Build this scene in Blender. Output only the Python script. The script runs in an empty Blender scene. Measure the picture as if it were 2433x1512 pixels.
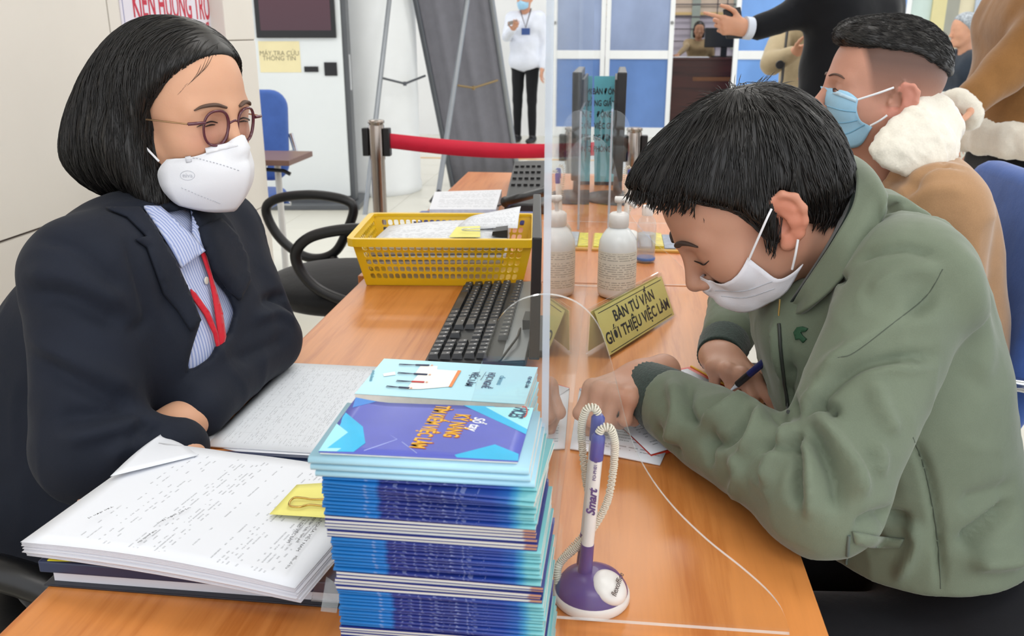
import bpy, bmesh, math, random
import numpy as np
from mathutils import Vector, Matrix, Euler
from mathutils.bvhtree import BVHTree
random.seed(7); RNG = np.random.default_rng(7)
SC = bpy.context.scene
COL = SC.collection
PI = math.pi

# ------------------------------------------------------------------ camera (frame 2433 x 1512)
FPX = 2100.0; CX, CY = 1216.5, 756.0
PITCH = math.atan((756 - 75) / FPX)
YAW = math.atan((1465 - 1216.5) * math.cos(PITCH) / FPX)
CAM = np.array([0.0, 0.0, 1.25])
cam_d = bpy.data.cameras.new('camera'); cam = bpy.data.objects.new('camera', cam_d); COL.objects.link(cam)
cam.location = CAM; cam.rotation_euler = Euler((PI / 2 - PITCH, 0, YAW), 'XYZ')
cam_d.sensor_width = 36.0; cam_d.lens = FPX * 36.0 / 2433.0; cam_d.clip_start = 0.02; cam_d.clip_end = 100
cam_d.dof.use_dof = True; cam_d.dof.focus_distance = 1.05; cam_d.dof.aperture_fstop = 12.0
SC.camera = cam

# ------------------------------------------------------------------ light of the hall
SC.cycles.max_bounces = 7; SC.cycles.diffuse_bounces = 3; SC.cycles.glossy_bounces = 4; SC.cycles.transparent_max_bounces = 16
SC.view_settings.view_transform = 'Standard'; SC.view_settings.look = 'None'
SC.view_settings.gamma = 1.0; SC.view_settings.use_curve_mapping = False
SC.view_settings.exposure = 0.45
W = bpy.data.worlds.new('daylight'); SC.world = W; W.use_nodes = True
W.node_tree.nodes['Background'].inputs[0].default_value = (0.93, 0.96, 1.0, 1)
W.node_tree.nodes['Background'].inputs[1].default_value = 1.3
def area(name, loc, sx, sy, power, rot=(0, 0, 0), col=(1.0, 0.985, 0.965)):
    l = bpy.data.lights.new(name, 'AREA'); l.shape = 'RECTANGLE'; l.size = sx; l.size_y = sy; l.energy = power; l.color = col
    o = bpy.data.objects.new(name, l); COL.objects.link(o); o.location = loc; o.rotation_euler = rot
    return o
for iy, y in enumerate((-0.6, 1.6, 4.2, 6.8, 9.4)):          # rows of fluorescent ceiling lamps
    for x in (-2.1, 0.3, 2.7):
        area('ceiling_lamp', (x, y, 3.06), 1.2, 0.6, 10.5 if iy < 2 else 15)
for x in (-1.5, 1.5):
    area('ceiling_lamp', (x, 12.6, 3.0), 1.2, 0.6, 16)

# ------------------------------------------------------------------ pixel helpers (a pixel of the frame and a distance give a point)
_fy = np.array([-math.sin(YAW), math.cos(YAW), 0.0])
_fw = _fy * math.cos(PITCH) + np.array([0, 0, -math.sin(PITCH)])
_rt = np.array([math.cos(YAW), math.sin(YAW), 0.0]); _up = np.cross(_rt, _fw)
def ray(px, py): return _fw + _rt * (px - CX) / FPX - _up * (py - CY) / FPX
def atz(px, py, z): d = ray(px, py); return CAM + d * (z - CAM[2]) / d[2]
def aty(px, py, y): d = ray(px, py); return CAM + d * (y / d[1])
def atx(px, py, x): d = ray(px, py); return CAM + d * (x / d[0])
def proj(p):
    q = np.asarray(p, float) - CAM; w = q @ _fw
    return np.stack([CX + FPX * (q @ _rt) / w, CY - FPX * (q @ _up) / w, w], -1)
def V(*a): return np.array(a, float)

# ------------------------------------------------------------------ materials
def lin(h):
    if isinstance(h, str):
        h = h.lstrip('#'); c = [int(h[i:i+2], 16) / 255 for i in (0, 2, 4)]
    else: c = list(h)
    return tuple([x / 12.92 if x <= .04045 else ((x + .055) / 1.055) ** 2.4 for x in c] + [1.0])
class NT:
    def __init__(s, m):
        m.use_nodes = True; s.t = m.node_tree; s.n = s.t.nodes; s.l = s.t.links
        s.bsdf = s.n.get('Principled BSDF'); s.out = s.n.get('Material Output')
    def new(s, typ, ins=None, **kw):
        n = s.n.new('ShaderNode' + typ)
        for k, v in kw.items(): setattr(n, k, v)
        for k, v in (ins or {}).items(): s.put(n.inputs[k], v)
        return n
    def put(s, sock, v):
        if isinstance(v, bpy.types.NodeSocket): s.l.new(v, sock)
        elif isinstance(v, bpy.types.Node): s.l.new(v.outputs[0], sock)
        else: sock.default_value = v
    def math(s, op, a, b=None, c=None, clamp=False):
        n = s.n.new('ShaderNodeMath'); n.operation = op; n.use_clamp = clamp
        s.put(n.inputs[0], a)
        if b is not None: s.put(n.inputs[1], b)
        if c is not None: s.put(n.inputs[2], c)
        return n.outputs[0]
    def mix(s, f, a, b):
        n = s.n.new('ShaderNodeMix'); n.data_type = 'RGBA'
        s.put(n.inputs[0], f); s.put(n.inputs[6], a); s.put(n.inputs[7], b); return n.outputs[2]
    def ramp(s, f, stops, interp='LINEAR'):
        n = s.n.new('ShaderNodeValToRGB'); e = n.color_ramp.elements; n.color_ramp.interpolation = interp
        while len(e) < len(stops): e.new(0.5)
        for i, (p, c) in enumerate(stops): e[i].position = p; e[i].color = c
        s.put(n.inputs[0], f); return n.outputs[0]
    def obj(s): return s.new('TexCoord').outputs['Object']
    def uv(s): return s.new('TexCoord').outputs['UV']
    def mapped(s, src, scale=(1, 1, 1), rot=(0, 0, 0), loc=(0, 0, 0)):
        return s.new('Mapping', {'Vector': src, 'Scale': scale, 'Rotation': rot, 'Location': loc}).outputs[0]
    def noise(s, vec, scale, detail=3, rough=.5, dist=0):
        return s.new('TexNoise', {'Vector': vec, 'Scale': scale, 'Detail': detail, 'Roughness': rough, 'Distortion': dist}).outputs[0]
    def bump(s, h, strength, dist=.001, normal=None):
        n = s.new('Bump', {'Height': h, 'Strength': strength, 'Distance': dist})
        if normal: s.put(n.inputs['Normal'], normal)
        s.put(s.bsdf.inputs['Normal'], n.outputs[0]); return n.outputs[0]
    def set(s, **kw):
        for k, v in kw.items(): s.put(s.bsdf.inputs[k.replace('_', ' ')], v)
MATS = {}
def mat(name, color='#808080', rough=.5, metal=0, spec=None, coat=0, emit=None, vary=0, vscale=8, bump=0, bscale=200, trans=0, sheen=0, alpha=1):
    """plain procedural material with slight tone variation and fine relief"""
    if name in MATS: return MATS[name]
    m = bpy.data.materials.new(name); t = NT(m); c = lin(color); MATS[name] = m
    t.set(Base_Color=c, Roughness=rough, Metallic=metal)
    if spec is not None: t.set(Specular_IOR_Level=spec)
    if coat: t.set(Coat_Weight=coat, Coat_Roughness=.08)
    if sheen: t.set(Sheen_Weight=sheen, Sheen_Roughness=.5)
    if trans: t.set(Transmission_Weight=trans)
    if emit: t.set(Emission_Color=lin(emit[0]), Emission_Strength=emit[1])
    if vary:
        nz = t.noise(t.obj(), vscale, 4)
        d = tuple(x * (1 - vary) for x in c[:3]) + (1,); b = tuple(min(1, x * (1 + vary)) for x in c[:3]) + (1,)
        t.set(Base_Color=t.ramp(nz, [(.3, d), (.7, b)]))
    if bump: t.bump(t.noise(t.obj(), bscale, 2), bump, .0015)
    return m
def fabric(name, color, rough=.85, weave=900, vary=.12, sheen=.25, bump=.25, col2=None):
    if name in MATS: return MATS[name]
    m = bpy.data.materials.new(name); t = NT(m); MATS[name] = m; c = lin(color)
    o = t.obj(); n1 = t.noise(o, 14, 4, .6); n2 = t.noise(o, weave, 1)
    f = t.math('ADD', t.math('MULTIPLY', n1, .7), t.math('MULTIPLY', n2, .3))
    c2 = lin(col2) if col2 else tuple(x * (1 + vary) for x in c[:3]) + (1,)
    t.set(Base_Color=t.ramp(f, [(.35, tuple(x * (1 - vary) for x in c[:3]) + (1,)), (.65, c2)]), Roughness=rough, Sheen_Weight=sheen, Sheen_Roughness=.4, Specular_IOR_Level=.25)
    h = t.math('ADD', t.math('MULTIPLY', n2, .25), t.noise(o, 45, 3))
    t.bump(h, bump, .003)
    return m
def skin(name, color, red='#c9826c', attr=False):
    m = bpy.data.materials.new(name); t = NT(m); MATS[name] = m
    o = t.obj(); n = t.noise(o, 22, 4, .6)
    c = t.mix(t.math('MULTIPLY', n, .35), lin(color), lin(red))
    if attr:
        a = t.new('VertexColor', layer_name='tint')
        c = t.mix(a.outputs[1], c, a.outputs[0])
    t.set(Base_Color=c, Roughness=.48, Subsurface_Weight=.12, Subsurface_Radius=(.01, .004, .002), Subsurface_Scale=.6, Specular_IOR_Level=.35)
    t.bump(t.noise(o, 420, 2), .12, .001)
    return m
def hairmat(name='hair_black', color='#15120f', rough=.36):
    if name in MATS: return MATS[name]
    m = bpy.data.materials.new(name); t = NT(m); MATS[name] = m
    n = t.noise(t.obj(), 60, 2)
    c = lin(color)
    t.set(Base_Color=t.ramp(n, [(.3, tuple(x * .7 for x in c[:3]) + (1,)), (.75, tuple(x * 1.7 for x in c[:3]) + (1,))]), Roughness=rough, Specular_IOR_Level=.55)
    return m
def wood(name, light, dark, scale=1.0, rough=.28, axis='Y'):
    m = bpy.data.materials.new(name); t = NT(m); MATS[name] = m
    s = (26, 1.6, 26) if axis == 'Y' else (1.6, 26, 26)
    o = t.mapped(t.obj(), tuple(x * scale for x in s)); n = t.noise(o, 1.0, 5, .6, .8)
    o2 = t.mapped(t.obj(), tuple(x * scale * 4 for x in s)); n2 = t.noise(o2, 1.3, 3, .6)
    f = t.math('ADD', t.math('MULTIPLY', n, .7), t.math('MULTIPLY', n2, .3))
    t.set(Base_Color=t.ramp(f, [(.33, lin(dark)), (.5, lin(light)), (.7, tuple(min(1, x * 1.12) for x in lin(light)[:3]) + (1,))]), Roughness=rough, Specular_IOR_Level=.45)
    t.bump(n2, .03, .001)
    return m
def glassy(name, tint=(.96, .985, .98, 1), ior=1.49, refl=(1, 1, 1, 1), rough=.015, solid=0, solidcol=None):
    """thin clear acrylic: transparent with Fresnel reflection"""
    m = bpy.data.materials.new(name); t = NT(m); MATS[name] = m
    t.n.remove(t.bsdf)
    tr = t.new('BsdfTransparent', {'Color': tint}); gl = t.new('BsdfGlossy', {'Color': refl, 'Roughness': rough})
    body = tr.outputs[0]
    if solid:
        df = t.new('BsdfDiffuse', {'Color': solidcol or (.8, .9, .95, 1)})
        body = t.new('MixShader', {0: solid, 1: body, 2: df.outputs[0]}).outputs[0]
    ge = t.new('NewGeometry'); dt = t.n.new('ShaderNodeVectorMath'); dt.operation = 'DOT_PRODUCT'
    t.l.new(ge.outputs['Normal'], dt.inputs[0]); t.l.new(ge.outputs['Incoming'], dt.inputs[1])
    f0 = ((ior - 1) / (ior + 1)) ** 2; c_ = t.math('POWER', t.math('SUBTRACT', 1.0, t.math('ABSOLUTE', dt.outputs['Value']), clamp=True), 5)
    fr = t.math('ADD', t.math('MULTIPLY', c_, 1 - f0), f0)
    t.l.new(t.new('MixShader', {0: fr, 1: body, 2: gl.outputs[0]}).outputs[0], t.out.inputs[0])
    return m
def printed(name, base='#eef0f4', ink='#4a4c52', rows=34, cols=9, mx=(.1, .9), my=(.08, .92), dens=.45, dark=.6, grid=0, rough=.6, gap=.3):
    """paper with printed rows of words; UV u runs along a row, v across the rows"""
    m = bpy.data.materials.new(name); t = NT(m); MATS[name] = m
    sp = t.new('SeparateXYZ', {0: t.uv()}); u, v = sp.outputs[0], sp.outputs[1]
    r = t.math('MULTIPLY', v, rows); row = t.math('FLOOR', r); fr = t.math('FRACT', r)
    inrow = t.math('MULTIPLY', t.math('GREATER_THAN', fr, .32), t.math('LESS_THAN', fr, .68))
    vec = t.new('CombineXYZ', {0: t.math('MULTIPLY', u, cols * 4), 1: t.math('MULTIPLY', row, 7.31), 2: 0.0}).outputs[0]
    w = t.math('GREATER_THAN', t.noise(vec, 1.0, 0), dens)
    vec2 = t.new('CombineXYZ', {0: t.math('MULTIPLY', u, cols * 30), 1: t.math('MULTIPLY', row, 3.7), 2: t.math('MULTIPLY', fr, 3)}).outputs[0]
    w2 = t.math('GREATER_THAN', t.noise(vec2, 1.0, 1), .4)
    rowon = t.math('GREATER_THAN', t.new('TexWhiteNoise', {'W': row}, noise_dimensions='1D').outputs[0], gap)
    f = t.math('MULTIPLY', t.math('MULTIPLY', inrow, w), t.math('MULTIPLY', w2, rowon))
    if grid:
        def lines(c, n, th):
            q = t.math('FRACT', t.math('MULTIPLY', c, n)); return t.math('LESS_THAN', q, th)
        g = t.math('MAXIMUM', lines(v, rows / 3, .05), lines(u, grid, .015))
        f = t.math('MAXIMUM', f, t.math('MULTIPLY', g, .6))
    for c, lo, hi in ((u, *mx), (v, *my)):
        f = t.math('MULTIPLY', f, t.math('MULTIPLY', t.math('GREATER_THAN', c, lo), t.math('LESS_THAN', c, hi)))
    t.set(Base_Color=t.mix(t.math('MULTIPLY', f, dark), lin(base), lin(ink)), Roughness=rough, Specular_IOR_Level=.3)
    return m

# ------------------------------------------------------------------ objects
def link(o, parent=None):
    COL.objects.link(o)
    if parent is not None: o.parent = parent
    return o
def tag(o, label=None, cat=None, group=None, kind=None):
    if label: o['label'] = label
    if cat: o['category'] = cat
    if group: o['group'] = group
    if kind: o['kind'] = kind
    return o
def empty(name, loc=(0, 0, 0), rot=(0, 0, 0), label=None, cat=None, group=None):
    o = bpy.data.objects.new(name, None); COL.objects.link(o); o.location = loc; o.rotation_euler = rot; o.empty_display_size = .05
    return tag(o, label, cat, group)
def place(o, parent):
    """parent a world-space mesh keeping its place"""
    if parent is not None:
        mw = Matrix.LocRotScale(parent.location, parent.rotation_euler, parent.scale)
        o.parent = parent; o.matrix_parent_inverse = mw.inverted()
    return o
def mesh_obj(name, verts, faces, mats, parent=None, smooth=False, mi=None, world=True, uvs=None):
    me = bpy.data.meshes.new(name)
    me.from_pydata([tuple(map(float, v)) for v in verts], [], [tuple(map(int, f)) for f in faces])
    for m in (mats if isinstance(mats, (list, tuple)) else [mats]): me.materials.append(m)
    if mi is not None: me.polygons.foreach_set('material_index', np.asarray(mi, np.int32))
    if smooth: me.polygons.foreach_set('use_smooth', np.ones(len(me.polygons), bool))
    if uvs is not None:
        l = me.uv_layers.new(name='UVMap')
        for lp in me.loops: l.data[lp.index].uv = uvs[lp.vertex_index]
    me.update()
    o = bpy.data.objects.new(name, me); COL.objects.link(o)
    if parent is not None:
        if world: place(o, parent)
        else: o.parent = parent
    return o
class MB:
    """collects shapes for one mesh"""
    def __init__(s): s.v = []; s.f = []; s.m = []; s.sm = []
    def add(s, v, f, mi=0, smooth=False):
        b = len(s.v); s.v += [tuple(map(float, q)) for q in v]; s.f += [tuple(i + b for i in q) for q in f]; s.m += [mi] * len(f); s.sm += [smooth] * len(f); return s
    def box(s, lo, hi, mi=0, M=None):
        x0, y0, z0 = lo; x1, y1, z1 = hi
        v = [(x0,y0,z0),(x1,y0,z0),(x1,y1,z0),(x0,y1,z0),(x0,y0,z1),(x1,y0,z1),(x1,y1,z1),(x0,y1,z1)]
        if M is not None: v = [tuple(M @ Vector(q)) for q in v]
        return s.add(v, [(3,2,1,0),(4,5,6,7),(0,1,5,4),(1,2,6,5),(2,3,7,6),(3,0,4,7)], mi)
    def prism(s, pts, axis_vec, mi=0):
        """closed polygon pts (3D) extruded by axis_vec"""
        n = len(pts); a = [np.asarray(p, float) for p in pts]; b = [p + np.asarray(axis_vec, float) for p in a]
        return s.add(a + b, [tuple(range(n))[::-1], tuple(range(n, 2 * n))] + [(i, (i + 1) % n, n + (i + 1) % n, n + i) for i in range(n)], mi)
    def tube(s, pts, r, n=10, mi=0, caps=True, closed=False, flat=None):
        P = [np.asarray(p, float) for p in pts]; m = len(P); rr = r if isinstance(r, (list, tuple, np.ndarray)) else [r] * m
        v = []; f = []; prev = None
        for i, p in enumerate(P):
            a = P[(i - 1) % m] if (closed or i > 0) else P[i]; b = P[(i + 1) % m] if (closed or i < m - 1) else P[i]
            t = b - a; t = t / (np.linalg.norm(t) + 1e-12)
            if prev is None:
                h = np.array([0, 0, 1.]) if abs(t[2]) < .9 else np.array([1., 0, 0]); u = np.cross(h, t)
            else: u = prev - t * (prev @ t)
            u /= np.linalg.norm(u) + 1e-12; prev = u; w = np.cross(t, u)
            fl = flat if flat else 1.0
            for k in range(n):
                q = 2 * PI * k / n; v.append(p + rr[i] * (math.cos(q) * u + fl * math.sin(q) * w))
        for i in range(m if closed else m - 1):
            for k in range(n):
                j = (i + 1) % m; f.append((i*n+k, i*n+(k+1)%n, j*n+(k+1)%n, j*n+k))
        s.add(v, f, mi, True)
        if caps and not closed:
            s.add(v[:n], [tuple(range(n))[::-1]], mi); s.add(v[-n:], [tuple(range(n))], mi)
        return s
    def lathe(s, prof, c=(0, 0, 0), n=32, mi=0, sx=1, sy=1):
        v = []; f = []; m = len(prof)
        for r, z in prof:
            for k in range(n):
                q = 2 * PI * k / n; v.append((c[0] + sx * r * math.cos(q), c[1] + sy * r * math.sin(q), c[2] + z))
        for i in range(m - 1):
            for k in range(n): f.append((i*n+k, i*n+(k+1)%n, (i+1)*n+(k+1)%n, (i+1)*n+k))
        s.add(v, f, mi, True)
        s.add(v[:n], [tuple(range(n))[::-1]], mi); s.add(v[-n:], [tuple(range(n))], mi)
        return s
    def build(s, name, mats, parent=None, world=True, bevel=0, loc=None, seg=2):
        me = bpy.data.meshes.new(name); me.from_pydata(s.v, [], s.f)
        for m in (mats if isinstance(mats, (list, tuple)) else [mats]): me.materials.append(m)
        me.polygons.foreach_set('material_index', np.asarray(s.m, np.int32)); me.polygons.foreach_set('use_smooth', np.asarray(s.sm, bool))
        if loc is not None: me.transform(Matrix.Translation(-Vector(loc)))
        if bevel:
            bm = bmesh.new(); bm.from_mesh(me)
            bmesh.ops.remove_doubles(bm, verts=bm.verts, dist=1e-6)
            ed = [e for e in bm.edges if len(e.link_faces) == 2 and e.calc_face_angle(0) > .6]
            bmesh.ops.bevel(bm, geom=ed, offset=bevel, segments=seg, affect='EDGES', profile=.6, clamp_overlap=True)
            for fc in bm.faces: fc.smooth = len(fc.verts) == 4 and fc.calc_area() < bevel * bevel * 40 or fc.smooth
            bm.to_mesh(me); bm.free()
        me.update()
        o = bpy.data.objects.new(name, me); COL.objects.link(o)
        if loc is not None: o.location = loc
        if parent is not None:
            if world: place(o, parent)
            else: o.parent = parent
        return o
def sheet(name, corners, mat_, parent=None, thick=.0003, nu=8, nv=8, bend=None, mats=None):
    """paper-like sheet through four corners (u0v0,u1v0,u1v1,u0v1); bend(u,v)->offset vector; real thickness"""
    a, b, c, d = [np.asarray(q, float) for q in corners]
    n = np.cross(b - a, d - a); n /= np.linalg.norm(n)
    vs = []; uv = []
    for side in (0, 1):
        for j in range(nv + 1):
            for i in range(nu + 1):
                u, v = i / nu, j / nv
                p = (a*(1-u)+b*u)*(1-v) + (d*(1-u)+c*u)*v
                if bend: p = p + np.asarray(bend(u, v), float)
                vs.append(p - n * thick * side); uv.append((u, v))
    N = (nu + 1) * (nv + 1); f = []
    for j in range(nv):
        for i in range(nu):
            q = j*(nu+1)+i; f.append((q, q+1, q+nu+2, q+nu+1)); f.append((N+q, N+q+nu+1, N+q+nu+2, N+q+1))
    top = len(f)
    rim = [i for i in range(nu+1)] + [j*(nu+1)+nu for j in range(1, nv+1)] + [nv*(nu+1)+i for i in range(nu-1, -1, -1)] + [j*(nu+1) for j in range(nv-1, 0, -1)]
    for k in range(len(rim)):
        p, q = rim[k], rim[(k+1) % len(rim)]; f.append((p, N+p, N+q, q))
    mi = None; mm = mat_
    if mats is not None:
        mm = [mat_, mats]; mi = []
        for k in range(top): mi.append(0 if k % 2 == 0 else 1)
        mi += [1] * (len(f) - top)
    return mesh_obj(name, vs, f, mm, parent, smooth=True if bend else False, uvs=uv, mi=mi)
def text_mesh(name, s, size, M, mat_, parent, extrude=.0002, xs=1.0, align='CENTER', shear=0, offset=0):
    cu = bpy.data.curves.new(name, 'FONT'); cu.body = s; cu.size = size; cu.align_x = align; cu.align_y = 'CENTER'; cu.extrude = extrude; cu.shear = shear; cu.offset = offset
    cu.resolution_u = 4
    tmp = bpy.data.objects.new(name, cu); COL.objects.link(tmp)
    dg = bpy.context.evaluated_depsgraph_get(); me = bpy.data.meshes.new_from_object(tmp.evaluated_get(dg))
    bpy.data.objects.remove(tmp); bpy.data.curves.remove(cu)
    me.transform(M @ Matrix.Diagonal((xs, 1, 1, 1)))
    me.materials.clear(); me.materials.append(mat_); me.name = name
    o = bpy.data.objects.new(name, me); COL.objects.link(o)
    if parent is not None: place(o, parent)
    return o
def frame(o, x, y):
    """matrix with origin o, x axis, y axis (both made orthonormal)"""
    o, x, y = [Vector(np.asarray(q, float)) for q in (o, x, y)]
    x.normalize(); z = x.cross(y); z.normalize(); y = z.cross(x)
    return Matrix(((x[0], y[0], z[0], o[0]), (x[1], y[1], z[1], o[1]), (x[2], y[2], z[2], o[2]), (0, 0, 0, 1)))
def copy_tree(o, parent=None):
    c = o.copy(); COL.objects.link(c)
    if parent is not None: c.parent = parent
    for ch in [q for q in bpy.data.objects if q.parent == o]: copy_tree(ch, c)
    return c
def spline(pts, n=8, closed=False):
    P = [np.asarray(p, float) for p in pts]; m = len(P); out = []
    rng = range(m) if closed else range(m - 1)
    for i in rng:
        p0 = P[(i-1) % m] if (closed or i > 0) else 2*P[0]-P[1]; p1 = P[i]; p2 = P[(i+1) % m]
        p3 = P[(i+2) % m] if (closed or i < m - 2) else 2*P[-1]-P[-2]
        for k in range(n):
            t = k / n
            out.append(.5*((2*p1)+(-p0+p2)*t+(2*p0-5*p1+4*p2-p3)*t*t+(-p0+3*p1-3*p2+p3)*t**3))
    if not closed: out.append(P[-1])
    return out

# ------------------------------------------------------------------ implicit surfaces for bodies, clothes, hair
def rc(a, b, ra, rb=None):
    a = np.asarray(a, np.float32); b = np.asarray(b, np.float32); rb = ra if rb is None else rb
    ab = b - a; L = float(ab @ ab) + 1e-12
    def f(p):
        t = np.clip((p - a) @ ab / L, 0, 1); q = p - a - t[:, None] * ab
        return np.sqrt((q * q).sum(1)) - (ra + (rb - ra) * t)
    return f
def ell(c, r, M=None):
    c = np.asarray(c, np.float32); r = np.asarray(r, np.float32); R = None if M is None else np.asarray(M, np.float32)[:3, :3]
    def f(p):
        q = p - c
        if R is not None: q = q @ R
        a = q / r; k0 = np.sqrt((a * a).sum(1)) + 1e-6; b = a / r; k1 = np.sqrt((b * b).sum(1)) + 1e-6
        return k0 * (k0 - 1) / k1
    return f
def rc_flat(a, b, ra, rb, n, squash):
    """capsule flattened along direction n (radius*squash there)"""
    a = np.asarray(a, np.float32); b = np.asarray(b, np.float32); n = np.asarray(n, np.float32); n = n / np.linalg.norm(n)
    ab = b - a; L = float(ab @ ab) + 1e-12
    def f(p):
        t = np.clip((p - a) @ ab / L, 0, 1); q = p - a - t[:, None] * ab
        h = q @ n; q = q + (h / squash - h)[:, None] * n
        return (np.sqrt((q * q).sum(1)) - (ra + (rb - ra) * t)) * min(1, squash * 1.3)
    return f
def smin(a, b, k):
    h = np.maximum(k - np.abs(a - b), 0) / k
    return np.minimum(a, b) - h * h * k * .25
def U(prims, k=.02):
    """smooth union; an item may be (f, k)"""
    def f(p):
        d = None
        for q in prims:
            g, kk = q if isinstance(q, tuple) else (q, k)
            e = g(p); d = e if d is None else smin(d, e, kk)
        return d
    return f
def S(f, g, k=.01):
    def h(p): return -smin(-f(p), g(p), k)
    return h
def I(f, g, k=.005):
    def h(p): return -smin(-f(p), -g(p), k)
    return h
def plane(o, n):
    o = np.asarray(o, np.float32); n = np.asarray(n, np.float32); n = n / np.linalg.norm(n)
    return lambda p: (p - o) @ n
def xform(f, M):
    """evaluate a local-space sdf in world space; M is rigid + uniform scale"""
    A = np.asarray(M, np.float32); s = float(np.linalg.norm(A[:3, 0])); Ri = (A[:3, :3] / s); t = A[:3, 3]
    return lambda p: f(((p - t) @ Ri) / s) * s
def sdf_mesh(f, lo, hi, h):
    lo = np.asarray(lo, np.float32); hi = np.asarray(hi, np.float32); B = 4
    n = np.ceil((hi - lo) / (h * B)).astype(int) * B + 1
    ax = [lo[i] + h * np.arange(n[i], dtype=np.float32) for i in range(3)]
    cn = (n - 1) // B
    cc = [lo[i] + h * B * (np.arange(cn[i], dtype=np.float32) + .5) for i in range(3)]
    G = np.stack(np.meshgrid(*cc, indexing='ij'), -1).reshape(-1, 3)
    cd = f(G).reshape(cn)
    act = np.abs(cd) < h * B * 1.9
    # grow by one block
    g = act.copy()
    for a in range(3):
        g |= np.roll(act, 1, a); g |= np.roll(act, -1, a)
    act = g
    D = np.repeat(np.repeat(np.repeat(cd, B, 0), B, 1), B, 2); D = np.pad(D, ((0, 1),) * 3, mode='edge')
    A = np.repeat(np.repeat(np.repeat(act, B, 0), B, 1), B, 2); A = np.pad(A, ((0, 1),) * 3, mode='edge')
    ii = np.argwhere(A)
    out = np.empty(len(ii), np.float32)
    for s in range(0, len(ii), 400000):
        q = ii[s:s+400000]; P = lo + q.astype(np.float32) * h; out[s:s+400000] = f(P)
    D[A] = out
    D[0] = D[-1] = .1; D[:, 0] = D[:, -1] = .1; D[:, :, 0] = D[:, :, -1] = .1
    I_ = D < 0
    c = np.zeros(np.array(D.shape) - 1, np.uint8)
    for dx in (0, 1):
        for dy in (0, 1):
            for dz in (0, 1): c += I_[dx:dx+c.shape[0], dy:dy+c.shape[1], dz:dz+c.shape[2]]
    mixc = (c > 0) & (c < 8); cells = np.argwhere(mixc); N = len(cells)
    idx = -np.ones(c.shape, np.int64); idx[mixc] = np.arange(N)
    acc = np.zeros((N, 3)); cnt = np.zeros(N)
    cor = [(a, b, d) for a in (0, 1) for b in (0, 1) for d in (0, 1)]
    val = {k: D[cells[:, 0]+k[0], cells[:, 1]+k[1], cells[:, 2]+k[2]] for k in cor}
    for k in cor:
        for a in range(3):
            if k[a] == 0:
                k2 = tuple(1 if i == a else k[i] for i in range(3)); v0, v1 = val[k], val[k2]
                m = (v0 < 0) != (v1 < 0); t = v0[m] / (v0[m] - v1[m])
                q = np.tile(np.array(k, float), (m.sum(), 1)); q[:, a] = t; acc[m] += q; cnt[m] += 1
    verts = lo + (cells + acc / cnt[:, None]) * h
    faces = []
    for a in range(3):
        b, d = (a + 1) % 3, (a + 2) % 3
        sl0 = [slice(None)] * 3; sl1 = [slice(None)] * 3; sl0[a] = slice(0, -1); sl1[a] = slice(1, None)
        s0, s1 = I_[tuple(sl0)], I_[tuple(sl1)]
        e = np.argwhere(s0 != s1); e = e[(e[:, b] > 0) & (e[:, d] > 0) & (e[:, b] < c.shape[b]) & (e[:, d] < c.shape[d])]
        flip = s0[e[:, 0], e[:, 1], e[:, 2]]
        def cell(ob, od):
            q = e.copy(); q[:, b] -= ob; q[:, d] -= od; return idx[q[:, 0], q[:, 1], q[:, 2]]
        Q = np.stack([cell(1, 1), cell(0, 1), cell(0, 0), cell(1, 0)], 1)
        Q[~flip] = Q[~flip][:, ::-1]; faces.append(Q)
    faces = np.concatenate(faces); faces = faces[(faces >= 0).all(1)]
    return verts, faces
def relax(v, f, it=2, w=.5):
    e = np.concatenate([f[:, [0, 1]], f[:, [1, 2]], f[:, [2, 3]], f[:, [3, 0]]]); e = np.concatenate([e, e[:, ::-1]])
    for _ in range(it):
        s = np.zeros_like(v); n = np.zeros(len(v)); np.add.at(s, e[:, 0], v[e[:, 1]]); np.add.at(n, e[:, 0], 1)
        v = v * (1 - w) + w * s / n[:, None]
    return v
def vnormals(v, f):
    n = np.cross(v[f[:, 2]] - v[f[:, 0]], v[f[:, 3]] - v[f[:, 1]]); o = np.zeros_like(v)
    for i in range(4): np.add.at(o, f[:, i], n)
    return o / (np.linalg.norm(o, axis=1)[:, None] + 1e-12)
def sdf_obj(name, f, lo, hi, h, m, parent=None, smooth=1, disp=None, tint=None, keep=None, mi=None):
    v, q = sdf_mesh(f, lo, hi, h)
    if smooth: v = relax(v, q, smooth)
    if disp: v = disp(v, q)
    if keep is not None:
        k = keep(v); q = q[k[q].all(1)]
        used = np.unique(q); mp = -np.ones(len(v), int); mp[used] = np.arange(len(used)); v = v[used]; q = mp[q]
    me = bpy.data.meshes.new(name); me.vertices.add(len(v)); me.vertices.foreach_set('co', v.astype(np.float32).ravel())
    me.loops.add(len(q) * 4); me.loops.foreach_set('vertex_index', q.astype(np.int32).ravel())
    me.polygons.add(len(q)); me.polygons.foreach_set('loop_start', np.arange(0, len(q) * 4, 4, dtype=np.int32))
    me.polygons.foreach_set('use_smooth', np.ones(len(q), bool))
    for mm in (m if isinstance(m, (list, tuple)) else [m]): me.materials.append(mm)
    if mi is not None: me.polygons.foreach_set('material_index', mi(v[q].mean(1)).astype(np.int32))
    if tint is not None:
        a = me.color_attributes.new('tint', 'FLOAT_COLOR', 'POINT'); a.data.foreach_set('color', tint(v).astype(np.float32).ravel())
    me.update(calc_edges=True); me.validate()
    o = bpy.data.objects.new(name, me); COL.objects.link(o)
    if parent is not None: place(o, parent)
    return o
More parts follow.
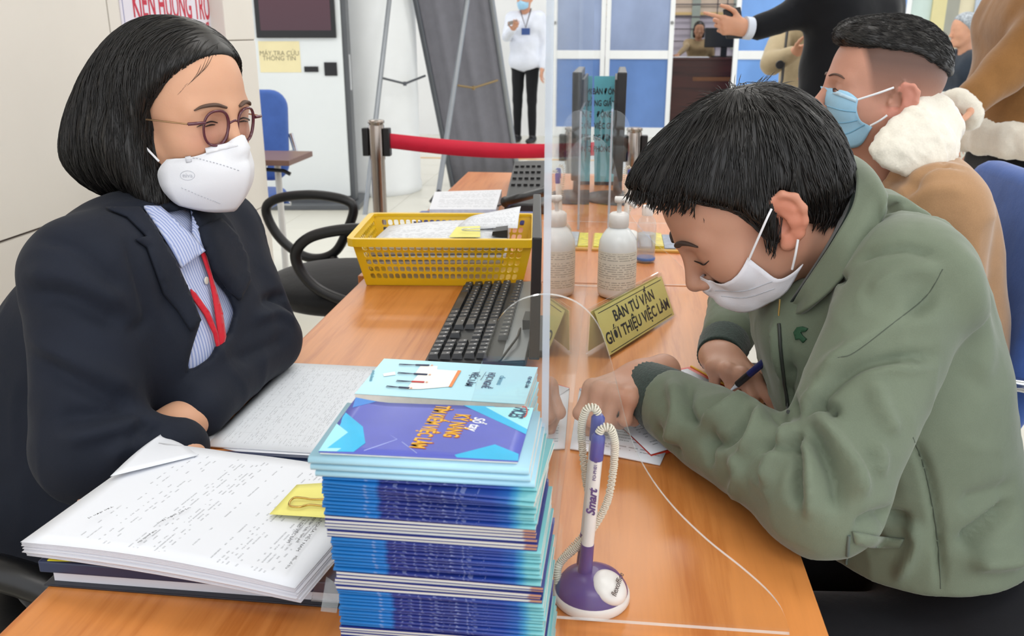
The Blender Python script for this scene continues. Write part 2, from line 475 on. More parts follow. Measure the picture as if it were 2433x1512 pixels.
def folds(strokes):
    """cloth folds: each stroke = (polyline of pixels, width m, height m) lies on the surface seen there and raises or sinks it"""
    def disp(v, q):
        bv = BVHTree.FromPolygons([tuple(p) for p in v], [tuple(int(i) for i in r) for r in q])
        n = vnormals(v, q); d = np.zeros(len(v)); lim = np.zeros(len(v))
        for pl, wd, ht in strokes:
            pts = []; pp = spline([np.array(p, float) for p in pl], 6) if len(pl) > 2 else [np.array(pl[0]) * (1 - t) + np.array(pl[1]) * t for t in np.linspace(0, 1, 8)]
            for p in pp:
                hit = bv.ray_cast(Vector(CAM), Vector(ray(*p)).normalized(), 10)
                if hit[0] is not None: pts.append(np.array(hit[0]))
            if len(pts) < 2: continue
            pts = np.array(pts); best = np.full(len(v), 9.0); bt = np.zeros(len(v))
            sel = ((v > pts.min(0) - 3*wd) & (v < pts.max(0) + 3*wd)).all(1); vs = v[sel]; bb = np.full(len(vs), 9.0); tt = np.zeros(len(vs))
            for i in range(len(pts) - 1):
                a, b = pts[i], pts[i+1]; ab = b - a; L = ab @ ab + 1e-12
                if L > .03 ** 2: continue
                t = np.clip((vs - a) @ ab / L, 0, 1); dd = np.linalg.norm(vs - a - t[:, None] * ab, axis=1)
                c = dd < bb; bb[c] = dd[c]; tt[c] = (i + t[c]) / (len(pts) - 1)
            taper = np.clip(np.sin(np.clip(tt, 0, 1) * PI) * 1.6 + .15, 0, 1)
            x = bb / wd
            d[sel] += ht * taper * np.exp(-x * x)
        return v + n * d[:, None]
    return disp
def chain(*fs):
    def disp(v, q):
        for f in fs: v = f(v, q)
        return v
    return disp
def vnoise(p, freq, seed=0):
    """smooth value noise"""
    q = p * freq + seed * 17.3; i = np.floor(q).astype(np.int64); f = q - i; f = f * f * (3 - 2 * f)
    def hsh(a):
        n = (a[:, 0] * 73856093) ^ (a[:, 1] * 19349663) ^ (a[:, 2] * 83492791); n = (n ^ (n >> 13)) * 1274126177; return ((n ^ (n >> 16)) & 0xffff) / 65535.0
    r = 0
    for dx in (0, 1):
        for dy in (0, 1):
            for dz in (0, 1):
                w = np.where(dx, f[:, 0], 1 - f[:, 0]) * np.where(dy, f[:, 1], 1 - f[:, 1]) * np.where(dz, f[:, 2], 1 - f[:, 2])
                r = r + w * hsh(i + np.array([dx, dy, dz]))
    return r
def rumple(amp, freq, seed=0):
    def disp(v, q): return v + vnormals(v, q) * ((vnoise(v, freq, seed) - .5) * 2 * amp)[:, None]
    return disp

# ================================================================== the hall
def onplane(px, py, o, n):
    d = ray(px, py); o = np.asarray(o, float); n = np.asarray(n, float); return CAM + d * (((o - CAM) @ n) / (d @ n))
M_wall = mat('wall_cream', '#e6e0d6', .55, vary=.02, vscale=3, bump=.05, bscale=60)
M_white = mat('wall_white', '#e9eaea', .5, vary=.02, vscale=2)
M_joint = mat('joint_dark', '#5a4a42', .7, vary=.1)
M_tile = mat('floor_tile_cream', '#dcd9cc', .22, vary=.03, vscale=2)
M_grout = mat('floor_grout', '#b9b4a6', .8, vary=.05)
fl = MB().box((-6, -3, -.06), (6, 15, -.003)).build('floor', M_grout); tag(fl, kind='structure')
proto = None
for i in range(-6, 6):
    for j in range(0, 19):
        if proto is None:
            proto = MB().box((0, 0, -.003), (.597, .597, 0)).build('tile', M_tile, fl, world=False); t = proto
        else:
            t = proto.copy(); COL.objects.link(t)
        t.location = (i * .6 + .2, j * .6 + 1.4, 0)
ce = MB().box((-6, -1.2, 3.1), (6, 15, 3.2)).build('ceiling', mat('ceiling_white', '#f2f2f0', .8, vary=.02)); tag(ce, kind='structure')
# left wall with wide cream panels and the pilaster at its end
WX = float(aty(607, 100, 3.745)[0]) - .06
yj = float(atx(255, 20, WX)[1]); zj = float(atx(30, 566, WX)[2])
wl = MB().box((WX - .12, -1.2, 0), (WX - .012, 3.46, 3.1)).build('wall_left', M_joint); tag(wl, kind='structure')
for (y0, y1) in ((-1.2, yj - .004), (yj + .004, 3.46)):
    for (z0, z1) in ((0, zj - .004), (zj + .004, zj + .9), (zj + .908, 3.1)):
        MB().box((WX - .012, y0, z0), (WX, y1, z1)).build('panel', M_wall, wl)
pl = MB().box((WX - .12, 3.46, 0), (WX + .055, 3.74, 3.1)).build('trim_1', M_joint); tag(pl, kind='structure')
for z0, z1 in ((.0, .52), (.523, 1.215), (1.218, 2.1), (2.103, 3.1)):
    MB().box((WX - .125, 3.455, z0), (WX + .06, 3.745, z1)).build('panel', M_wall, pl, bevel=.004)
# poster on the left wall, red lettering (cut by the frame in the photograph)
p0 = atx(288, 30, WX + .004); p1 = atx(535, 60, WX + .004)
po = empty('poster', (WX + .002, float(p0[1]), 1.2), label='white wall poster with bold red capital lettering behind the woman', cat='poster')
MB().box((WX + .0005, p0[1], 1.08), (WX + .004, p1[1], 1.75)).build('poster_sheet', mat('poster_paper', '#e9e4ee', .4, vary=.02), po)
bl = mat('poster_border', '#8f90b8', .5)
q0 = p0[1] + .012; q1 = p1[1] - .012
MB().box((WX + .004, q0, 1.095), (WX + .0046, q0 + .004, 1.74)).box((WX + .004, q1 - .004, 1.095), (WX + .0046, q1, 1.74)).box((WX + .004, q0, 1.095), (WX + .0046, q1, 1.099)).build('poster_border', bl, po)
M_red = mat('poster_red', '#c8203c', .45)
def wall_text(s, pxc, pyc, h, w, nm):
    c = atx(pxc, pyc, WX + .0045); 
    o = text_mesh(nm, s, h, Matrix.Identity(4), M_red, None, extrude=.0002, offset=.002 * h / .1)
    me = o.data; xs = [v.co.x for v in me.vertices]; k = w / (max(xs) - min(xs))
    me.transform(frame(c, (0, 1, 0), (0, 0, 1)) @ Matrix.Diagonal((k, 1, 1, 1))); place(o, po)
wA = float(atx(503, 20, WX)[1] - atx(325, 20, WX)[1])
wall_text('KIỆN HƯƠNG TRỢ', 414, 16, .125, wA, 'lettering')
wall_text('THỦ TỤC HỎI Ấ', 414, 118, .115, wA * 1.05, 'lettering')
# back wall: white frames with blue film panes, an opening to a counter room
YB = 11.25
def bk(px, py): return aty(px, py, YB)
M_frame = mat('door_frame_white', '#eceeee', .35, vary=.015)
def blue_pane(name, c):
    m = bpy.data.materials.new(name); t = NT(m); MATS[name] = m
    n = t.noise(t.mapped(t.obj(), (1.2, 1, .8)), 2.0, 3)
    t.set(Base_Color=t.ramp(n, [(.35, lin(c)), (.7, tuple(min(1, x * 1.25) for x in lin(c)[:3]) + (1,))]), Roughness=.18, Specular_IOR_Level=.5)
    return m
M_bl1 = blue_pane('blue_film', '#5d7fb8'); M_bl2 = blue_pane('grey_blue_film', '#8796b6'); M_bl3 = blue_pane('bright_blue_film', '#6a97d6')
xl = float(bk(1374, 100)[0]); xo0 = float(bk(1597, 100)[0]); xo1 = float(bk(1748, 100)[0])
wb = MB().box((-6, YB + .02, 0), (xl, YB + .14, 3.1)).box((xl, YB + .02, 2.5), (6, YB + .14, 3.1)).box((4.2, YB + .02, 0), (6, YB + .14, 2.5)).build('wall_back', M_white); tag(wb, kind='structure')
zm = float(bk(1500, 130)[2])                 # mid rail
def leaf(name, x0, x1, mu, ml):
    d = MB()
    pw = .055
    for a, b in ((x0, x0 + pw), (x1 - pw, x1)): d.box((a, YB - .03, 0), (b, YB + .03, 2.5))
    for z0, z1 in ((0, .12), (zm - .05, zm + .05), (2.4, 2.5)): d.box((x0 + pw, YB - .025, z0), (x1 - pw, YB + .025, z1))
    o = d.build(name, M_frame, bevel=.004); tag(o, kind='structure')
    MB().box((x0 + pw, YB - .006, .12), (x1 - pw, YB + .006, zm - .05)).build('pane', ml, o)
    MB().box((x0 + pw, YB - .006, zm + .05), (x1 - pw, YB + .006, 2.4)).build('pane', mu, o)
    return o
xa = [float(bk(q, 100)[0]) for q in (1374, 1438, 1600)]
leaf('door_1', xa[0], xa[1], M_bl2, M_bl1)
d2 = leaf('door_2', xa[1] + .005, xa[2], M_bl2, M_bl1)
MB().lathe([(.018, 0), (.02, .012), (.012, .03)], (0, 0, 0), 16).build('lock', mat('lock_grey', '#8a8a88', .4), d2).data.transform(Matrix.Translation((xa[2] - .028, YB - .03, float(bk(1592, 54)[2]))) @ Matrix.Rotation(PI / 2, 4, 'X'))
leaf('door_3', xo1 - .02, xo1 + .95, M_bl3, M_bl3)
leaf('door_4', xo1 + .96, xo1 + 1.95, M_bl3, M_bl2)
# lighter windows in yellow and grey posts further right
M_yel = mat('post_yellow', '#d9cf9a', .5, vary=.03); M_pal = mat('pale_pane', '#c4d6cf', .25, vary=.04); M_gry = mat('post_grey', '#9c9c90', .5, vary=.03); M_crm = mat('pane_cream', '#ddd3b4', .4, vary=.04); M_lbl = mat('post_light_blue', '#b8c4d2', .4, vary=.03)
w1 = empty('window_1'); w1['kind'] = 'structure'
for a, b, m_ in ((2140, 2205, M_pal), (2205, 2238, M_yel), (2238, 2268, M_gry), (2268, 2305, M_crm), (2305, 2318, M_lbl), (2318, 2334, M_gry), (2334, 2500, M_crm)):
    xA, xB = float(bk(a, 80)[0]), float(bk(b, 80)[0])
    MB().box((max(xA, xo1 + 1.96), YB - (.03 if m_ in (M_yel, M_gry, M_lbl) else .0), 0), (xB, YB + .02, 2.5)).build('pane' if m_ in (M_pal, M_crm) else 'post', m_, w1)
# room beyond the opening
wi = MB().box((-1.6, 14.0, 0), (4.2, 14.1, 3.1)).build('wall_inner', mat('inner_wall_lilac', '#cfc6d2', .6, vary=.03)); tag(wi, kind='structure')
yi = 13.98
def ik(px, py): return aty(px, py, yi)
zb0 = float(ik(1650, 29)[2])
MB().box((-1.5, yi - .02, zb0), (4.1, yi, 2.6)).build('panel', mat('inner_panel_peach', '#e2cdb8', .6, vary=.03), wi)
MB().box((-1.5, yi - .025, zb0 - .04), (4.1, yi - .02, zb0)).build('trim', mat('inner_stripe', '#e3c489', .6), wi)
for px_ in (1654, 1752):
    x_ = float(ik(px_, 20)[0]); MB().box((x_ - .06, yi - .05, 1.0), (x_ + .06, yi - .02, 2.6)).build('post', mat('post_sage', '#a3aca2', .5, vary=.04), wi)
for k in range(8):
    z_ = float(ik(1650, 98)[2]) + k * .172; MB().box((-1.5, yi - .06, z_ - .007), (4.1, yi - .046, z_ + .007)).build('bar', mat('bar_dark', '#5b5258', .5), wi)
for px_ in (1704, 1727):
    x_ = float(ik(px_, 20)[0]); MB().box((x_ - .006, yi - .06, .9), (x_ + .006, yi - .046, 2.6)).build('bar', MATS['bar_dark'], wi)
# counter in that room
M_mah = wood('counter_mahogany', '#4a2018', '#32120d', .4, .3, 'X')
c0 = aty(1588, 137, 12.2); c1 = aty(1770, 137, 12.2); zc_ = float(c0[2])
cn = empty('reception_counter', (float(c0[0]), 12.3, 0), label='dark mahogany reception counter seen through the open door', cat='counter')
MB().box((c0[0] - 1.0, 12.2, 0), (c1[0] + .8, 12.26, zc_ - .03)).build('front_panel', M_mah, cn)
MB().box((c0[0] - 1.0, 12.16, zc_ - .03), (c1[0] + .8, 12.8, zc_)).build('counter_top', M_mah, cn, bevel=.005)
sa, sb = aty(1646, 183, 12.19), aty(1745, 193, 12.19)
MB().box((sa[0], 12.185, sb[2]), (c1[0] + .8, 12.2, sa[2])).build('trim_strip', mat('counter_strip', '#7a4a26', .4, vary=.1), cn)
mo = empty('computer_monitor', (float(aty(1705, 130, 12.5)[0]), 12.5, zc_), label='black computer monitor standing on the far mahogany counter', cat='monitor')
ma, mb_ = aty(1676, 66, 12.5), aty(1768, 113, 12.5)
M_blk = mat('black_plastic', '#141417', .4, vary=.05); M_dk = mat('dark_grey_plastic', '#2c2d30', .45, vary=.05)
MB().box((ma[0], 12.48, mb_[2]), (mb_[0], 12.53, ma[2])).build('screen', M_blk, mo, bevel=.01)
MB().box(((ma[0]+mb_[0])/2 - .04, 12.5, zc_), ((ma[0]+mb_[0])/2 + .04, 12.54, mb_[2] + .02)).build('stand', M_blk, mo)
MB().box(((ma[0]+mb_[0])/2 - .15, 12.42, zc_), ((ma[0]+mb_[0])/2 + .15, 12.62, zc_ + .015)).build('base', M_blk, mo)
for pxa, pxb, nm, lb in ((1598, 1632, 'paper', 'white sheet of paper at left end of the far counter'), (1634, 1684, 'paper', 'white sheet of paper in front of the far clerk')):
    a = aty(pxa, 133, 12.28); b = aty(pxb, 133, 12.28)
    tag(MB().box((a[0], 12.2, zc_), (b[0], 12.45, zc_ + .008)).build(nm, mat('plain_paper', '#eceef2', .6, vary=.02)), lb, 'paper')
# orange marking line on the floor
ln = atz(1330, 380, 0)
tag(MB().box((-4, ln[1] - .03, .0005), (3.2, ln[1] + .03, .002)).build('floor_line', mat('orange_tape', '#d8a45c', .5, vary=.05)), 'thin orange tape line across the tiled floor', 'tape')
# white round pillar
pc = (-1.93, 7.15)
tag(MB().lathe([(.36, 0), (.37, .015), (.37, .06), (.362, .08), (.36, 3.1)], (pc[0], pc[1], 0), 48).build('trim_2', mat('pillar_white', '#e8ebec', .5, vary=.03, vscale=4)), kind='structure')

# ================================================================== information kiosk
kL = V(-2.598, 6.334, 0); kR = V(-1.937, 6.409, 0); kx = (kR - kL) / np.linalg.norm(kR - kL); kn = np.array([-kx[1], kx[0], 0])
def kk(px, py): q = onplane(px, py, kL, kn) - kL; return float(q @ kx), float(q[2])
KM = frame(kL, kx, kn)
ki = empty('information_kiosk', kL, label='white information kiosk with dark touch screen and paper notice', cat='kiosk')
u0, _ = kk(609, 250); u1, zt = kk(820, 250); _, zb = kk(740, 466)
M_kw = mat('kiosk_white', '#e4e9ea', .3, vary=.02, vscale=2); M_ks = mat('kiosk_side_grey', '#55585c', .4, vary=.04)
MB().box((u0, 0, zb), (u1, .03, 1.95), M=KM).build('front_panel', M_kw, ki, bevel=.004)
MB().box((u0 - .01, .03, zb - .04), (u1 + .035, .16, 1.97), M=KM).build('body', M_ks, ki, bevel=.006)
MB().box((u0 - .02, -.16, 0), (u1 + .09, .4, .035), M=KM).build('base', M_ks, ki, bevel=.004)
MB().box((u0 + .02, -.01, .03), (u1 - .02, .2, zb), M=KM).build('plinth', M_ks, ki)
a = kk(612, 90); b = kk(800, 88); 
scn = MB().box((a[0], -.03, a[1]), (b[0], 0, 1.85), M=KM).build('screen_frame', M_blk, ki, bevel=.006)
def kiosk_screen_reflection():
    m = bpy.data.materials.new('kiosk_screen_reflection'); t = NT(m); s = t.new('SeparateXYZ', {0: t.obj()}); z = s.outputs[2]
    t.set(Base_Color=lin('#10131c'), Roughness=.15, Emission_Color=t.ramp(z, [(0, lin('#4a1422')), (.51, lin('#541a28')), (.52, lin('#4a5272')), (.57, lin('#4a5272')), (.58, lin('#1d2744')), (1, lin('#2a3862'))]), Emission_Strength=.55)  # red and blue reflections on the dark glass, painted in as emission bands
    mm = s; r = t.n.new('ShaderNodeMapRange'); t.l.new(z, r.inputs[0]); r.inputs[1].default_value = a[1]; r.inputs[2].default_value = a[1] + .55
    for l_ in list(t.l):
        if l_.from_socket == z and l_.to_node.type == 'VALTORGB': t.l.remove(l_); break
    for n in t.n:
        if n.type == 'VALTORGB': t.l.new(r.outputs[0], n.inputs[0])
    return m
MB().box((a[0] + .035, -.032, a[1] + .05), (b[0] - .03, -.029, 1.82), M=KM).build('screen', kiosk_screen_reflection(), scn)
pa = kk(613, 98); pb = kk(716, 172)
nt = MB().box((pa[0], -.003, pb[1]), (pb[0], -.0005, pa[1]), M=KM).build('notice', mat('notice_cream', '#efe3b4', .6, vary=.03), ki)
M_ink = mat('print_grey', '#8d8468', .6)
for s_, py_ in (('MÁY TRA CỨU', 127), ('THÔNG TIN', 139)):
    q = kk(664, py_); text_mesh('lettering', s_, .045, KM @ frame((q[0], -.004, q[1]), (1, 0, 0), (0, 0, 1)), M_ink, nt, xs=.95)
for (x0, y0, x1, y1) in ((723, 158, 757, 171), (770, 148, 802, 180)):
    A_ = kk(x0, y0); B_ = kk(x1, y1); MB().box((A_[0], -.012, B_[1]), (B_[0], .001, A_[1]), M=KM).build('slot', M_blk, ki, bevel=.004)
e0 = kk(816, 130); e1 = kk(826, 215)
MB().box((u1 + .03, .05, e1[1]), (u1 + .045, .07, e0[1]), M=KM).build('handle', mat('handle_light', '#c9ccd0', .3), ki)

# ================================================================== banner stand with grey cloth back and folding legs
bn = empty('banner_stand', (-1.05, 7.3, 0), label='tall grey cloth banner on folding metal legs beside white pillar', cat='banner stand')
M_alu = mat('aluminium', '#8d9196', .35, .7, vary=.04); M_alud = mat('dark_steel', '#5d6167', .4, .6, vary=.05)
def ray_at(px, py, y): return aty(px, py, y)
b00, b01 = ray_at(1075, 440, 7.35), ray_at(1232, 425, 7.5); b10, b11 = ray_at(985, -10, 7.0), ray_at(1166, -10, 7.15)
up_ = (b10 - b00); b10e = b00 + up_ * 1.45; b11e = b01 + (b11 - b01) * 1.45
sheet('cloth', (b00, b01, b11e, b10e), fabric('banner_grey', '#77777f', .8, 300, .06), bn, .004, 24, 6, bend=lambda u, v: (0, .012 * math.sin(u * 19) + .006 * math.sin(u * 41), 0))
MB().tube([b00 - up_ * .08, b10e], .022, 8).build('pole', M_alud, bn)
MB().tube([b01 - (b11 - b01) * .04, b11e], .024, 8).build('pole', M_alu, bn)
l1a, l1b = ray_at(926, -10, 6.75), ray_at(866, 520, 6.1); l2a, l2b = ray_at(1112, -10, 6.9), ray_at(1040, 470, 6.45)
MB().tube([l1b, l1b + (l1a - l1b) * 1.4], .018, 8).build('leg', M_alu, bn)
MB().tube([l2b, l2b + (l2a - l2b) * 1.4], .02, 8).build('leg', M_alu, bn)
MB().tube([l2b + V(.02, 0, .05), l2b + V(-.04, -.05, -.03)], .022, 8).build('foot', M_blk, bn)
M_brz = mat('brass_link', '#8a7550', .4, .5)
for pl_, m_ in (([(906, 185, 6.6), (962, 199, 6.8), (1010, 180, 7.05)], M_alud), ([(1087, 203, 6.75), (1125, 209, 6.95), (1182, 191, 7.2)], M_brz)):
    MB().tube([ray_at(*q) for q in pl_], .009, 6).tube([ray_at(*pl_[1]) + V(0, 0, -.015), ray_at(*pl_[1]) + V(0, 0, .015)], .014, 6).build('brace', m_, bn)

# ================================================================== rope barrier posts with red belt
M_st = mat('brushed_steel', '#9a9088', .22, .95, vary=.05); M_red2 = fabric('belt_red', '#c81e3a', .6, 500, .06)
def stanchion(px, pytop, Y, label):
    p = aty(px, pytop, Y); o = empty('barrier_post', (p[0], p[1], 0), label=label, cat='barrier post')
    h = float(p[2])
    MB().lathe([(.031, .02), (.031, h - .16)], (p[0], p[1], 0), 24).build('pole', M_st, o)
    MB().lathe([(.034, h - .165), (.034, h - .02), (.030, h - .012), (.036, h - .01), (.036, h), (.03, h + .004)], (p[0], p[1], 0), 24).build('head', M_st, o)
    MB().lathe([(.17, 0), (.17, .012), (.06, .03), (.033, .035)], (p[0], p[1], 0), 32).build('base', M_st, o)
    for dx in (-.047, .047): MB().box((p[0] + dx - .014, p[1] - .02, h - .15), (p[0] + dx + .014, p[1] + .02, h - .03)).build('belt_clip', M_blk, o, bevel=.004)
    return p, o
s1, so1 = stanchion(893, 287, 3.8, 'steel belt barrier post beside the black swivel chair')
s2, so2 = stanchion(1508, 305, 4.1, 'steel belt barrier post behind the upright monitor')
ba, bb = s1 + V(.06, 0, -.085), s2 + V(-.06, 0, -.085)
def belt():
    vs = []; f = []; n = 24
    for i in range(n + 1):
        t = i / n; p = ba * (1 - t) + bb * t; sag = -.03 * math.sin(PI * t); tw = .015 * math.sin(t * 5)
        for s_ in (-1, 1):
            for e in (-.001, .001): vs.append(p + V(0, e + s_ * tw, sag + s_ * .032))
    for i in range(n):
        q = i * 4; r = q + 4
        f += [(q, r, r + 2, q + 2), (q + 1, q + 3, r + 3, r + 1), (q, q + 1, r + 1, r), (q + 2, r + 2, r + 3, q + 3)]
    return mesh_obj('barrier_belt', vs, f, M_red2, None, True)
tag(belt(), 'red retractable belt strung between two steel posts', 'belt')

# ================================================================== chairs
M_bfab = fabric('chair_blue', '#4463a8', .8, 500, .1); M_chr = mat('chrome', '#c8ccd2', .12, .98)
def pad(name, M, sx, sy, sz, m_, parent, r=.03):
    """soft rounded pad centred at M"""
    me = bpy.data.meshes.new(name); bm = bmesh.new(); bmesh.ops.create_cube(bm, size=1)
    for v in bm.verts: v.co = Vector((v.co.x * sx, v.co.y * sy, v.co.z * sz))
    vert = [e for e in bm.edges if abs((e.verts[0].co - e.verts[1].co).normalized()[int(np.argmin([sx, sy, sz]))]) > .9]
    bmesh.ops.bevel(bm, geom=vert, offset=min(sorted([sx, sy, sz])[1] * .3, .09), segments=6, affect='EDGES', profile=.5)
    ed = [e for e in bm.edges if len(e.link_faces) == 2 and e.calc_face_angle(0) > .8]
    bmesh.ops.bevel(bm, geom=ed, offset=min(sx, sy, sz) * .42, segments=4, affect='EDGES', profile=.5, clamp_overlap=True)
    for fc in bm.faces: fc.smooth = True
    bm.to_mesh(me); bm.free(); me.transform(M); me.materials.append(m_)
    o = bpy.data.objects.new(name, me); COL.objects.link(o); place(o, parent); return o
def blue_chair(loc, rz, label, scale=1.0, arms=True):
    """padded visitor chair on a chrome sled frame; local: faces +x"""
    o = empty('visitor_chair', loc, (0, 0, rz), label, 'chair', 'blue visitor chairs'); R = Matrix.Translation(Vector(loc)) @ Matrix.Rotation(rz, 4, 'Z') @ Matrix.Scale(scale, 4)
    pad('backrest', R @ Matrix.Translation((-.24, 0, .74)) @ Matrix.Rotation(-.14, 4, 'Y'), .06, .44, .46, M_bfab, o)
    pad('seat', R @ Matrix.Translation((.02, 0, .45)), .46, .46, .07, M_bfab, o)
    for s in (-1, 1):
        y = s * .25
        pts = spline(([(-.27, y, .62), (-.2, y, .66), (.1, y, .66), (.2, y, .6), (.2, y, .3)] if arms else [(-.27, y, .62), (-.25, y, .46), (-.1, y, .40), (.15, y, .40), (.2, y, .3)]) + [(.2, y, .03), (.14, y, .015), (-.2, y, .015)], 5)
        MB().tube([R @ Vector(p) for p in pts], .0125, 8).build('frame', M_chr, o)
        pts = [(-.27, y, .62), (-.26, y * .9, .75)]
        MB().tube([R @ Vector(p) for p in pts], .0125, 8).build('frame', M_chr, o)
    for x in (-.12, .17): MB().tube([R @ Vector((x, -.25, .41)), R @ Vector((x, .25, .41))], .011, 8).build('crossbar', M_chr, o)
    return o
c = aty(703, 380, 4.45)
blue_chair((float(c[0]) - .255, 4.22, 0), -PI / 2, 'blue padded visitor chair behind the wall end, beside kiosk')
# brown table edge behind the pilaster
tb = empty('side_table', (-1.7, 4.0, 0), label='brown wooden table edge jutting out past the wall end', cat='table')
tA = atz(690, 380, .71)
MB().box((-2.3, 3.78, .685), (tA[0], 4.1, .71)).build('tabletop', mat('table_brown', '#7a5a50', .35, vary=.06), tb, bevel=.003)
MB().tube([V(tA[0] - .12, 3.95, 0), V(tA[0] - .12, 3.95, .69)], .016, 8).build('leg', mat('leg_white', '#d8d8d6', .4), tb)
MB().tube([V(-2.2, 3.95, 0), V(-2.2, 3.95, .69)], .016, 8).build('leg', MATS['leg_white'], tb)
MB().tube([V(tA[0] - .14, 3.84, .66), V(tA[0] - .05, 3.84, .655), V(tA[0] - .02, 3.84, .64)], .009, 6).build('lever', M_blk, tb)
# black swivel chair with loop arms
sw = empty('swivel_chair', (-.9, 2.75, 0), label='black swivel office chair with two loop armrests at desk end', cat='chair')
M_seat = fabric('seat_black', '#232426', .8, 500, .15)
def loopc(pts, y, r=.017):
    P = spline([aty(px, py, y) for px, py in pts], 6, True)
    return MB().tube(P, r, 10, closed=True)
loopc([(632, 500), (660, 472), (740, 463), (815, 474), (840, 496), (826, 545), (800, 595), (760, 614), (712, 604), (660, 560)], 2.98).build('armrest', M_blk, sw)
loopc([(703, 600), (735, 565), (800, 548), (870, 545), (935, 560), (950, 600), (925, 680), (885, 722), (840, 722), (760, 690), (715, 645)], 2.5).build('armrest', M_blk, sw)
se = U([ell((-.87, 2.74, .46), (.26, .25, .055)), ell((-.86, 2.74, .43), (.24, .23, .05))], .03)
sdf_obj('seat', se, (-1.25, 2.4, .3), (-.5, 3.1, .6), .012, M_seat, sw)
for y in (2.5, 2.98): MB().tube([aty(790 if y > 2.7 else 850, 612 if y > 2.7 else 722, y), V(-.87, 2.74 + (y - 2.74) * .6, .4)], .016, 8).build('arm_bracket', M_blk, sw)
pad('backrest', Matrix.Translation((-1.24, 2.6, .74)) @ Matrix.Rotation(-.12, 4, 'Y'), .07, .36, .34, M_seat, sw)
MB().tube([V(-.95, 2.72, .4), V(-1.16, 2.64, .43), V(-1.25, 2.6, .62)], .02, 8).build('back_bracket', M_blk, sw)
MB().lathe([(.03, .1), (.03, .4)], (-.87, 2.74, 0), 16).build('gas_lift', M_blk, sw)
for k in range(5):
    q = 2 * PI * k / 5 + .3; e = V(-.87 + .28 * math.cos(q), 2.74 + .28 * math.sin(q), .07)
    MB().tube([V(-.87, 2.74, .11), e], [.022, .014], 8).build('foot', M_blk, sw)
    MB().lathe([(.02, -.025), (.026, 0), (.02, .025)], (0, 0, 0), 12).build('castor', M_dk, sw).data.transform(Matrix.Translation((e[0], e[1], .028)) @ Matrix.Rotation(q, 4, 'Z') @ Matrix.Rotation(PI / 2, 4, 'Y'))

# ================================================================== desks
M_wood = wood('desk_wood', '#d08545', '#b86a2c', 1.0, .3); M_woodb = wood('desk_wood_far', '#d58850', '#c4713a', 1.0, .32)
DZ = .75
def desk(x0, x1, y0, y1, m_, label):
    o = empty('office_desk', ((x0 + x1) / 2, (y0 + y1) / 2, 0), label=label, cat='desk', group='office desks in a row')
    MB().box((x0, y0, DZ - .025), (x1, y1, DZ)).build('desktop', m_, o, bevel=.002)
    for a, b in ((y0 + .04, y0 + .058), (y1 - .058, y1 - .04)): MB().box((x0 + .06, a, 0), (x1 - .06, b, DZ - .025)).build('side_panel', m_, o)
    MB().box((x1 - .16, y0 + .058, .2), (x1 - .142, y1 - .058, DZ - .025)).build('modesty_panel', m_, o)
    return o
desk(-.517, .202, .28, 1.781, M_wood, 'orange brown wooden desk in front between the woman and writing man')
desk(-.535, .195, 1.787, 3.28, M_woodb, 'orange brown wooden desk further back holding telephone and papers')

# ================================================================== clear acrylic dividers
M_acr = glassy('acrylic_clear', (.975, .985, .985, 1)); M_edge = glassy('acrylic_edge', (.75, .82, .9, 1), solid=.55, solidcol=(.62, .68, .76, 1))
M_edgel = glassy('acrylic_edge_light', (.95, .97, .97, 1), solid=.5, solidcol=(.9, .92, .92, 1))
PX = -.046; PT = .0055
def bell(right, x0, yf, scale=1.0):
    P = [aty(px, py, .655) for px, py in right]; h0 = P[0][2] - DZ
    pts = [((p[0] - PX) * scale, max((p[2] - DZ) * scale, .0005)) for p in P]; pts[0] = (0, pts[0][1])
    prof = [(x, z) for x, z in pts] + [(-x, z) for x, z in pts[::-1][:-1]]
    return prof
right = [(1290, 702), (1335, 709), (1380, 730), (1420, 775), (1448, 850), (1472, 945), (1500, 1048), (1540, 1130), (1600, 1210), (1680, 1288), (1760, 1352), (1820, 1405), (1855, 1448), (1872, 1490), (1876, 1512)]
right = [tuple(p) for p in spline(right, 4)]
def divider(y0, y1, ztop, fins, label, x=PX, sc=1.0):
    o = empty('acrylic_divider', (x, y0, DZ), label=label, cat='divider')
    me = MB(); b0 = (x - PT / 2, y0, DZ + .001); b1 = (x + PT / 2, y1, ztop)
    me.box(b0, b1); me.m = [1, 1, 1, 0, 1, 0]
    me.build('sheet', [M_acr, M_edge], o)
    pr = bell(right, x, y0, sc)
    for fi, yf in enumerate(fins):
        pf = pr if fi == 0 else [q for q in pr if q[0] >= 0] + [(0, .0005)]
        n = len(pf); a = [V(x + px_, yf, DZ + .001 + z) for px_, z in pf]
        f = MB().prism(a, (0, .004, 0)); f.m = [0, 0] + [1] * n
        f.build('foot_fin', [M_acr, M_edgel], o)
    return o
divider(.644, 1.78, 1.42, (.655, 1.755), 'tall clear acrylic divider sheet standing on the front desk')
q2 = aty(1455, 265, 2.3)
divider(2.3, 2.62, float(q2[2]), (2.36,), 'low clear acrylic divider sheet on the desk further back', x=float(q2[0]))

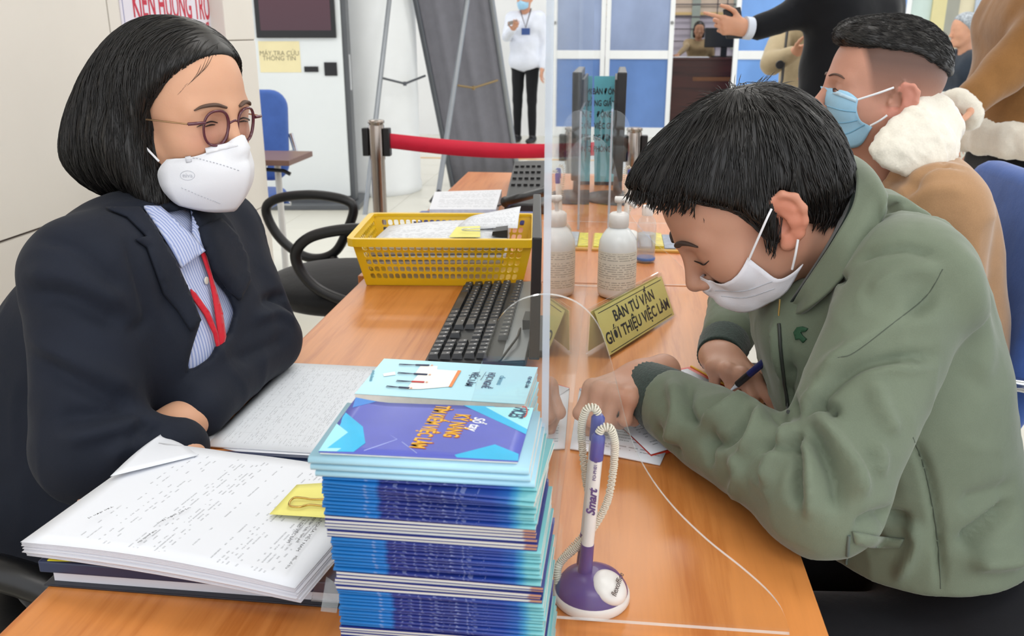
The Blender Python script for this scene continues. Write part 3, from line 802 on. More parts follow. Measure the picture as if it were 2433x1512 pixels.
# ================================================================== booklet stacks
def ramp_mat(name, stops, rough=.35, axis=0, scale=1.0, streak=None, bumpy=0):
    m = bpy.data.materials.new(name); t = NT(m); MATS[name] = m
    s = t.new('SeparateXYZ', {0: t.obj()})
    x = t.math('MULTIPLY', s.outputs[axis], scale)
    wob = t.math('MULTIPLY', t.math('SUBTRACT', t.noise(t.mapped(t.obj(), (1, 300, 900)), 1, 1), .5), .04)
    c = t.ramp(t.math('ADD', x, wob), [(p, lin(k)) for p, k in stops], 'LINEAR')
    if streak:
        n = t.noise(t.mapped(t.obj(), (260, 4, 900)), 1, 2)
        band = t.math('MULTIPLY', t.math('GREATER_THAN', x, streak[0]), t.math('LESS_THAN', x, streak[1]))
        c = t.mix(t.math('MULTIPLY', t.math('MULTIPLY', t.math('GREATER_THAN', n, .6), band), .3), c, lin('#aab4d8'))
    t.set(Base_Color=c, Roughness=rough)
    return m
ORD = 'first second third fourth fifth sixth seventh eighth ninth tenth eleventh twelfth thirteenth fourteenth fifteenth sixteenth seventeenth eighteenth nineteenth twentieth twenty-first twenty-second twenty-third twenty-fourth twenty-fifth twenty-sixth twenty-seventh'.split()
BL, BD = .156, .098
M_spine = ramp_mat('booklet_spine_blue', [(0, '#1e78c4'), (.25, '#1f74c0'), (.275, '#23307e'), (.55, '#1c2b74'), (.80, '#1e3d90'), (.87, '#235aa6'), (.905, '#3f90bc'), (.935, '#6fb6bf'), (1, '#78bcc0')], .35, 0, 1 / BL, (.18, .74))
M_page = ramp_mat('booklet_pages_cream', [(0, '#c8c9c2'), (.5, '#cfd0c8'), (.93, '#cfcfc6'), (.945, '#b98a70'), (1, '#b58468')], .8, 0, 1 / BL)
M_cov = mat('booklet_cover_indigo', '#27327c', .35, vary=.1); M_side = mat('booklet_side_white', '#d6d4cc', .8, vary=.08, vscale=60)
def booklet_mesh(kind, th):
    b = MB()
    if kind == 'spine':
        # cross-section in y,z with a rounded spine at y=0, extruded along x
        prof = [(BD, 0), (.002, 0), (.0007, th * .15), (0, th * .5), (.0007, th * .85), (.002, th), (BD, th)]
        pts = [(0, y, z) for y, z in prof]; b.prism(pts, (BL, 0, 0)); n = len(prof)
        b.m = [2, 2] + [0] * (n - 1) + [2]; b.sm = [False, False] + [True] * (n - 1) + [False]
    else:
        c = .00035
        b.box((0, .0006, c), (BL - .0004, BD, th - c), 1); b.m[-6:] = [1, 1, 1, 2, 1, 2]
        b.box((0, 0, 0), (BL, BD, c), 0); b.box((0, 0, th - c), (BL, BD, th), 0)
    return b
s1o = V(-.208, .553, 0)
def stack_frame(o, ang): return Matrix.Translation(Vector(o)) @ Matrix.Rotation(ang, 4, 'Z')
# bundles from the top down: (kind, count, thickness, dx, which, place word)
bundles = [('spine', 11, .00265, .006, 'uppermost blue bundle'), ('page', 6, .0028, .007, 'upper cream edged bundle'),
           ('spine', 10, .0027, .010, 'second blue bundle'), ('page', 5, .0029, .011, 'middle cream edged bundle'),
           ('spine', 12, .0026, .013, 'third blue bundle'), ('page', 9, .0026, .012, 'lowest cream edged bundle'),
           ('spine', 14, .0027, .0145, 'bottom blue bundle')]
ztop_thin = .9435
zc = ztop_thin
cover_mats = {'spine': [M_spine, M_cov, M_side], 'page': [M_cov, M_page, M_side]}
meshes = {}
total = sum(n * th for _, n, th, _, _ in bundles); kz = (ztop_thin - DZ - .0005) / total
for kind, n, th, dx, where in bundles:
    th *= kz
    key = (kind, round(th, 6)); o0 = None
    for k in range(n):
        zc -= th
        if o0 is None: o = booklet_mesh(kind, th * .97).build('booklet', cover_mats[kind]); o0 = o
        else: o = o0.copy(); COL.objects.link(o)
        j = RNG.uniform(-1, 1, 3)
        fan = (1.0 - k / n)
        o.location = (s1o[0] + dx + j[0] * .0012 + .001, s1o[1] + j[1] * .0009, zc); o.rotation_euler = (0, 0, math.radians(-.6 + j[2] * .8))
        if kind == 'spine' and k in (1, 2) and where.startswith('upper'): o.rotation_euler = (0, 0, math.radians(-2.6 - k)); o.location.x += .001
        tag(o, ('thin blue booklet, spine outward, %s in the ' if kind == 'spine' else 'thin booklet, page edge outward, %s in the ') % (ORD[k] + ' from the top') + where, 'booklet', where)
# three light blue booklets and the purple one on top
M_lb = mat('booklet_light_blue', '#a5d3e6', .3, vary=.03, vscale=20); M_lbp = mat('pages_white', '#d9d8d2', .8, vary=.08, vscale=80)
def thick_booklet(loc, ang, th, L, D, label, spine=True):
    b = MB(); prof = [(D, 0), (.003, 0), (.001, th * .12), (0, th * .4), (.0006, th * .8), (.003, th), (D, th)]
    b.prism([(0, y, z) for y, z in prof], (L, 0, 0)); n = len(prof); b.m = [1, 1] + [0] * (n - 1) + [1]; b.sm = [False] * 2 + [True] * (n - 1) + [False]
    o = b.build('booklet', [M_lb, M_lbp]); o.location = loc; o.rotation_euler = (0, 0, ang); tag(o, label, 'booklet', 'thick light blue booklets'); return o
zz = ztop_thin
for k, (dx, da, lb) in enumerate(((.004, .004, 'light blue booklet, lowest of three above the blue bundles'), (.001, -.004, 'light blue booklet, middle of three on the tall stack'), (0, .002, 'light blue booklet directly under the purple job skills booklet'))):
    thick_booklet((s1o[0] + dx - .001, s1o[1] - .001 - .001 * k, zz), da, .0055, BL + .003, BD + .001, lb); zz += .0056
ZT = zz
A_ = [atz(*p, ZT + .003) for p in ((757, 1073), (1231, 1096), (1268, 970), (846, 955))]
tb_ = empty('booklet', tuple(A_[0]), label='purple and blue job skills booklet with yellow lettering, on top of stack', cat='booklet')
xa_ = A_[1] - A_[0]; ya_ = A_[3] - A_[0]; xa_n = xa_ / np.linalg.norm(xa_)
def tp(u, v, dz=0.0):   # u along the long edge, v towards the back
    return (A_[0]*(1-u)+A_[1]*u)*(1-v) + (A_[3]*(1-u)+A_[2]*u)*v + V(0, 0, dz)
bend_t = lambda u, v: (0, 0, .0035 * max(0, .16 - u) / .16 * v + .001 * math.sin(v * 3) * (1 - u))
M_pur = mat('cover_purple', '#5a62bd', .3, vary=.06, vscale=30); M_cy = mat('cover_cyan', '#22b4e4', .3, vary=.08, vscale=30); M_mint = mat('cover_mint', '#9fe3ea', .3, vary=.04); M_az = mat('cover_azure', '#3f86d8', .3, vary=.08, vscale=30)
sheet('cover', (tp(0, 0), tp(1, 0), tp(1, 1), tp(0, 1)), M_pur, tb_, .0009, 16, 10, bend=bend_t)
MB().prism([tp(.004, .01, -.001), tp(.996, .01, -.001), tp(.996, .98, -.001), tp(.004, .98, -.001)], (0, 0, -.0016)).build('pages', M_lbp, tb_)
def decal(poly, m_, nm, dz):
    vs = [tp(u, v, dz) + np.array(bend_t(u, v)) for u, v in poly]; mesh_obj(nm, vs, [tuple(range(len(vs)))], m_, tb_)
def px_uv(px, py):
    q = atz(px, py, ZT + .003) - A_[0]; M2 = np.array([xa_[:2], ya_[:2]]).T; u, v = np.linalg.solve(M2, q[:2]); return (min(max(u, 0), 1), min(max(v, 0), 1))
def dpx(pts, m_, nm, dz=.0002): decal([px_uv(*p) for p in pts], m_, nm, dz)
dpx([(1100, 963), (1172, 967), (1262, 1023), (1258, 1036), (1247, 1034)], M_cy, 'colour_panel')
dpx([(1151, 970), (1268, 970), (1257, 1023)], M_mint, 'colour_panel')
dpx([(1080, 1082), (1175, 1058), (1232, 1080), (1231, 1096), (1085, 1088)], M_cy, 'colour_panel')
dpx([(757, 1073), (822, 990), (862, 1018), (868, 1055), (840, 1075)], M_cy, 'colour_panel')
dpx([(757, 1073), (800, 1015), (845, 1045), (800, 1074)], M_mint, 'colour_panel', .0003)
dpx([(846, 955), (895, 958), (838, 978)], M_az, 'colour_panel')
M_ln = mat('cover_line', '#b8c4ee', .4)
for pl_ in ([(860, 995), (943, 1046)], [(943, 1046), (865, 1072)], [(955, 1052), (990, 1078)]):
    a, b = [tp(*px_uv(*p), .0003) for p in pl_]; MB().tube([a, b], .0003, 4).build('printed_line', M_ln, tb_)
M_yl = mat('letter_yellow', '#f0b41e', .4); M_wl = mat('letter_white', '#f2f4f8', .4); M_nv = mat('letter_navy', '#1e3a5f', .4); M_rd = mat('letter_red', '#d8453a', .4); M_or = mat('letter_orange_shadow', '#a34d2a', .4)
def cover_text(s_, p_start, p_end, h_px, m_, dz=.0005, bold=.0, base=None, shear=0):
    """text running from one pixel to another across the cover (reads from the far edge towards the near edge)"""
    a = tp(*px_uv(*p_start), dz); b = tp(*px_uv(*p_end), dz); h = h_px
    o = text_mesh('lettering', s_, h, Matrix.Identity(4), m_, None, .0001, align='LEFT', offset=bold, shear=shear)
    xs = [v.co.x for v in o.data.vertices]; k = np.linalg.norm(b - a) / (max(xs) - min(xs)); o.data.transform(Matrix.Translation((-min(xs), 0, 0)))
    d = b - a; o.data.transform(frame(a, d, np.cross([0, 0, 1.], d)) @ Matrix.Diagonal((k, 1, 1, 1))); place(o, tb_)
cover_text('TÌM KIẾM VIỆC LÀM', (1051, 967), (989, 1067), .0168, M_or, .00040, .0007)
cover_text('TÌM KIẾM VIỆC LÀM', (1050, 968), (988, 1066), .0158, M_yl, .0007, .0003)
cover_text('KỸ NĂNG', (1097, 988), (1068, 1042), .0168, M_or, .00040, .0007)
cover_text('KỸ NĂNG', (1096, 989), (1067, 1041), .0158, M_yl, .0007, .0003)
cover_text('Sổ tay', (1138, 996), (1119, 1028), .013, M_wl, .0005, .0002, shear=.3)
cover_text('HCES', (1236, 974), (1219, 996), .017, M_nv, .0005, .0003, shear=.15)
arc = [tp(*px_uv(1240 + 9 * math.cos(q), 982 + 14 * math.sin(q)), .0006) for q in np.linspace(-1.8, 1.3, 14)]
MB().tube(arc, .0005, 5).build('logo_arc', M_rd, tb_)
# second stack behind the fin: light blue guide booklets
z2 = .946; s2o = atz(843, 935, z2); s2b = atz(1240, 960, z2); ang2 = math.atan2(s2b[1] - s2o[1], s2b[0] - s2o[0])
d_ = float(np.linalg.norm(atz(905, 852, z2) - s2o)); n2 = 26; th2 = (z2 - DZ - .0008) / n2
cvl = mat('guide_cover_light_blue', '#b4e4f2', .3, vary=.02); M_gb = mat('guide_back_cover', '#9fd0e0', .4)
def guide_booklet():
    b = MB(); th = th2 * .985; b.box((0, 0, .0004), (.151, d_, th - .0005), 1); b.box((0, -.0004, th - .0005), (.1515, d_, th), 0); b.box((0, -.0004, 0), (.1515, d_, .0004), 2)
    return b.build('guide_booklet', [cvl, M_lbp, M_gb])
g0 = guide_booklet()
for k in range(n2):
    o = g0 if k == 0 else g0.copy()
    if k: COL.objects.link(o)
    j = RNG.uniform(-1, 1, 3); o.location = (s2o[0] + j[0] * .0008 * (k > 0), s2o[1] + .0004 + j[1] * .0008 * (k > 0), z2 - th2 * (k + 1)); o.rotation_euler = (0, 0, ang2 + j[2] * .006 * (k > 0))
    tag(o, 'light blue vocational guide booklet with cartoon people, on top' if k == 0 else ('light blue guide booklet just under the topmost guide booklet' if k == 1 else 'light blue guide booklet, %s from the top of the rear stack' % ORD[k]), 'booklet', None if k < 2 else 'buried light blue guide booklets')
# cover picture of the topmost guide booklet
def gpt(px, py, dz=.0003): return atz(px, py, z2 + dz)
gpar = g0
def gdec(pts, m_, nm, dz=.0003): 
    vs = [gpt(*p, dz) for p in pts]; mesh_obj(nm, vs, [tuple(range(len(vs)))], m_, gpar)
M_gw = mat('print_white', '#f4f2ee', .5); M_go = mat('print_orange', '#e88a4a', .5); M_gk = mat('print_dark', '#2b3350', .5); M_gr = mat('print_red', '#c23b3a', .5); M_gs = mat('print_sky', '#7cc3e8', .5); M_gsk = mat('print_skin', '#e6b294', .5)
gdec([(880, 925), (950, 880), (1065, 868), (1100, 885), (1070, 925), (960, 935)], M_gs, 'print_panel', .0002) if False else None
gdec([(985, 890), (1000, 868), (1040, 870), (1036, 893)], M_gw, 'print_panel')
gdec([(965, 925), (1005, 876), (1095, 882), (1070, 919), (1000, 925)], M_gw, 'print_panel', .0004)
gdec([(1066, 919), (1088, 880), (1096, 881), (1073, 920)], M_go, 'print_panel', .0006)
def figure(p0, p1, m_, head):
    a = gpt(*p0, .0009); b = gpt(*p1, .0009); mid = a * .45 + b * .55; side = np.cross(b - a, [0, 0, 1.]); side /= np.linalg.norm(side)
    M_ = MB(); M_.tube([mid, b], .0016, 6, flat=.3); M_.build('printed_body', m_, gpar)
    MB().tube([a + side * .0012, mid], .0005, 5, flat=.5).tube([a - side * .0012, mid], .0005, 5, flat=.5).build('printed_legs', M_gk, gpar)
    MB().lathe([(.0011, -.0001), (.0011, .0002)], tuple(b + (b - a) * .09), 10).build('printed_head', M_gsk, gpar)
figure((948, 866), (1020, 868), M_gk, 1); figure((945, 886), (1015, 890), M_gk, 1); figure((942, 905), (1008, 908), M_gr, 1); figure((918, 918), (972, 922), M_gk, 1)
MB().prism([gpt(910, 889), gpt(938, 884), gpt(940, 891), gpt(912, 895)], (0, 0, .0003)).build('print_panel', M_gw, gpar)
def gtext(s_, a_, b_, h, m_=None):
    a = gpt(*a_, .0005); b = gpt(*b_, .0005); o = text_mesh('lettering', s_, h, Matrix.Identity(4), m_ or M_nv, None, .0001, align='LEFT', offset=.0001)
    xs = [v.co.x for v in o.data.vertices]; k = np.linalg.norm(b - a) / (max(xs) - min(xs)); o.data.transform(Matrix.Translation((-min(xs), 0, 0))); d = b - a
    o.data.transform(frame(a, d, np.cross([0, 0, 1.], d)) @ Matrix.Diagonal((k, 1, 1, 1))); place(o, gpar)
gtext('HỌC NGHỀ', (1169, 886), (1151, 922), .0095); gtext('VIỆC LÀM', (1131, 884), (1112, 917), .0095)
gtext('CẨM NANG', (1193, 893), (1183, 914), .005, mat('print_pale', '#6fa6bb', .5)); gtext('CỤC VIỆC LÀM', (1260, 895), (1250, 921), .004); gtext('HÀ NỘI, NĂM 2020', (887, 880), (880, 905), .003, MATS['print_pale'])
MB().tube([gpt(1155, 884, .0005), gpt(1142, 903, .0005)], .0002, 4).build('printed_line', M_nv, gpar)

# ================================================================== papers on the left
M_paper = mat('paper_white', '#e9ecf3', .55, vary=.015); M_pedge = ramp_mat('paper_edges', [(0, '#d4d4dc'), (1, '#dcdce2')], .8)
M_form = printed('form_print', '#e9ecf3', '#5a5f6a', 62, 7, (.05, .93), (.1, .84), .54, .42, gap=.42)
M_form2 = printed('table_print', '#e4e8ee', '#4a525c', 54, 9, (.04, .97), (.06, .9), .55, .34, grid=7)
# A4 pile, long side left-right; header at the right end
zp = .80
p = [atz(47, 1283, .795), atz(697, 1392, zp), None, None]
lx = (p[1] - p[0]); ly = np.cross([0, 0, 1.], lx); ly /= np.linalg.norm(ly)
p[2] = p[1] + ly * .205; p[3] = p[0] + ly * .205
pile = empty('paper_pile', tuple(p[0]), label='thick pile of printed A4 forms under a yellow note, left foreground', cat='papers')
def warp(u, v): return np.array([0, 0, .010 * max(0, .35 - u) * v * 2 + .004 * math.sin(PI * u) - .012 * (u - .5) ** 2 + .03 * max(0, v - .85) / .15 * max(0, .42 - abs(u - .5)) * 0])
NS = 12
for k in range(NS):
    dz = -.0010 * k; j = RNG.uniform(-1, 1, 4) * .0016
    q = [x + V(j[0] + .0005 * k, j[1] - .0004 * k, dz) for x in p]
    bf = lambda u, v, k=k: warp(u, v) + np.array([0, 0, -.0003 * k * math.sin(PI * u)])
    if k == 0: sheet('top_form', (q[0], q[1], q[2], q[3]), M_paper, pile, .0005, 16, 12, bend=bf)
    else: sheet('sheet', (q[0], q[1], q[2], q[3]), M_pedge, pile, .0008, 10, 6, bend=bf)
# printed face: own sheet rotated so that the rows run across the page
sheet('printed_face', (p[1] + V(0, 0, .0004), p[2] + V(0, 0, .0004), p[3] + V(0, 0, .0004), p[0] + V(0, 0, .0004)), M_form, pile, .0001, 12, 16, bend=lambda u, v: warp(1 - v, u))
M_tx = mat('print_black', '#33343a', .6)
def pile_text(s_, a_, b_, h):
    a = atz(*a_, zp + .0045); b = atz(*b_, zp + .0045); o = text_mesh('lettering', s_, h, Matrix.Identity(4), M_tx, None, .00005, align='LEFT')
    xs = [v.co.x for v in o.data.vertices]; k = np.linalg.norm(b - a) / (max(xs) - min(xs)); o.data.transform(Matrix.Translation((-min(xs), 0, 0))); d = b - a
    o.data.transform(frame(a, d, np.cross([0, 0, 1.], d)) @ Matrix.Diagonal((k, 1, 1, 1))); place(o, pile)
pile_text('NGHĨA VIỆT NAM', (762, 1238), (706, 1310), .0042); pile_text('Độc lập - Tự do - Hạnh phúc', (748, 1230), (705, 1290), .0036); pile_text('Ý TÌM VIỆC LÀM', (722, 1235), (684, 1290), .0046); pile_text('Mẫu số 01a', (704, 1322), (680, 1352), .0036)
pile_text('Tên đơn vị', (268, 1204), (210, 1232), .0030); pile_text('Vị trí việc làm', (452, 1206), (374, 1244), .0030); pile_text('Thời gian bắt đầu', (371, 1260), (328, 1290), .003)
# lifted back corner sheet
lc = [atz(300, 1116, .805), atz(470, 1080, .80), aty(385, 1030, .93), aty(372, 1040, .93)]
tag(sheet('loose_sheet', (atz(262, 1132, .803), atz(470, 1082, .803), aty(398, 1042, .905), aty(384, 1031, .90)), M_paper, None, .0004, 8, 8, bend=lambda u, v: (0, 0, .003 * math.sin(PI * v))), 'white loose sheet with a corner lifted at the back of the form pile', 'paper')
# yellow sticky note and gold binder clip
yn = [atz(*q, zp + .006) for q in ((640, 1222), (800, 1236), (800, 1150), (705, 1152))]
tag(sheet('sticky_note', yn, mat('note_yellow', '#efe884', .6, vary=.03), None, .0004, 8, 6, bend=lambda u, v: (0, 0, .002 * u)), 'yellow sticky note on the printed forms at the stack edge', 'note')
bc = empty('binder_clip', tuple(atz(720, 1190, zp + .009)), label='gold wire binder clip over the yellow sticky note', cat='clip')
M_gold = mat('gold_wire', '#c9a860', .25, .9)
for pts in ([(800, 1186), (745, 1187), (722, 1184), (700, 1183), (688, 1194), (690, 1203), (712, 1205), (740, 1200), (800, 1208)],):
    MB().tube(spline([atz(*q, zp + .010) for q in pts], 5), .0011, 6).build('wire_handle', M_gold, bc)
cb = atz(800, 1197, zp + .006); MB().prism([cb + V(-.006, -.014, -.012), cb + V(.02, -.014, -.012), cb + V(.02, -.014, .004), cb + V(-.002, -.014, .006)], (0, .028, 0)).build('clip_body', M_blk, bc)
# navy folder with grey inner pages under the pile, yellow leaflet peeking out
fo = empty('document_folder', tuple(atz(95, 1380, .755)), label='navy blue hard folder full of papers under the form pile', cat='folder')
F0, F1 = atz(103, 1388, .753), atz(783, 1440, .753); fx = (F1 - F0); fyv = np.cross([0, 0, 1.], fx / np.linalg.norm(fx)) * .23
M_navy = mat('folder_navy', '#25304e', .35, vary=.06); M_navyd = mat('folder_dark', '#20242f', .3, vary=.06)
F1 = F0 + fx * 1.12
def slab(a, b, z0, z1, back, m_, nm, bev=0, ins=0):
    a = a + fx / np.linalg.norm(fx) * ins; b = b - fx / np.linalg.norm(fx) * ins; o_ = fyv / .23 * ins
    return MB().prism([V(*(a + o_)[:2], z0), V(*(b + o_)[:2], z0), V(*(b + back)[:2], z0), V(*(a + back)[:2], z0)], (0, 0, z1 - z0)).build(nm, m_, fo, bevel=bev)
slab(F0, F1, .7505, .7525, fyv, M_navyd, 'back_cover', .0008); slab(F0, F1, .7527, .7655, fyv, M_pedge, 'papers', 0, .007)
slab(F0 - fx * .006, F1, .7657, .7775, fyv, M_navy, 'front_cover', .0015)
sp = MB().prism([V(*(F0 + fyv)[:2], .7505), V(*(F1 + fyv)[:2], .7505), V(*(F1 + fyv * 1.03)[:2], .7505), V(*(F0 + fyv * 1.03)[:2], .7505)], (0, 0, .029)).build('spine', M_navy, fo)
ye = [atz(*q, .7782) for q in ((112, 1332), (790, 1345), (800, 1290), (150, 1290))]
tag(sheet('leaflet', ye, mat('leaflet_yellow', '#ece02c', .4, vary=.05), None, .0012, 4, 4), 'yellow and red leaflet lying between the form pile and navy folder', 'leaflet')
lf = bpy.data.objects['leaflet']
mesh_obj('red_print', [atz(*q, .7797) for q in ((128, 1328), (172, 1331), (180, 1308), (138, 1305))], [(0, 1, 2, 3)], mat('leaflet_red', '#d8463c', .4), lf)
mesh_obj('photo_print', [atz(*q, .7797) for q in ((174, 1332), (330, 1337), (330, 1318), (182, 1308))], [(0, 1, 2, 3)], mat('leaflet_photo', '#6f7484', .4, vary=.4, vscale=60), lf)
pp = empty('plastic_sleeve', tuple(atz(770, 1440, .77)), label='clear plastic sleeve corner between folder and booklet stack', cat='sleeve')
sheet('sleeve', [atz(*q, .782) for q in ((762, 1452), (800, 1456), (810, 1395), (775, 1370))], glassy('sleeve_plastic', (.9, .9, .92, 1), 1.45, solid=.15, rough=.1), pp, .0006, 4, 4)
# printed table document and blank sheet beside it
dq = [atz(*q, .7524) for q in ((490, 1062), (760, 1076), (905, 872), (680, 864))]
tag(sheet('table_document', (dq[1], dq[2], dq[3], dq[0]), M_form2, None, .002, 10, 8, bend=lambda u, v: (0, 0, .0006 * math.sin(6 * u) + .0015 * v), mats=M_paper), 'printed table document lying beside the folded arm of the woman', 'document')
bq = [atz(*q, .7508) for q in ((455, 1050), (735, 1112), (780, 1010), (560, 990))]
tag(sheet('blank_sheet', bq, M_paper, None, .0006, 8, 6, bend=lambda u, v: (0, 0, .0006 * math.sin(5 * u))), 'blank white sheet partly under the printed table document', 'paper')

# ================================================================== yellow basket with documents
M_bask = mat('basket_yellow', '#edc21e', .32, vary=.04, vscale=12)
rz = math.radians(5.0); bo = V(-.345, 1.835, DZ); BW, BDp, BH = .365, .255, .105
bk_ = empty('plastic_basket', tuple(bo), (0, 0, rz), 'yellow perforated plastic basket holding clipped documents', 'basket')
def basket_wall(w0, w1, off0, off1, M, cols, rows, nm):
    """perforated wall: bottom width w0, top width w1; holes are real openings"""
    vs = []; f = []
    def P(u, v):  # u in -.5...5, v 0..1
        w = w0 + (w1 - w0) * v; return M @ Vector((u * w, off0 + (off1 - off0) * v, .002 + (BH - .004) * v))
    def quad(*p):
        b = len(vs); vs.extend([tuple(q) for q in p]); f.append(tuple(range(b, b + len(p))))
    u0, u1, v0, v1 = -.46, .46, .12, .9
    quad(P(-.5, 0), P(.5, 0), P(.5, v0), P(-.5, v0)); quad(P(-.5, v1), P(.5, v1), P(.5, 1), P(-.5, 1)); quad(P(-.5, v0), P(u0, v0), P(u0, v1), P(-.5, v1)); quad(P(u1, v0), P(.5, v0), P(.5, v1), P(u1, v1))
    du = (u1 - u0) / cols; dv = (v1 - v0) / rows
    for i in range(cols):
        for j in range(rows):
            cu, cv = u0 + (i + .5) * du, v0 + (j + .5) * dv
            outer = [(-.5, -.5), (0, -.5), (.5, -.5), (.5, 0), (.5, .5), (0, .5), (-.5, .5), (-.5, 0)]
            inner = [(-.33, -.31), (0, -.39), (.33, -.31), (.39, 0), (.33, .31), (0, .39), (-.33, .31), (-.39, 0)]
            b = len(vs); vs.extend([tuple(P(cu + a * du, cv + c_ * dv)) for a, c_ in outer + inner])
            for k in range(8): f.append((b + k, b + (k + 1) % 8, b + 8 + (k + 1) % 8, b + 8 + k))
    o = mesh_obj(nm, vs, f, M_bask, bk_, world=False)
    s_ = o.modifiers.new('thickness', 'SOLIDIFY'); s_.thickness = .0022; s_.offset = 0
    return o
ins = .022
basket_wall(BW - 2*ins, BW, -(BDp/2 - ins), -BDp/2, Matrix.Identity(4), 24, 5, 'front_wall'); basket_wall(BW - 2*ins, BW, -(BDp/2 - ins), -BDp/2, Matrix.Rotation(PI, 4, 'Z'), 24, 5, 'back_wall')
for s_ in (1, -1): basket_wall(BDp - 2*ins, BDp, -(BW/2 - ins), -BW/2, Matrix.Rotation(s_ * PI / 2, 4, 'Z'), 14, 5, 'side_wall')
MB().box((-BW/2 + ins, -BDp/2 + ins, .0005), (BW/2 - ins, BDp/2 - ins, .003)).build('bottom', M_bask, bk_, world=False)
def rrect(w, d, r, z, n=5):
    out = []
    for cx_, cy_, a0 in ((w/2-r, d/2-r, 0), (-w/2+r, d/2-r, PI/2), (-w/2+r, -d/2+r, PI), (w/2-r, -d/2+r, 3*PI/2)):
        for k in range(n + 1): q = a0 + PI/2*k/n; out.append((cx_+r*math.cos(q), cy_+r*math.sin(q), z))
    return out
def ring(w, d, r, z0, z1, t, nm):
    a, b = rrect(w, d, r, z0), rrect(w - 2*t, d - 2*t, max(r - t, .002), z0); c_, e = rrect(w, d, r, z1), rrect(w - 2*t, d - 2*t, max(r - t, .002), z1); n = len(a); f = []
    for k in range(n):
        j = (k + 1) % n; f += [(k, j, 2*n+j, 2*n+k), (n+j, n+k, 3*n+k, 3*n+j), (2*n+k, 2*n+j, 3*n+j, 3*n+k), (j, k, n+k, n+j)]
    return mesh_obj(nm, a + b + c_ + e, f, M_bask, bk_, world=False)
ring(BW + .02, BDp + .02, .02, BH - .006, BH, .013, 'rim'); ring(BW + .02, BDp + .02, .02, BH - .016, BH - .006, .003, 'rim_lip')
RB = Matrix.Translation(Vector(bo)) @ Matrix.Rotation(rz, 4, 'Z')
def bp(x, y, z): return np.array(RB @ Vector((x, y, z)))
M_bform = printed('basket_print', '#e6e9ef', '#565a66', 26, 7, (.05, .95), (.08, .92), .5, .5)
bd = empty('document_bundle', tuple(bp(0, 0, .09)), label='white clipped document bundle lying in the yellow basket', cat='documents')
for k in range(5):
    j = RNG.uniform(-1, 1, 3) * .004
    sheet('sheet' if k else 'top_sheet', (bp(-.155+j[0], -.095+j[1], .088-.01*k), bp(.125+j[0], -.098+j[1], .094-.01*k), bp(.13, .08+j[1], .10-.01*k), bp(-.14, .085+j[1], .086-.01*k)), M_bform if k == 0 else M_pedge, bd, .007 if k else .0006, 8, 6, bend=lambda u, v: (0, 0, .006 * math.sin(PI * u) * v))
sheet('raised_sheet', (bp(.02, .0, .101), bp(.15, -.03, .106), bp(.155, .09, .13), bp(.06, .085, .112)), M_bform, bd, .0005, 6, 6, bend=lambda u, v: (0, 0, .006 * math.sin(PI * v)))
sheet('sticky_note', (bp(.01, -.085, .0985), bp(.075, -.09, .1), bp(.07, -.01, .106), bp(.02, -.01, .104)), MATS['note_yellow'], bd, .0004, 4, 4)
b2 = empty('binder_clip', tuple(bp(.1, -.05, .1)), label='black binder clip on the documents in the basket', cat='clip')
MB().prism([bp(.098, -.075, .1), bp(.13, -.076, .094), bp(.13, -.076, .112), bp(.1, -.075, .108)], np.array(RB.to_3x3() @ Vector((0, .035, .002)))).build('clip_body', M_blk, b2)
MB().tube(spline([bp(.105, -.07, .108), bp(.06, -.067, .108), bp(.04, -.064, .108), (bp(.035, -.056, .108)), bp(.04, -.048, .108), bp(.06, -.046, .108), bp(.105, -.044, .11)], 4), .0012, 6).build('wire_handle', M_chr, b2)

# ================================================================== keyboard
kb = empty('computer_keyboard', (-.235, 1.53, DZ), label='black and silver computer keyboard lengthwise on the front desk', cat='keyboard')
k0 = atz(1008, 858, .762); k1 = atz(1102, 676, .762)
kyd = (k1 - k0); KL = .452; kyd /= np.linalg.norm(kyd); kxd = np.array([kyd[1], -kyd[0], 0]); KW = .158
KMx = frame(V(*(k1)[:2], DZ), -kyd, kxd)   # x runs from the far end to the near end, y from the user edge to the silver edge
if True:
    KMx = Matrix(((-kyd[0], kxd[0], 0, k1[0]), (-kyd[1], kxd[1], 0, k1[1]), (0, 0, 1, DZ), (0, 0, 0, 1)))
M_key = mat('key_black', '#26282b', .35, vary=.05); M_kbb = mat('keyboard_base', '#1b1c1f', .45, vary=.05); M_sil = mat('keyboard_silver', '#8d9296', .35, .3, vary=.04); M_leg = mat('key_legend', '#c9ccd0', .5)
def kv(pts): return [tuple(KMx @ Vector(q)) for q in pts]
MB().add(kv([(0,0,.002),(KL,0,.002),(KL,KW,.002),(0,KW,.002),(0,0,.012),(KL,0,.012),(KL,KW,.022),(0,KW,.022)]), [(3,2,1,0),(4,5,6,7),(0,1,5,4),(1,2,6,5),(2,3,7,6),(3,0,4,7)]).build('case', M_kbb, kb, bevel=.003)
MB().add(kv([(.0,.121,.0195),(KL,.121,.0195),(KL,KW,.0225),(0,KW,.0225),(.0,.121,.021),(KL,.121,.021),(KL,KW,.0245),(0,KW,.0245)]), [(3,2,1,0),(4,5,6,7),(0,1,5,4),(1,2,6,5),(2,3,7,6),(3,0,4,7)]).build('silver_strip', M_sil, kb, bevel=.002)
U_ = .019
rows = [[1.25,1.25,1.25,6.25,1.25,1.25,1.25,1.25], [2.25]+[1]*10+[2.75], [1.75]+[1]*11+[2.25], [1.5]+[1]*12+[1.5], [1]*13+[2], [1]*13+[1]]
keyc = {}
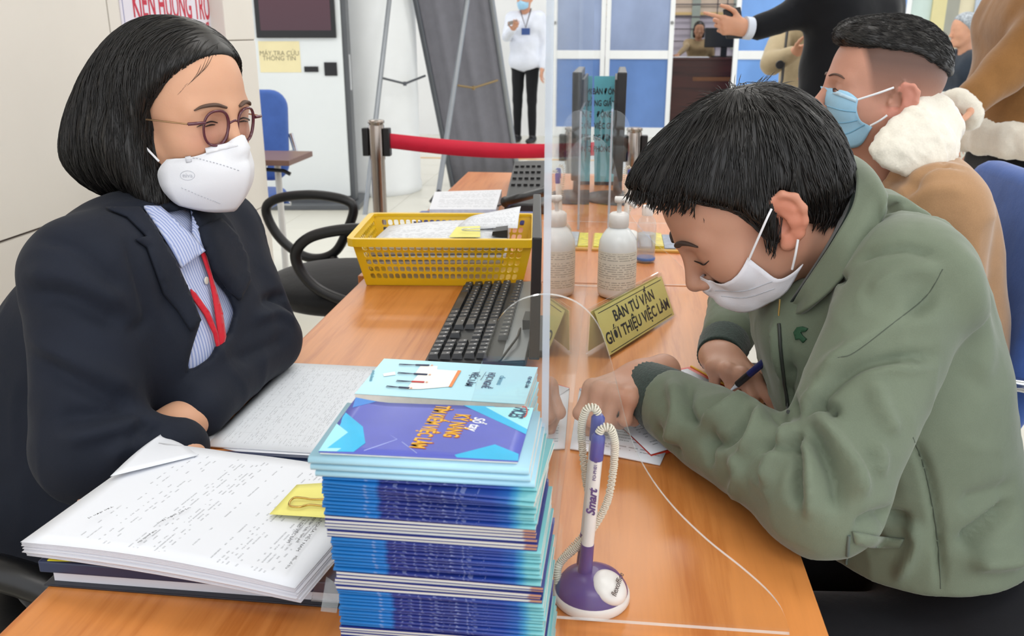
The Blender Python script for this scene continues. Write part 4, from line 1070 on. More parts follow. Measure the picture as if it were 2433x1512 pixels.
def key(x, y, w, d=1.0):
    kk_ = round(w, 2), round(d, 2); z = .0125 + y / KW * .010
    if kk_ not in keyc:
        ww, dd = w * U_ - .0022, d * U_ - .0022; i = .0028
        b = MB().add([(-ww/2,-dd/2,0),(ww/2,-dd/2,0),(ww/2,dd/2,0),(-ww/2,dd/2,0),(-ww/2+i,-dd/2+i*.7,.0075),(ww/2-i,-dd/2+i*.7,.0075),(ww/2-i,dd/2-i*.6,.0085),(-ww/2+i,dd/2-i*.6,.0085)], [(3,2,1,0),(4,5,6,7),(0,1,5,4),(1,2,6,5),(2,3,7,6),(3,0,4,7)])
        if w < 4: b.add([(-.002,.001,.0081),(.0014,.001,.0081),(.0014,.0042,.0084),(-.002,.0042,.0084)], [(0,1,2,3)], 1)
        o = b.build('key', [M_key, M_leg], kb, world=False); keyc[kk_] = o
    else: o = keyc[kk_].copy(); COL.objects.link(o)
    o.matrix_basis = Matrix.Translation((-kb.location)) @ KMx @ Matrix.Translation((x, y, z))
for r, row in enumerate(rows):
    x = .008; y = .0135 + r * U_ + (.006 if r == 5 else 0)
    tot = sum(row); sc_ = 15.0 / tot
    for w in row:
        w2 = w * sc_; key(x + w2 * U_ / 2, y, w2); x += w2 * U_
xn = .008 + 15 * U_ + .006
for (c_, r) in ((0, 0), (1, 0), (2, 0), (1, 1), (0, 3), (1, 3), (2, 3), (0, 4), (1, 4), (2, 4), (0, 5), (1, 5), (2, 5)): key(xn + (c_ + .5) * U_, .0135 + r * U_ + (.006 if r == 5 else 0), 1)
xn += 3 * U_ + .006
for r in range(5):
    for c_ in range(4):
        if xn + (c_ + 1) * U_ < KL: key(xn + (c_ + .5) * U_, .0135 + r * U_, 1)

# ================================================================== pen holders
M_pviolet = mat('plastic_violet', '#4b3d84', .3, vary=.04); M_pw = mat('plastic_white', '#ece9e6', .3, vary=.02); M_cord = mat('cord_ivory', '#e4dccb', .4, vary=.03); M_pblue = mat('plastic_blue', '#3a4398', .3, vary=.04)
def coil(path, R, r, turns_per_m):
    P = spline(path, 12); out = []; ph = 0
    for i in range(len(P) - 1):
        a, b = P[i], P[i+1]; L = np.linalg.norm(b - a); t = (b - a) / (L + 1e-9); h = np.array([1., 0, 0]) if abs(t[0]) < .8 else np.array([0, 1., 0])
        u = np.cross(t, h); u /= np.linalg.norm(u); w = np.cross(t, u); n = 10
        for k in range(n):
            s = k / n; ph += turns_per_m * L / n * 2 * PI; out.append(a * (1 - s) + b * s + R * (math.cos(ph) * u + math.sin(ph) * w))
    return out
def pen_holder(c, label, detail=True):
    o = empty('pen_holder', tuple(c), label=label, cat='pen holder'); X, Y, Z = c
    MB().lathe([(.034, .0005), (.0355, .003), (.0352, .0085), (.033, .011)], c, 40, sx=1, sy=1.0).build('base', M_pw, o)
    MB().lathe([(.0335, .0105), (.0325, .014), (.027, .022), (.016, .028), (.006, .0305)], c, 40).build('dome', M_pviolet, o)
    bd_ = sdf_obj('badge', ell((X + .016, Y - .010, Z + .020), (.0175, .019, .0095), Euler((.25, .42, .2)).to_matrix()), (X - .01, Y - .04, Z), (X + .045, Y + .02, Z + .04), .0014, M_pw, o)
    if detail:
        text_mesh('lettering', 'flexoffice', .0075, frame((X + .0235, Y - .0155, Z + .0277), (.25, .9, .25), (-.8, .2, .5)) , M_tx, bd_, .0002)
    for k, (dx, dy, tilt) in enumerate(((-.007, .0, .06), (-.0085, .018, .06))):
        p0 = V(X + dx, Y + dy, Z + .02); ax = V(tilt, -.01, 1.0); ax /= np.linalg.norm(ax); H = .158 if k == 0 else .168
        MB().tube([p0, p0 + ax * .038], [.0068, .006], 16).build('socket', M_pviolet, o)
        MB().tube([p0 + ax * .036, p0 + ax * (H - .034)], .0056, 16).build('pen_barrel', M_pw, o)
        MB().tube([p0 + ax * (H - .034), p0 + ax * (H - .012), p0 + ax * (H - .009)], [.0061, .0061, .004], 16).build('pen_cap', M_pblue, o)
        if detail and k == 0:
            B = p0 + ax * .084
            text_mesh('lettering', 'Smart', .011, frame(B + V(0, -.0060, 0), ax, np.cross([0, -1., 0], ax)), M_pviolet, o, .0002, shear=.3, offset=.0003)
            text_mesh('lettering', 'FO-PH01 0.7', .0042, frame(B + ax * .033 + V(0, -.0060, 0), ax, np.cross([0, -1., 0], ax)), M_pviolet, o, .0002)
        T = p0 + ax * (H - .009); sd = 1 if k == 0 else -1
        path = [T, T + V(.004 * sd, 0, .006), T + V(.011 * sd, .0, .003), T + V(.0145 * sd, .002, -.02), T + V(.009 * sd, .004, -.07), T + V(-.004 * sd - .006, .006, -.11), V(X - .03, Y + .008, Z + .03), V(X - .031, Y, Z + .012)]
        MB().tube(coil(path, .0031, .0009, 480 if detail else 200), .00085, 5).build('coil_cord', M_cord, o)
    return o
pen_holder((float(atz(1389, 1425, DZ)[0]) + .006, .703, DZ), 'white and violet double pen holder on the front desk by acrylic sheet')
f2 = atz(1490, 575, DZ)
pen_holder((float(f2[0]), float(f2[1]), DZ), 'second double pen holder further back behind the white pump bottle', False)

# ================================================================== bottles
def bottle_label_mat():
    return printed('bottle_label', '#ecece2', '#50544c', 17, 10, (.0, 1), (.02, .97), .42, .6, rough=.4, gap=.12)
M_bw = mat('bottle_white', '#eef2f3', .22, vary=.01)
bx = aty(1466, 640, 1.70)
bt = empty('pump_bottle', (float(bx[0]), 1.70, DZ), label='white hand sanitizer pump bottle with printed label behind yellow sign', cat='bottle')
bc_ = (float(bx[0]), 1.70, DZ)
ztb = float(aty(1466, 556, 1.70)[2]) - DZ   # shoulder
hb = ztb
MB().lathe([(.030, .0005), (.036, .004), (.0375, .012), (.0375, hb - .028), (.036, hb - .014), (.031, hb - .002), (.023, hb + .009), (.0165, hb + .014), (.0155, hb + .018)], bc_, 40).build('bottle_body', M_bw, bt)
MB().lathe([(.018, hb + .014), (.0195, hb + .016), (.0195, hb + .038), (.015, hb + .042), (.009, hb + .043)], bc_, 32).build('collar', M_pw, bt)
MB().lathe([(.0045, hb + .04), (.0045, hb + .062), (.009, hb + .062), (.0095, hb + .070), (.007, hb + .072)], bc_, 20).build('pump_stem', M_pw, bt)
MB().tube(spline([V(bc_[0] - .008, 1.70, DZ + hb + .068), V(bc_[0] + .012, 1.694, DZ + hb + .068), V(bc_[0] + .026, 1.690, DZ + hb + .060), V(bc_[0] + .031, 1.689, DZ + hb + .054)], 5), [.006] * 6 + [.005] * 5 + [.004] * 5, 10).build('nozzle', M_pw, bt)
vs = []; uv = []; fs = []; nseg = 40
for j, z in enumerate((.02, hb - .03)):
    for k in range(nseg + 1):
        q = -2.6 + 5.2 * k / nseg - PI / 2; vs.append((bc_[0] + .0378 * math.cos(q), 1.70 + .0378 * math.sin(q), DZ + z)); uv.append((k / nseg, j))
for k in range(nseg): fs.append((k, k + 1, nseg + 2 + k, nseg + 1 + k))
mesh_obj('label_sheet', vs, fs, bottle_label_mat(), bt, True, uvs=uv)
M_pet = glassy('bottle_clear', (.93, .95, .96, 1), 1.4, solid=.12, solidcol=(.85, .88, .9, 1), rough=.05)
cx_ = aty(1535, 580, 1.98); cl = empty('clear_bottle', (float(cx_[0]), 1.98, DZ), label='small clear plastic bottle with white cap near the pump bottle', cat='bottle'); cc = (float(cx_[0]), 1.98, DZ)
MB().lathe([(.018, .0005), (.0215, .003), (.0215, .085), (.018, .098), (.011, .106), (.0105, .11)], cc, 28).build('bottle_body', M_pet, cl)
MB().lathe([(.019, .003), (.0202, .004), (.0202, .066), (.019, .0665)], cc, 28).build('gel', glassy('gel', (.9, .91, .93, 1), 1.36, solid=.3, solidcol=(.86, .86, .88, 1)), cl)
MB().lathe([(.0125, .108), (.0125, .128), (.011, .130)], cc, 20).build('cap', M_pw, cl)
MB().lathe([(.0217, .006), (.0219, .0065), (.0219, .0115), (.0217, .012)], cc, 28).build('blue_band', mat('band_blue', '#4a7fd0', .4), cl)

# ================================================================== yellow tent sign
BLp, BRp = atz(1446, 853, DZ + .001), atz(1604, 752, DZ + .001); TLp = atz(1408, 733, .829)
sg = empty('tent_sign', tuple((BLp + BRp) / 2), label='yellow tent sign in clear acrylic for the job counselling desk', cat='sign')
M_sy = mat('sign_yellow', '#f6e896', .4, vary=.04, vscale=25)
sn = np.cross(BRp - BLp, TLp - BLp); sn /= np.linalg.norm(sn); sx_ = (BRp - BLp); Ls = np.linalg.norm(sx_); sx_ /= Ls; sy_ = (TLp - BLp) - sx_ * ((TLp - BLp) @ sx_); Hs = np.linalg.norm(sy_); sy_ /= Hs
FM = frame(BLp, sx_, sy_)
skew = float((TLp - BLp) @ sx_)
back_dir = V(-sn[0], -sn[1], 0); back_dir /= np.linalg.norm(back_dir)
def fquad(m_, z0, z1, x0, x1, y0, y1, nm): return MB().box((x0, y0, z0), (x1, y1, z1), M=FM).build(nm, m_, sg)
fquad(M_sy, .0008, .0014, .004, Ls - .004, .004, Hs - .006, 'front_card'); fquad(M_acr, .0016, .0034, 0, Ls, 0, Hs, 'front_holder'); fquad(M_acr, -.0014, .0006, 0, Ls, 0, Hs, 'inner_holder')
top = BLp + sy_ * Hs; bot = BLp + back_dir * min(.040, 2 * Hs * math.sqrt(max(0, 1 - sy_[2] ** 2)) + .004); bot[2] = DZ + .001
sy2 = top + back_dir * .004 - bot; FB = frame(bot + sx_ * Ls, -sx_, sy2); Hb = float(np.linalg.norm(sy2))
MB().box((0, 0, 0), (Ls, Hb, .002), M=FB).build('back_holder', M_acr, sg); MB().box((.004, .004, -.001), (Ls - .004, Hb - .006, -.0004), M=FB).build('back_card', M_sy, sg)
def sign_text(s_, cx2, cy2, h, w):
    o = text_mesh('lettering', s_, h, Matrix.Identity(4), M_tx, None, .0001, offset=.0006); xs = [v.co.x for v in o.data.vertices]; k = w / (max(xs) - min(xs))
    o.data.transform(FM @ Matrix.Translation((cx2, cy2, .00165)) @ Matrix.Diagonal((k, 1, 1, 1))); place(o, sg)
sign_text('BÀN TƯ VẤN', Ls * .5, Hs * .66, .026, Ls * .58); sign_text('GIỚI THIỆU VIỆC LÀM', Ls * .5, Hs * .33, .027, Ls * .92)
for y_ in (.08, .86): fquad(M_tx, .0015, .0017, .012, Ls - .012, Hs * y_, Hs * y_ + .0012, 'printed_line')

# ================================================================== things on the far desk
mx = empty('computer_monitor', (.035, 2.85, DZ), label='black monitor seen edge-on at the far desk beside blue notice', cat='monitor')
zt_ = float(aty(1480, 172, 2.6)[2]); zb_ = float(aty(1480, 432, 2.6)[2])
MB().add([(.008, 2.6, zb_), (.032, 2.6, zb_), (.032, 3.02, zb_), (.012, 3.02, zb_), (.006, 2.6, zt_), (.034, 2.6, zt_), (.034, 3.02, zt_), (.012, 3.02, zt_)], [(3,2,1,0),(4,5,6,7),(0,1,5,4),(1,2,6,5),(2,3,7,6),(3,0,4,7)]).build('screen', M_blk, mx, bevel=.004)
MB().box((.0, 2.61, zb_ + .02), (.008, 3.0, zt_ - .02)).build('back_shell', M_dk, mx, bevel=.003)
MB().tube([V(.02, 2.8, DZ + .01), V(.02, 2.8, zb_ + .1)], [.03, .02], 12, flat=.5).build('stand', M_dk, mx)
MB().lathe([(.12, .0005), (.12, .006), (.06, .014), (.03, .02)], (.02, 2.78, DZ), 32, sx=.9, sy=1.0).build('base', M_dk, mx)
ns = [aty(1412, 432, 3.03), aty(1466, 432, 3.03), aty(1466, 181, 3.03), aty(1412, 181, 3.03)]
no = empty('notice_card', tuple(ns[0]), label='blue notice card standing upright next to the edge-on monitor', cat='notice')
MB().prism([ns[0], ns[1], ns[2], ns[3]], (0, .003, 0)).build('card', mat('card_blue', '#5fb2c4', .5, vary=.03), no)
MB().prism([V(ns[0][0], 3.033, DZ), V(ns[1][0], 3.033, DZ), V(ns[1][0], 3.033, ns[0][2] + .02), V(ns[0][0], 3.033, ns[0][2] + .02)], (0, .004, 0)).build('card_foot', M_dk, no)
for s_, py in (('BÀN ĐÓN', 218), ('NG GIẤY', 246), ('ĐỘNG', 273), ('VIỆC GIẢ', 300), ('NG ĐỊNH', 328), ('PHÒNG V', 355)):
    text_mesh('lettering', s_, .027, frame(aty(1436, py, 3.029), (1, 0, 0), (0, 0, 1)), M_tx, no, .0002, xs=.62, offset=.0006)
tr = empty('leaflet_tray', tuple(atz(1500, 590, DZ)), label='shallow tray of coloured leaflets on the far desk', cat='tray')
t0, t1 = atz(1405, 600, DZ), atz(1640, 600, DZ)
MB().box((t0[0], 2.07, DZ + .0005), (t1[0], 2.24, DZ + .006)).build('tray_base', mat('tray_yellow', '#d8a850', .5, vary=.05), tr, bevel=.001)
cols = ['#e8dc4a', '#b8c4d4', '#e6d84a', '#6f86b0', '#cfd4da', '#d8c84a', '#8a94a8', '#c8404a']
for k in range(8):
    x0 = t0[0] + .004 + k * (t1[0] - t0[0] - .008) / 8; x1 = x0 + (t1[0] - t0[0] - .008) / 8 - .002
    MB().box((x0, 2.085, DZ + .006), (x1, 2.232, DZ + .009 + .002 * (k % 3))).build('leaflet', mat('leaflet_%s' % cols[k][1:], cols[k], .4, vary=.25, vscale=70), tr)
# documents, telephone and folder on the staff side of the far desk
dp = [atz(*q, DZ + .03) for q in ((1020, 497), (1178, 497), (1192, 450), (1033, 455))]
tag(MB().prism([V(*q[:2], DZ + .0005) for q in dp], (0, 0, .028)).build('document_pile', [mat('pile_side', '#dfe0e6', .7, vary=.08, vscale=90)]), 'pile of white printed documents beside the black telephone', 'documents')
sheet('top_page', [q + V(0, 0, -.001) for q in dp], printed('pile_print', '#e6e8ee', '#70757f', 22, 7, (.1, .95), (.08, .92), .45, .5), bpy.data.objects['document_pile'], .0004, 2, 2)
ph = empty('telephone', tuple(atz(1240, 500, DZ)), label='black desk telephone with handset beside the white documents', cat='telephone')
pq = [atz(*q, DZ) for q in ((1198, 508), (1300, 510), (1300, 428), (1222, 430))]
MB().add([tuple(q) for q in pq] + [tuple(pq[0] + V(0, 0, .03)), tuple(pq[1] + V(0, 0, .03)), tuple(pq[2] + V(0, 0, .07)), tuple(pq[3] + V(0, 0, .07))], [(3,2,1,0),(4,5,6,7),(0,1,5,4),(1,2,6,5),(2,3,7,6),(3,0,4,7)]).build('phone_body', M_dk, ph, bevel=.006)
hs = [atz(1202, 480, DZ + .07), atz(1235, 470, DZ + .085), atz(1290, 455, DZ + .085)]
MB().tube(spline(hs, 6), [.022] + [.017] * 11 + [.022], 12, flat=.7).build('handset', M_blk, ph)
for i in range(5):
    for j in range(4):
        u, v = .12 + .16 * i, .38 + .15 * j; q = (pq[0]*(1-u)+pq[1]*u)*(1-v) + (pq[3]*(1-u)+pq[2]*u)*v; z = .03 + .04 * v
        MB().box((q[0] - .006, q[1] - .008, q[2] + z - .002), (q[0] + .006, q[1] + .008, q[2] + z + .006)).build('button', M_blk, ph, bevel=.001)
MB().tube(spline([atz(1098, 508, DZ + .004), atz(1130, 500, DZ + .006), atz(1180, 490, DZ + .02), hs[0]], 6), .003, 6).build('phone_cord', M_blk, ph)
fq = [atz(*q, DZ + .012) for q in ((982, 523), (1262, 525), (1262, 512), (982, 514))]
tag(MB().prism([V(*q[:2], DZ + .0005) for q in (fq[0], fq[1], fq[1] + V(0, .1, 0), fq[0] + V(0, .1, 0))], (0, 0, .018)).build('ring_binder', mat('binder_blue', '#4a5aa0', .35, vary=.05), bevel=.003), 'blue binder lying behind the yellow basket', 'binder')
tag(sheet('paper', [atz(*q, DZ + .021) for q in ((940, 524), (1000, 526), (985, 512), (955, 513))], M_paper, None, .001, 3, 3), 'small white paper corner poking out left of the blue binder', 'paper')
# small black screen seen edge-on behind the acrylic, with its cable
sm = empty('computer_monitor', (-.135, 1.42, DZ), label='black screen seen edge-on between keyboard and acrylic sheet', cat='monitor')
ya, yb = 1.24, 1.6; xa2 = float(aty(1258, 600, ya)[0]); xb2 = float(aty(1261, 600, yb)[0]); zt2 = float(aty(1264, 565, ya)[2])
MB().add([(xa2, ya, DZ + .03), (xa2 + .016, ya, DZ + .03), (xb2 + .016, yb, DZ + .03), (xb2, yb, DZ + .03), (xa2 + .004, ya, zt2), (xa2 + .018, ya, zt2), (xb2 + .018, yb, zt2), (xb2 + .004, yb, zt2)], [(3,2,1,0),(4,5,6,7),(0,1,5,4),(1,2,6,5),(2,3,7,6),(3,0,4,7)]).build('screen', M_blk, sm, bevel=.002)
MB().box((xb2 + .002, 1.33, DZ + .0005), (xb2 + .07, 1.52, DZ + .012)).build('base', M_blk, sm, bevel=.003)
MB().box((xb2 + .005, 1.40, DZ + .012), (xb2 + .03, 1.45, DZ + .04)).build('stand', M_blk, sm)
tag(MB().tube(spline([atz(1186, 860, DZ + .026), atz(1212, 825, DZ + .028), atz(1230, 800, DZ + .03), atz(1238, 780, DZ + .02), atz(1258, 770, DZ + .006)], 6), .0022, 6).build('cable', M_blk), 'thin black cable crossing the silver keyboard edge', 'cable')
# papers under the hand of the writing man
cbA, cbB, cbC, cbD = V(.246, 1.125, DZ), V(.132, 1.306, DZ), V(-.036, 1.2, DZ), V(.06, .995, DZ)
fd = empty('document_folder', tuple(cbA), label='red and yellow edged folder under the writing hand', cat='folder')
MB().prism([cbD + V(0, 0, .0005), cbA + V(0, 0, .0005), cbB + V(0, 0, .0005), cbC + V(0, 0, .0005)], (0, 0, .004)).build('lower_cover', mat('folder_red', '#c8361f', .4, vary=.05), fd)
MB().tube([cbA + V(.001, -.002, .005), cbB + V(.001, .0, .005)], .002, 6).build('yellow_edge', mat('folder_yellow', '#e8b23c', .4), fd)
M_form3 = printed('form_print_small', '#e8eaf2', '#484c58', 30, 7, (.06, .94), (.08, .9), .45, .55)
e1 = (cbB - cbA); e2 = (cbC - cbB)
pA, pB, pC, pD = cbA + e2 * .05 + e1 * .03 + V(0, 0, .006), cbB + e2 * .05 - e1 * .03 + V(0, 0, .006), cbC + V(.0, -.004, .006), cbD + V(0, 0, .006)
tag(sheet('written_form', (pD, pA, pB, pC), M_form3, None, .001, 8, 8, bend=lambda u, v: (0, 0, .001 * math.sin(5 * v))), 'white form sheet being filled in with a pen by the man', 'paper')
lp = [atz(*q, DZ + .004) for q in ((1338, 1068), (1440, 1105), (1640, 1062), (1362, 935))]
lq = [V(-.040, 1.005, DZ + .003), V(.07, .975, DZ + .003), V(.12, 1.17, DZ + .0035), V(-.036, 1.195, DZ + .0035)]
tag(sheet('printed_form', lq, printed('form_print_large', '#e8eaf2', '#484c58', 24, 6, (.08, .96), (.1, .62), .42, .6), None, .0018, 8, 8, bend=lambda u, v: (0, 0, .001 * math.sin(4 * u))), 'printed form sheet beneath the resting fist of the man', 'paper')

# ================================================================== people: shared builders
def join_obj(name, parts, m, parent, tint=None, disp=None):
    """one mesh from several implicit pieces: parts = [(f, lo, hi, h, smooth)]"""
    VV = []; QQ = []; b = 0
    for f, lo, hi, h, sm in parts:
        v, q = sdf_mesh(f, lo, hi, h)
        if sm: v = relax(v, q, sm)
        VV.append(v); QQ.append(q + b); b += len(v)
    v = np.concatenate(VV); q = np.concatenate(QQ)
    if disp: v = disp(v, q)
    me = bpy.data.meshes.new(name); me.vertices.add(len(v)); me.vertices.foreach_set('co', v.astype(np.float32).ravel())
    me.loops.add(len(q) * 4); me.loops.foreach_set('vertex_index', q.astype(np.int32).ravel())
    me.polygons.add(len(q)); me.polygons.foreach_set('loop_start', np.arange(0, len(q) * 4, 4, dtype=np.int32)); me.polygons.foreach_set('use_smooth', np.ones(len(q), bool))
    me.materials.append(m)
    if tint is not None:
        a = me.color_attributes.new('tint', 'FLOAT_COLOR', 'POINT'); a.data.foreach_set('color', tint(v).astype(np.float32).ravel())
    me.update(calc_edges=True); me.validate()
    o = bpy.data.objects.new(name, me); COL.objects.link(o)
    if parent is not None: place(o, parent)
    return o
def bvh_of(o):
    me = o.data; v = np.empty(len(me.vertices) * 3, np.float32); me.vertices.foreach_get('co', v); v = v.reshape(-1, 3)
    return BVHTree.FromPolygons([tuple(p) for p in v], [tuple(p.vertices) for p in me.polygons])
def hit(bv, px, py, off=0.0):
    h = bv.ray_cast(Vector(CAM), Vector(ray(px, py)).normalized(), 20)
    if h[0] is None: return None, None
    n = np.array(h[1]); d = ray(px, py)
    if n @ d > 0: n = -n
    return np.array(h[0]) + n * off, n
def head_matrix(yaw, pitch, roll, local, world, scale=1.0):
    """face looks along +x turned by yaw about z, pitched down by pitch, rolled about its own axis"""
    R = Matrix.Rotation(yaw, 4, 'Z') @ Matrix.Rotation(pitch, 4, 'Y') @ Matrix.Rotation(roll, 4, 'X')
    M = R @ Matrix.Scale(scale, 4); t = Vector(world) - (M @ Vector(local)); return Matrix.Translation(t) @ M
def ear_prims(s):
    """s=+1 left ear, -1 right ear; local head space"""
    c = V(-.010, s * .0745, -.002); a = V(.955, s * .12, .25); a /= np.linalg.norm(a); b = V(-.27, s * .1, .96); b -= a * (a @ b); b /= np.linalg.norm(b)
    # ear stands away from the head towards its back
    n = np.cross(a, b) * s; n /= np.linalg.norm(n); n = n if n[1] * s > 0 else -n
    def E(x, y, z=0): return c + a * x + b * y + n * (z + max(0, -x + .012) * .42)
    rim = [E(.013, .004, .001), E(.0135, .017, .003), E(.008, .029, .005), E(-.004, .0335, .006), (E(-.0155, .027, .0065)), E(-.0205, .012, .007), E(-.019, -.004, .006), E(-.0125, -.018, .004), E(-.003, -.028, .002)]
    P = [(rc(rim[i], rim[i+1], .0042 if i < 7 else .0048), .004) for i in range(len(rim) - 1)]
    P.append((ell(E(.002, -.0275, .001), (.0085, .006, .0085)), .006))
    anti = [E(-.004, .021, .003), E(-.0115, .012, .0045), E(-.011, -.002, .004), E(-.006, -.013, .003)]
    P += [(rc(anti[i], anti[i+1], .0036), .005) for i in range(3)]
    plate = U([rc(E(.0, .022, -.003), E(-.008, .0, -.002), .009), rc(E(.004, .024, -.002), E(-.010, .022, .0), .0065, .006), rc(E(-.012, .016, .0), E(-.013, .0, .0), .006), rc(E(-.008, .0, -.003), E(.0, -.018, -.002), .009, .008), rc(E(.008, .0, -.006), E(-.01, .0, -.004), .008)], .008)
    P.append((plate, .004)); P.append((ell(E(.012, -.008, .002), (.005, .004, .006)), .005))
    return P, ell(E(.0035, -.003, .0045), (.0085, .0055, .0115))
def head_sdf(w=1.0, jaw=1.0, chin=0.0, neck=True, eyes=True, nose=1.0, ear=(1, -1), neck_to=(-.06, 0, -.17), neck_r=.054):
    P = [ell((-.008, 0, .045), (.097, .0765 * w, .086)), (ell((.044, 0, .04), (.046, .058 * w, .06)), .03), (ell((.038, 0, -.028 + chin * .5), (.050, .056 * w, .076 - chin * .5)), .04)]
    for s in (1, -1):
        P += [(rc((-.005, s * .050 * w, -.04), (.05, s * .022 * jaw, -.090 + chin), .022 * jaw, .018), .03), (ell((.056, s * .040 * w, -.022), (.026, .024, .027)), .025),
              (rc((.086, s * .008, .021), (.072, s * .046, .020), .0085, .008), .018)]
    P += [(ell((.066, 0, -.094 + chin), (.021, .023 * jaw, .017)), .025), (rc((.090, 0, .014), (.110 + .004 * (nose - 1), 0, -.030), .0065, .0095 * nose), .016), (ell((.109, 0, -.035), (.0095, .0105 * nose, .0085)), .008),
          (ell((.099, .0115 * nose, -.038), (.010, .0075, .0072)), .007), (ell((.099, -.0115 * nose, -.038), (.010, .0075, .0072)), .007), (ell((.088, 0, -.066), (.010, .022, .011)), .012)]
    if neck: P.append((rc((-.028, 0, -.05), neck_to, neck_r, neck_r * 1.08), .04))
    f = U(P, .02)
    for s in (1, -1): f = S(f, ell((.099, s * .033, .004), (.013, .019, .0105)), .012)
    f0 = f
    if eyes:
        lids = [ell((.0765, s * .0325, .0035), (.0125, .0165, .0120)) for s in (1, -1)]
        f = U([f0, (lids[0], .006), (lids[1], .006)], .006)
    for s in ear:
        pe, cav = ear_prims(s); f = S(U([f] + pe, .005), cav, .004)
    for s in (1, -1): f = S(f, ell((.1045, s * .0075, -.0445), (.004, .0032, .003)), .002)
    return f
def fingers_prims(W, f, s, n, curls, thumb, size=1.0, spread=None, rad=1.0):
    """hand from wrist W: f forward, s towards the thumb, n back of hand; curls per finger (index..little) = 3 bend angles; thumb = 3 direction triples"""
    f, s, n = [np.asarray(q, float) / np.linalg.norm(q) for q in (f, s, n)]
    L = [(.043, .026, .021), (.047, .030, .022), (.043, .028, .021), (.034, .021, .019)]; off = [(.090, .027), (.094, .009), (.089, -.0095), (.080, -.027)]
    P = []; knu = []; r0 = .0088 * rad * size
    for i in range(4):
        a, b = off[i]; K = W + size * (f * a + s * b + n * (.004 if i in (1, 2) else 0)); knu.append(K)
        Bs = W + size * (f * .012 + s * b * .62); P.append((rc(Bs, K, .0150 * size, .0112 * size), .010))
        P.append((ell(K, (.0112 * size,) * 3), .004))
        sp = (spread[i] if spread else (.09, .02, -.05, -.12)[i]); d = f * math.cos(sp) + s * math.sin(sp); ang = 0; p = K
        for j in range(3):
            ang += curls[i][j]; dd = d * math.cos(ang) - n * math.sin(ang); q = p + dd * L[i][j] * size
            rr = r0 * (1, .93, .84, .72)[j]; r2 = r0 * (1, .93, .84, .72)[j+1]
            if i == 3: rr *= .87; r2 *= .87
            P.append((rc(p, q, rr, r2), .004 if j else .008)); p = q
    P.append((rc(W - f * .03 * size, W + f * .02 * size, .0245 * size, .025 * size), .02))
    T = W + size * (f * .022 + s * .024 - n * .006); lens = (.046, .033, .026); rads = (.0135, .0098, .0092, .0078)
    for j in range(3):
        t = thumb[j]; d = f * t[0] + s * t[1] + n * t[2]; d /= np.linalg.norm(d); q = T + d * lens[j] * size; P.append((rc(T, q, rads[j] * size, rads[j+1] * size), .010 if j == 0 else .004)); T = q
    return P
def bounds(pts, r): a = np.array(pts); return a.min(0) - r, a.max(0) + r
def strands(name, src, n, m, parent, flow, length=(.03, .06), rad=.0004, seg=5, seed=1, lift=.0006, keep=None, droop=0.0, sides=3, taper=True, wob=.0):
    """fine locks laid along a hair surface; flow(p, n) gives the direction in world space"""
    rng = np.random.default_rng(seed); me = src.data
    v = np.empty(len(me.vertices) * 3, np.float32); me.vertices.foreach_get('co', v); v = v.reshape(-1, 3).astype(float)
    nn = np.empty(len(me.vertices) * 3, np.float32); me.vertices.foreach_get('normal', nn); nn = nn.reshape(-1, 3).astype(float)
    ids = np.arange(len(v))
    if keep is not None: ids = ids[keep(v)]
    ids = rng.choice(ids, n); bv = bvh_of(src); VV = []; FF = []
    P = v[ids].copy(); N = nn[ids].copy(); Ls = rng.uniform(*length, n); jit = rng.normal(0, 1, (n, 3)) * .12
    path = [P + N * lift * 0]; alive = np.ones(n, bool)
    cur = P.copy(); cn = N.copy()
    for k in range(seg):
        d = flow(cur, cn) + jit; d = d - (d * cn).sum(1)[:, None] * cn * (1 - droop); d /= np.linalg.norm(d, axis=1)[:, None] + 1e-9
        nx = cur + d * (Ls / seg)[:, None]
        for i in range(n):
            loc, no, _, dist = bv.find_nearest(Vector(nx[i]), .03)
            if loc is not None:
                no = np.array(no); lo = np.array(loc); e = lift * (.4 + 1.2 * math.sin(PI * (k + 1) / (seg + 1)) )
                tgt = lo + no * e
                nx[i] = tgt * (1 - droop) + nx[i] * droop; cn[i] = no
        path.append(nx); cur = nx
    path = np.stack(path, 1)
    for i in range(n):
        pts = path[i]; b = len(VV)
        t = pts[-1] - pts[0]; t /= np.linalg.norm(t) + 1e-9; u = np.cross(t, N[i]); u /= np.linalg.norm(u) + 1e-9; w = np.cross(t, u)
        for k in range(seg + 1):
            r = rad * (math.sin(PI * min(.5, .15 + .6 * k / seg) if k < seg * .6 else PI * (.5 + .47 * (k / seg - .6) / .4)) if taper else 1)
            for s in range(sides):
                q = 2 * PI * s / sides; VV.append(pts[k] + r * (1.6 * math.cos(q) * u + math.sin(q) * w))
        for k in range(seg):
            for s in range(sides): FF.append((b + k*sides + s, b + k*sides + (s+1) % sides, b + (k+1)*sides + (s+1) % sides, b + (k+1)*sides + s))
    me2 = bpy.data.meshes.new(name); me2.from_pydata([tuple(q) for q in VV], [], FF); me2.materials.append(m); me2.polygons.foreach_set('use_smooth', np.ones(len(FF), bool)); me2.update()
    o = bpy.data.objects.new(name, me2); COL.objects.link(o); place(o, parent); return o
from mathutils.geometry import delaunay_2d_cdt
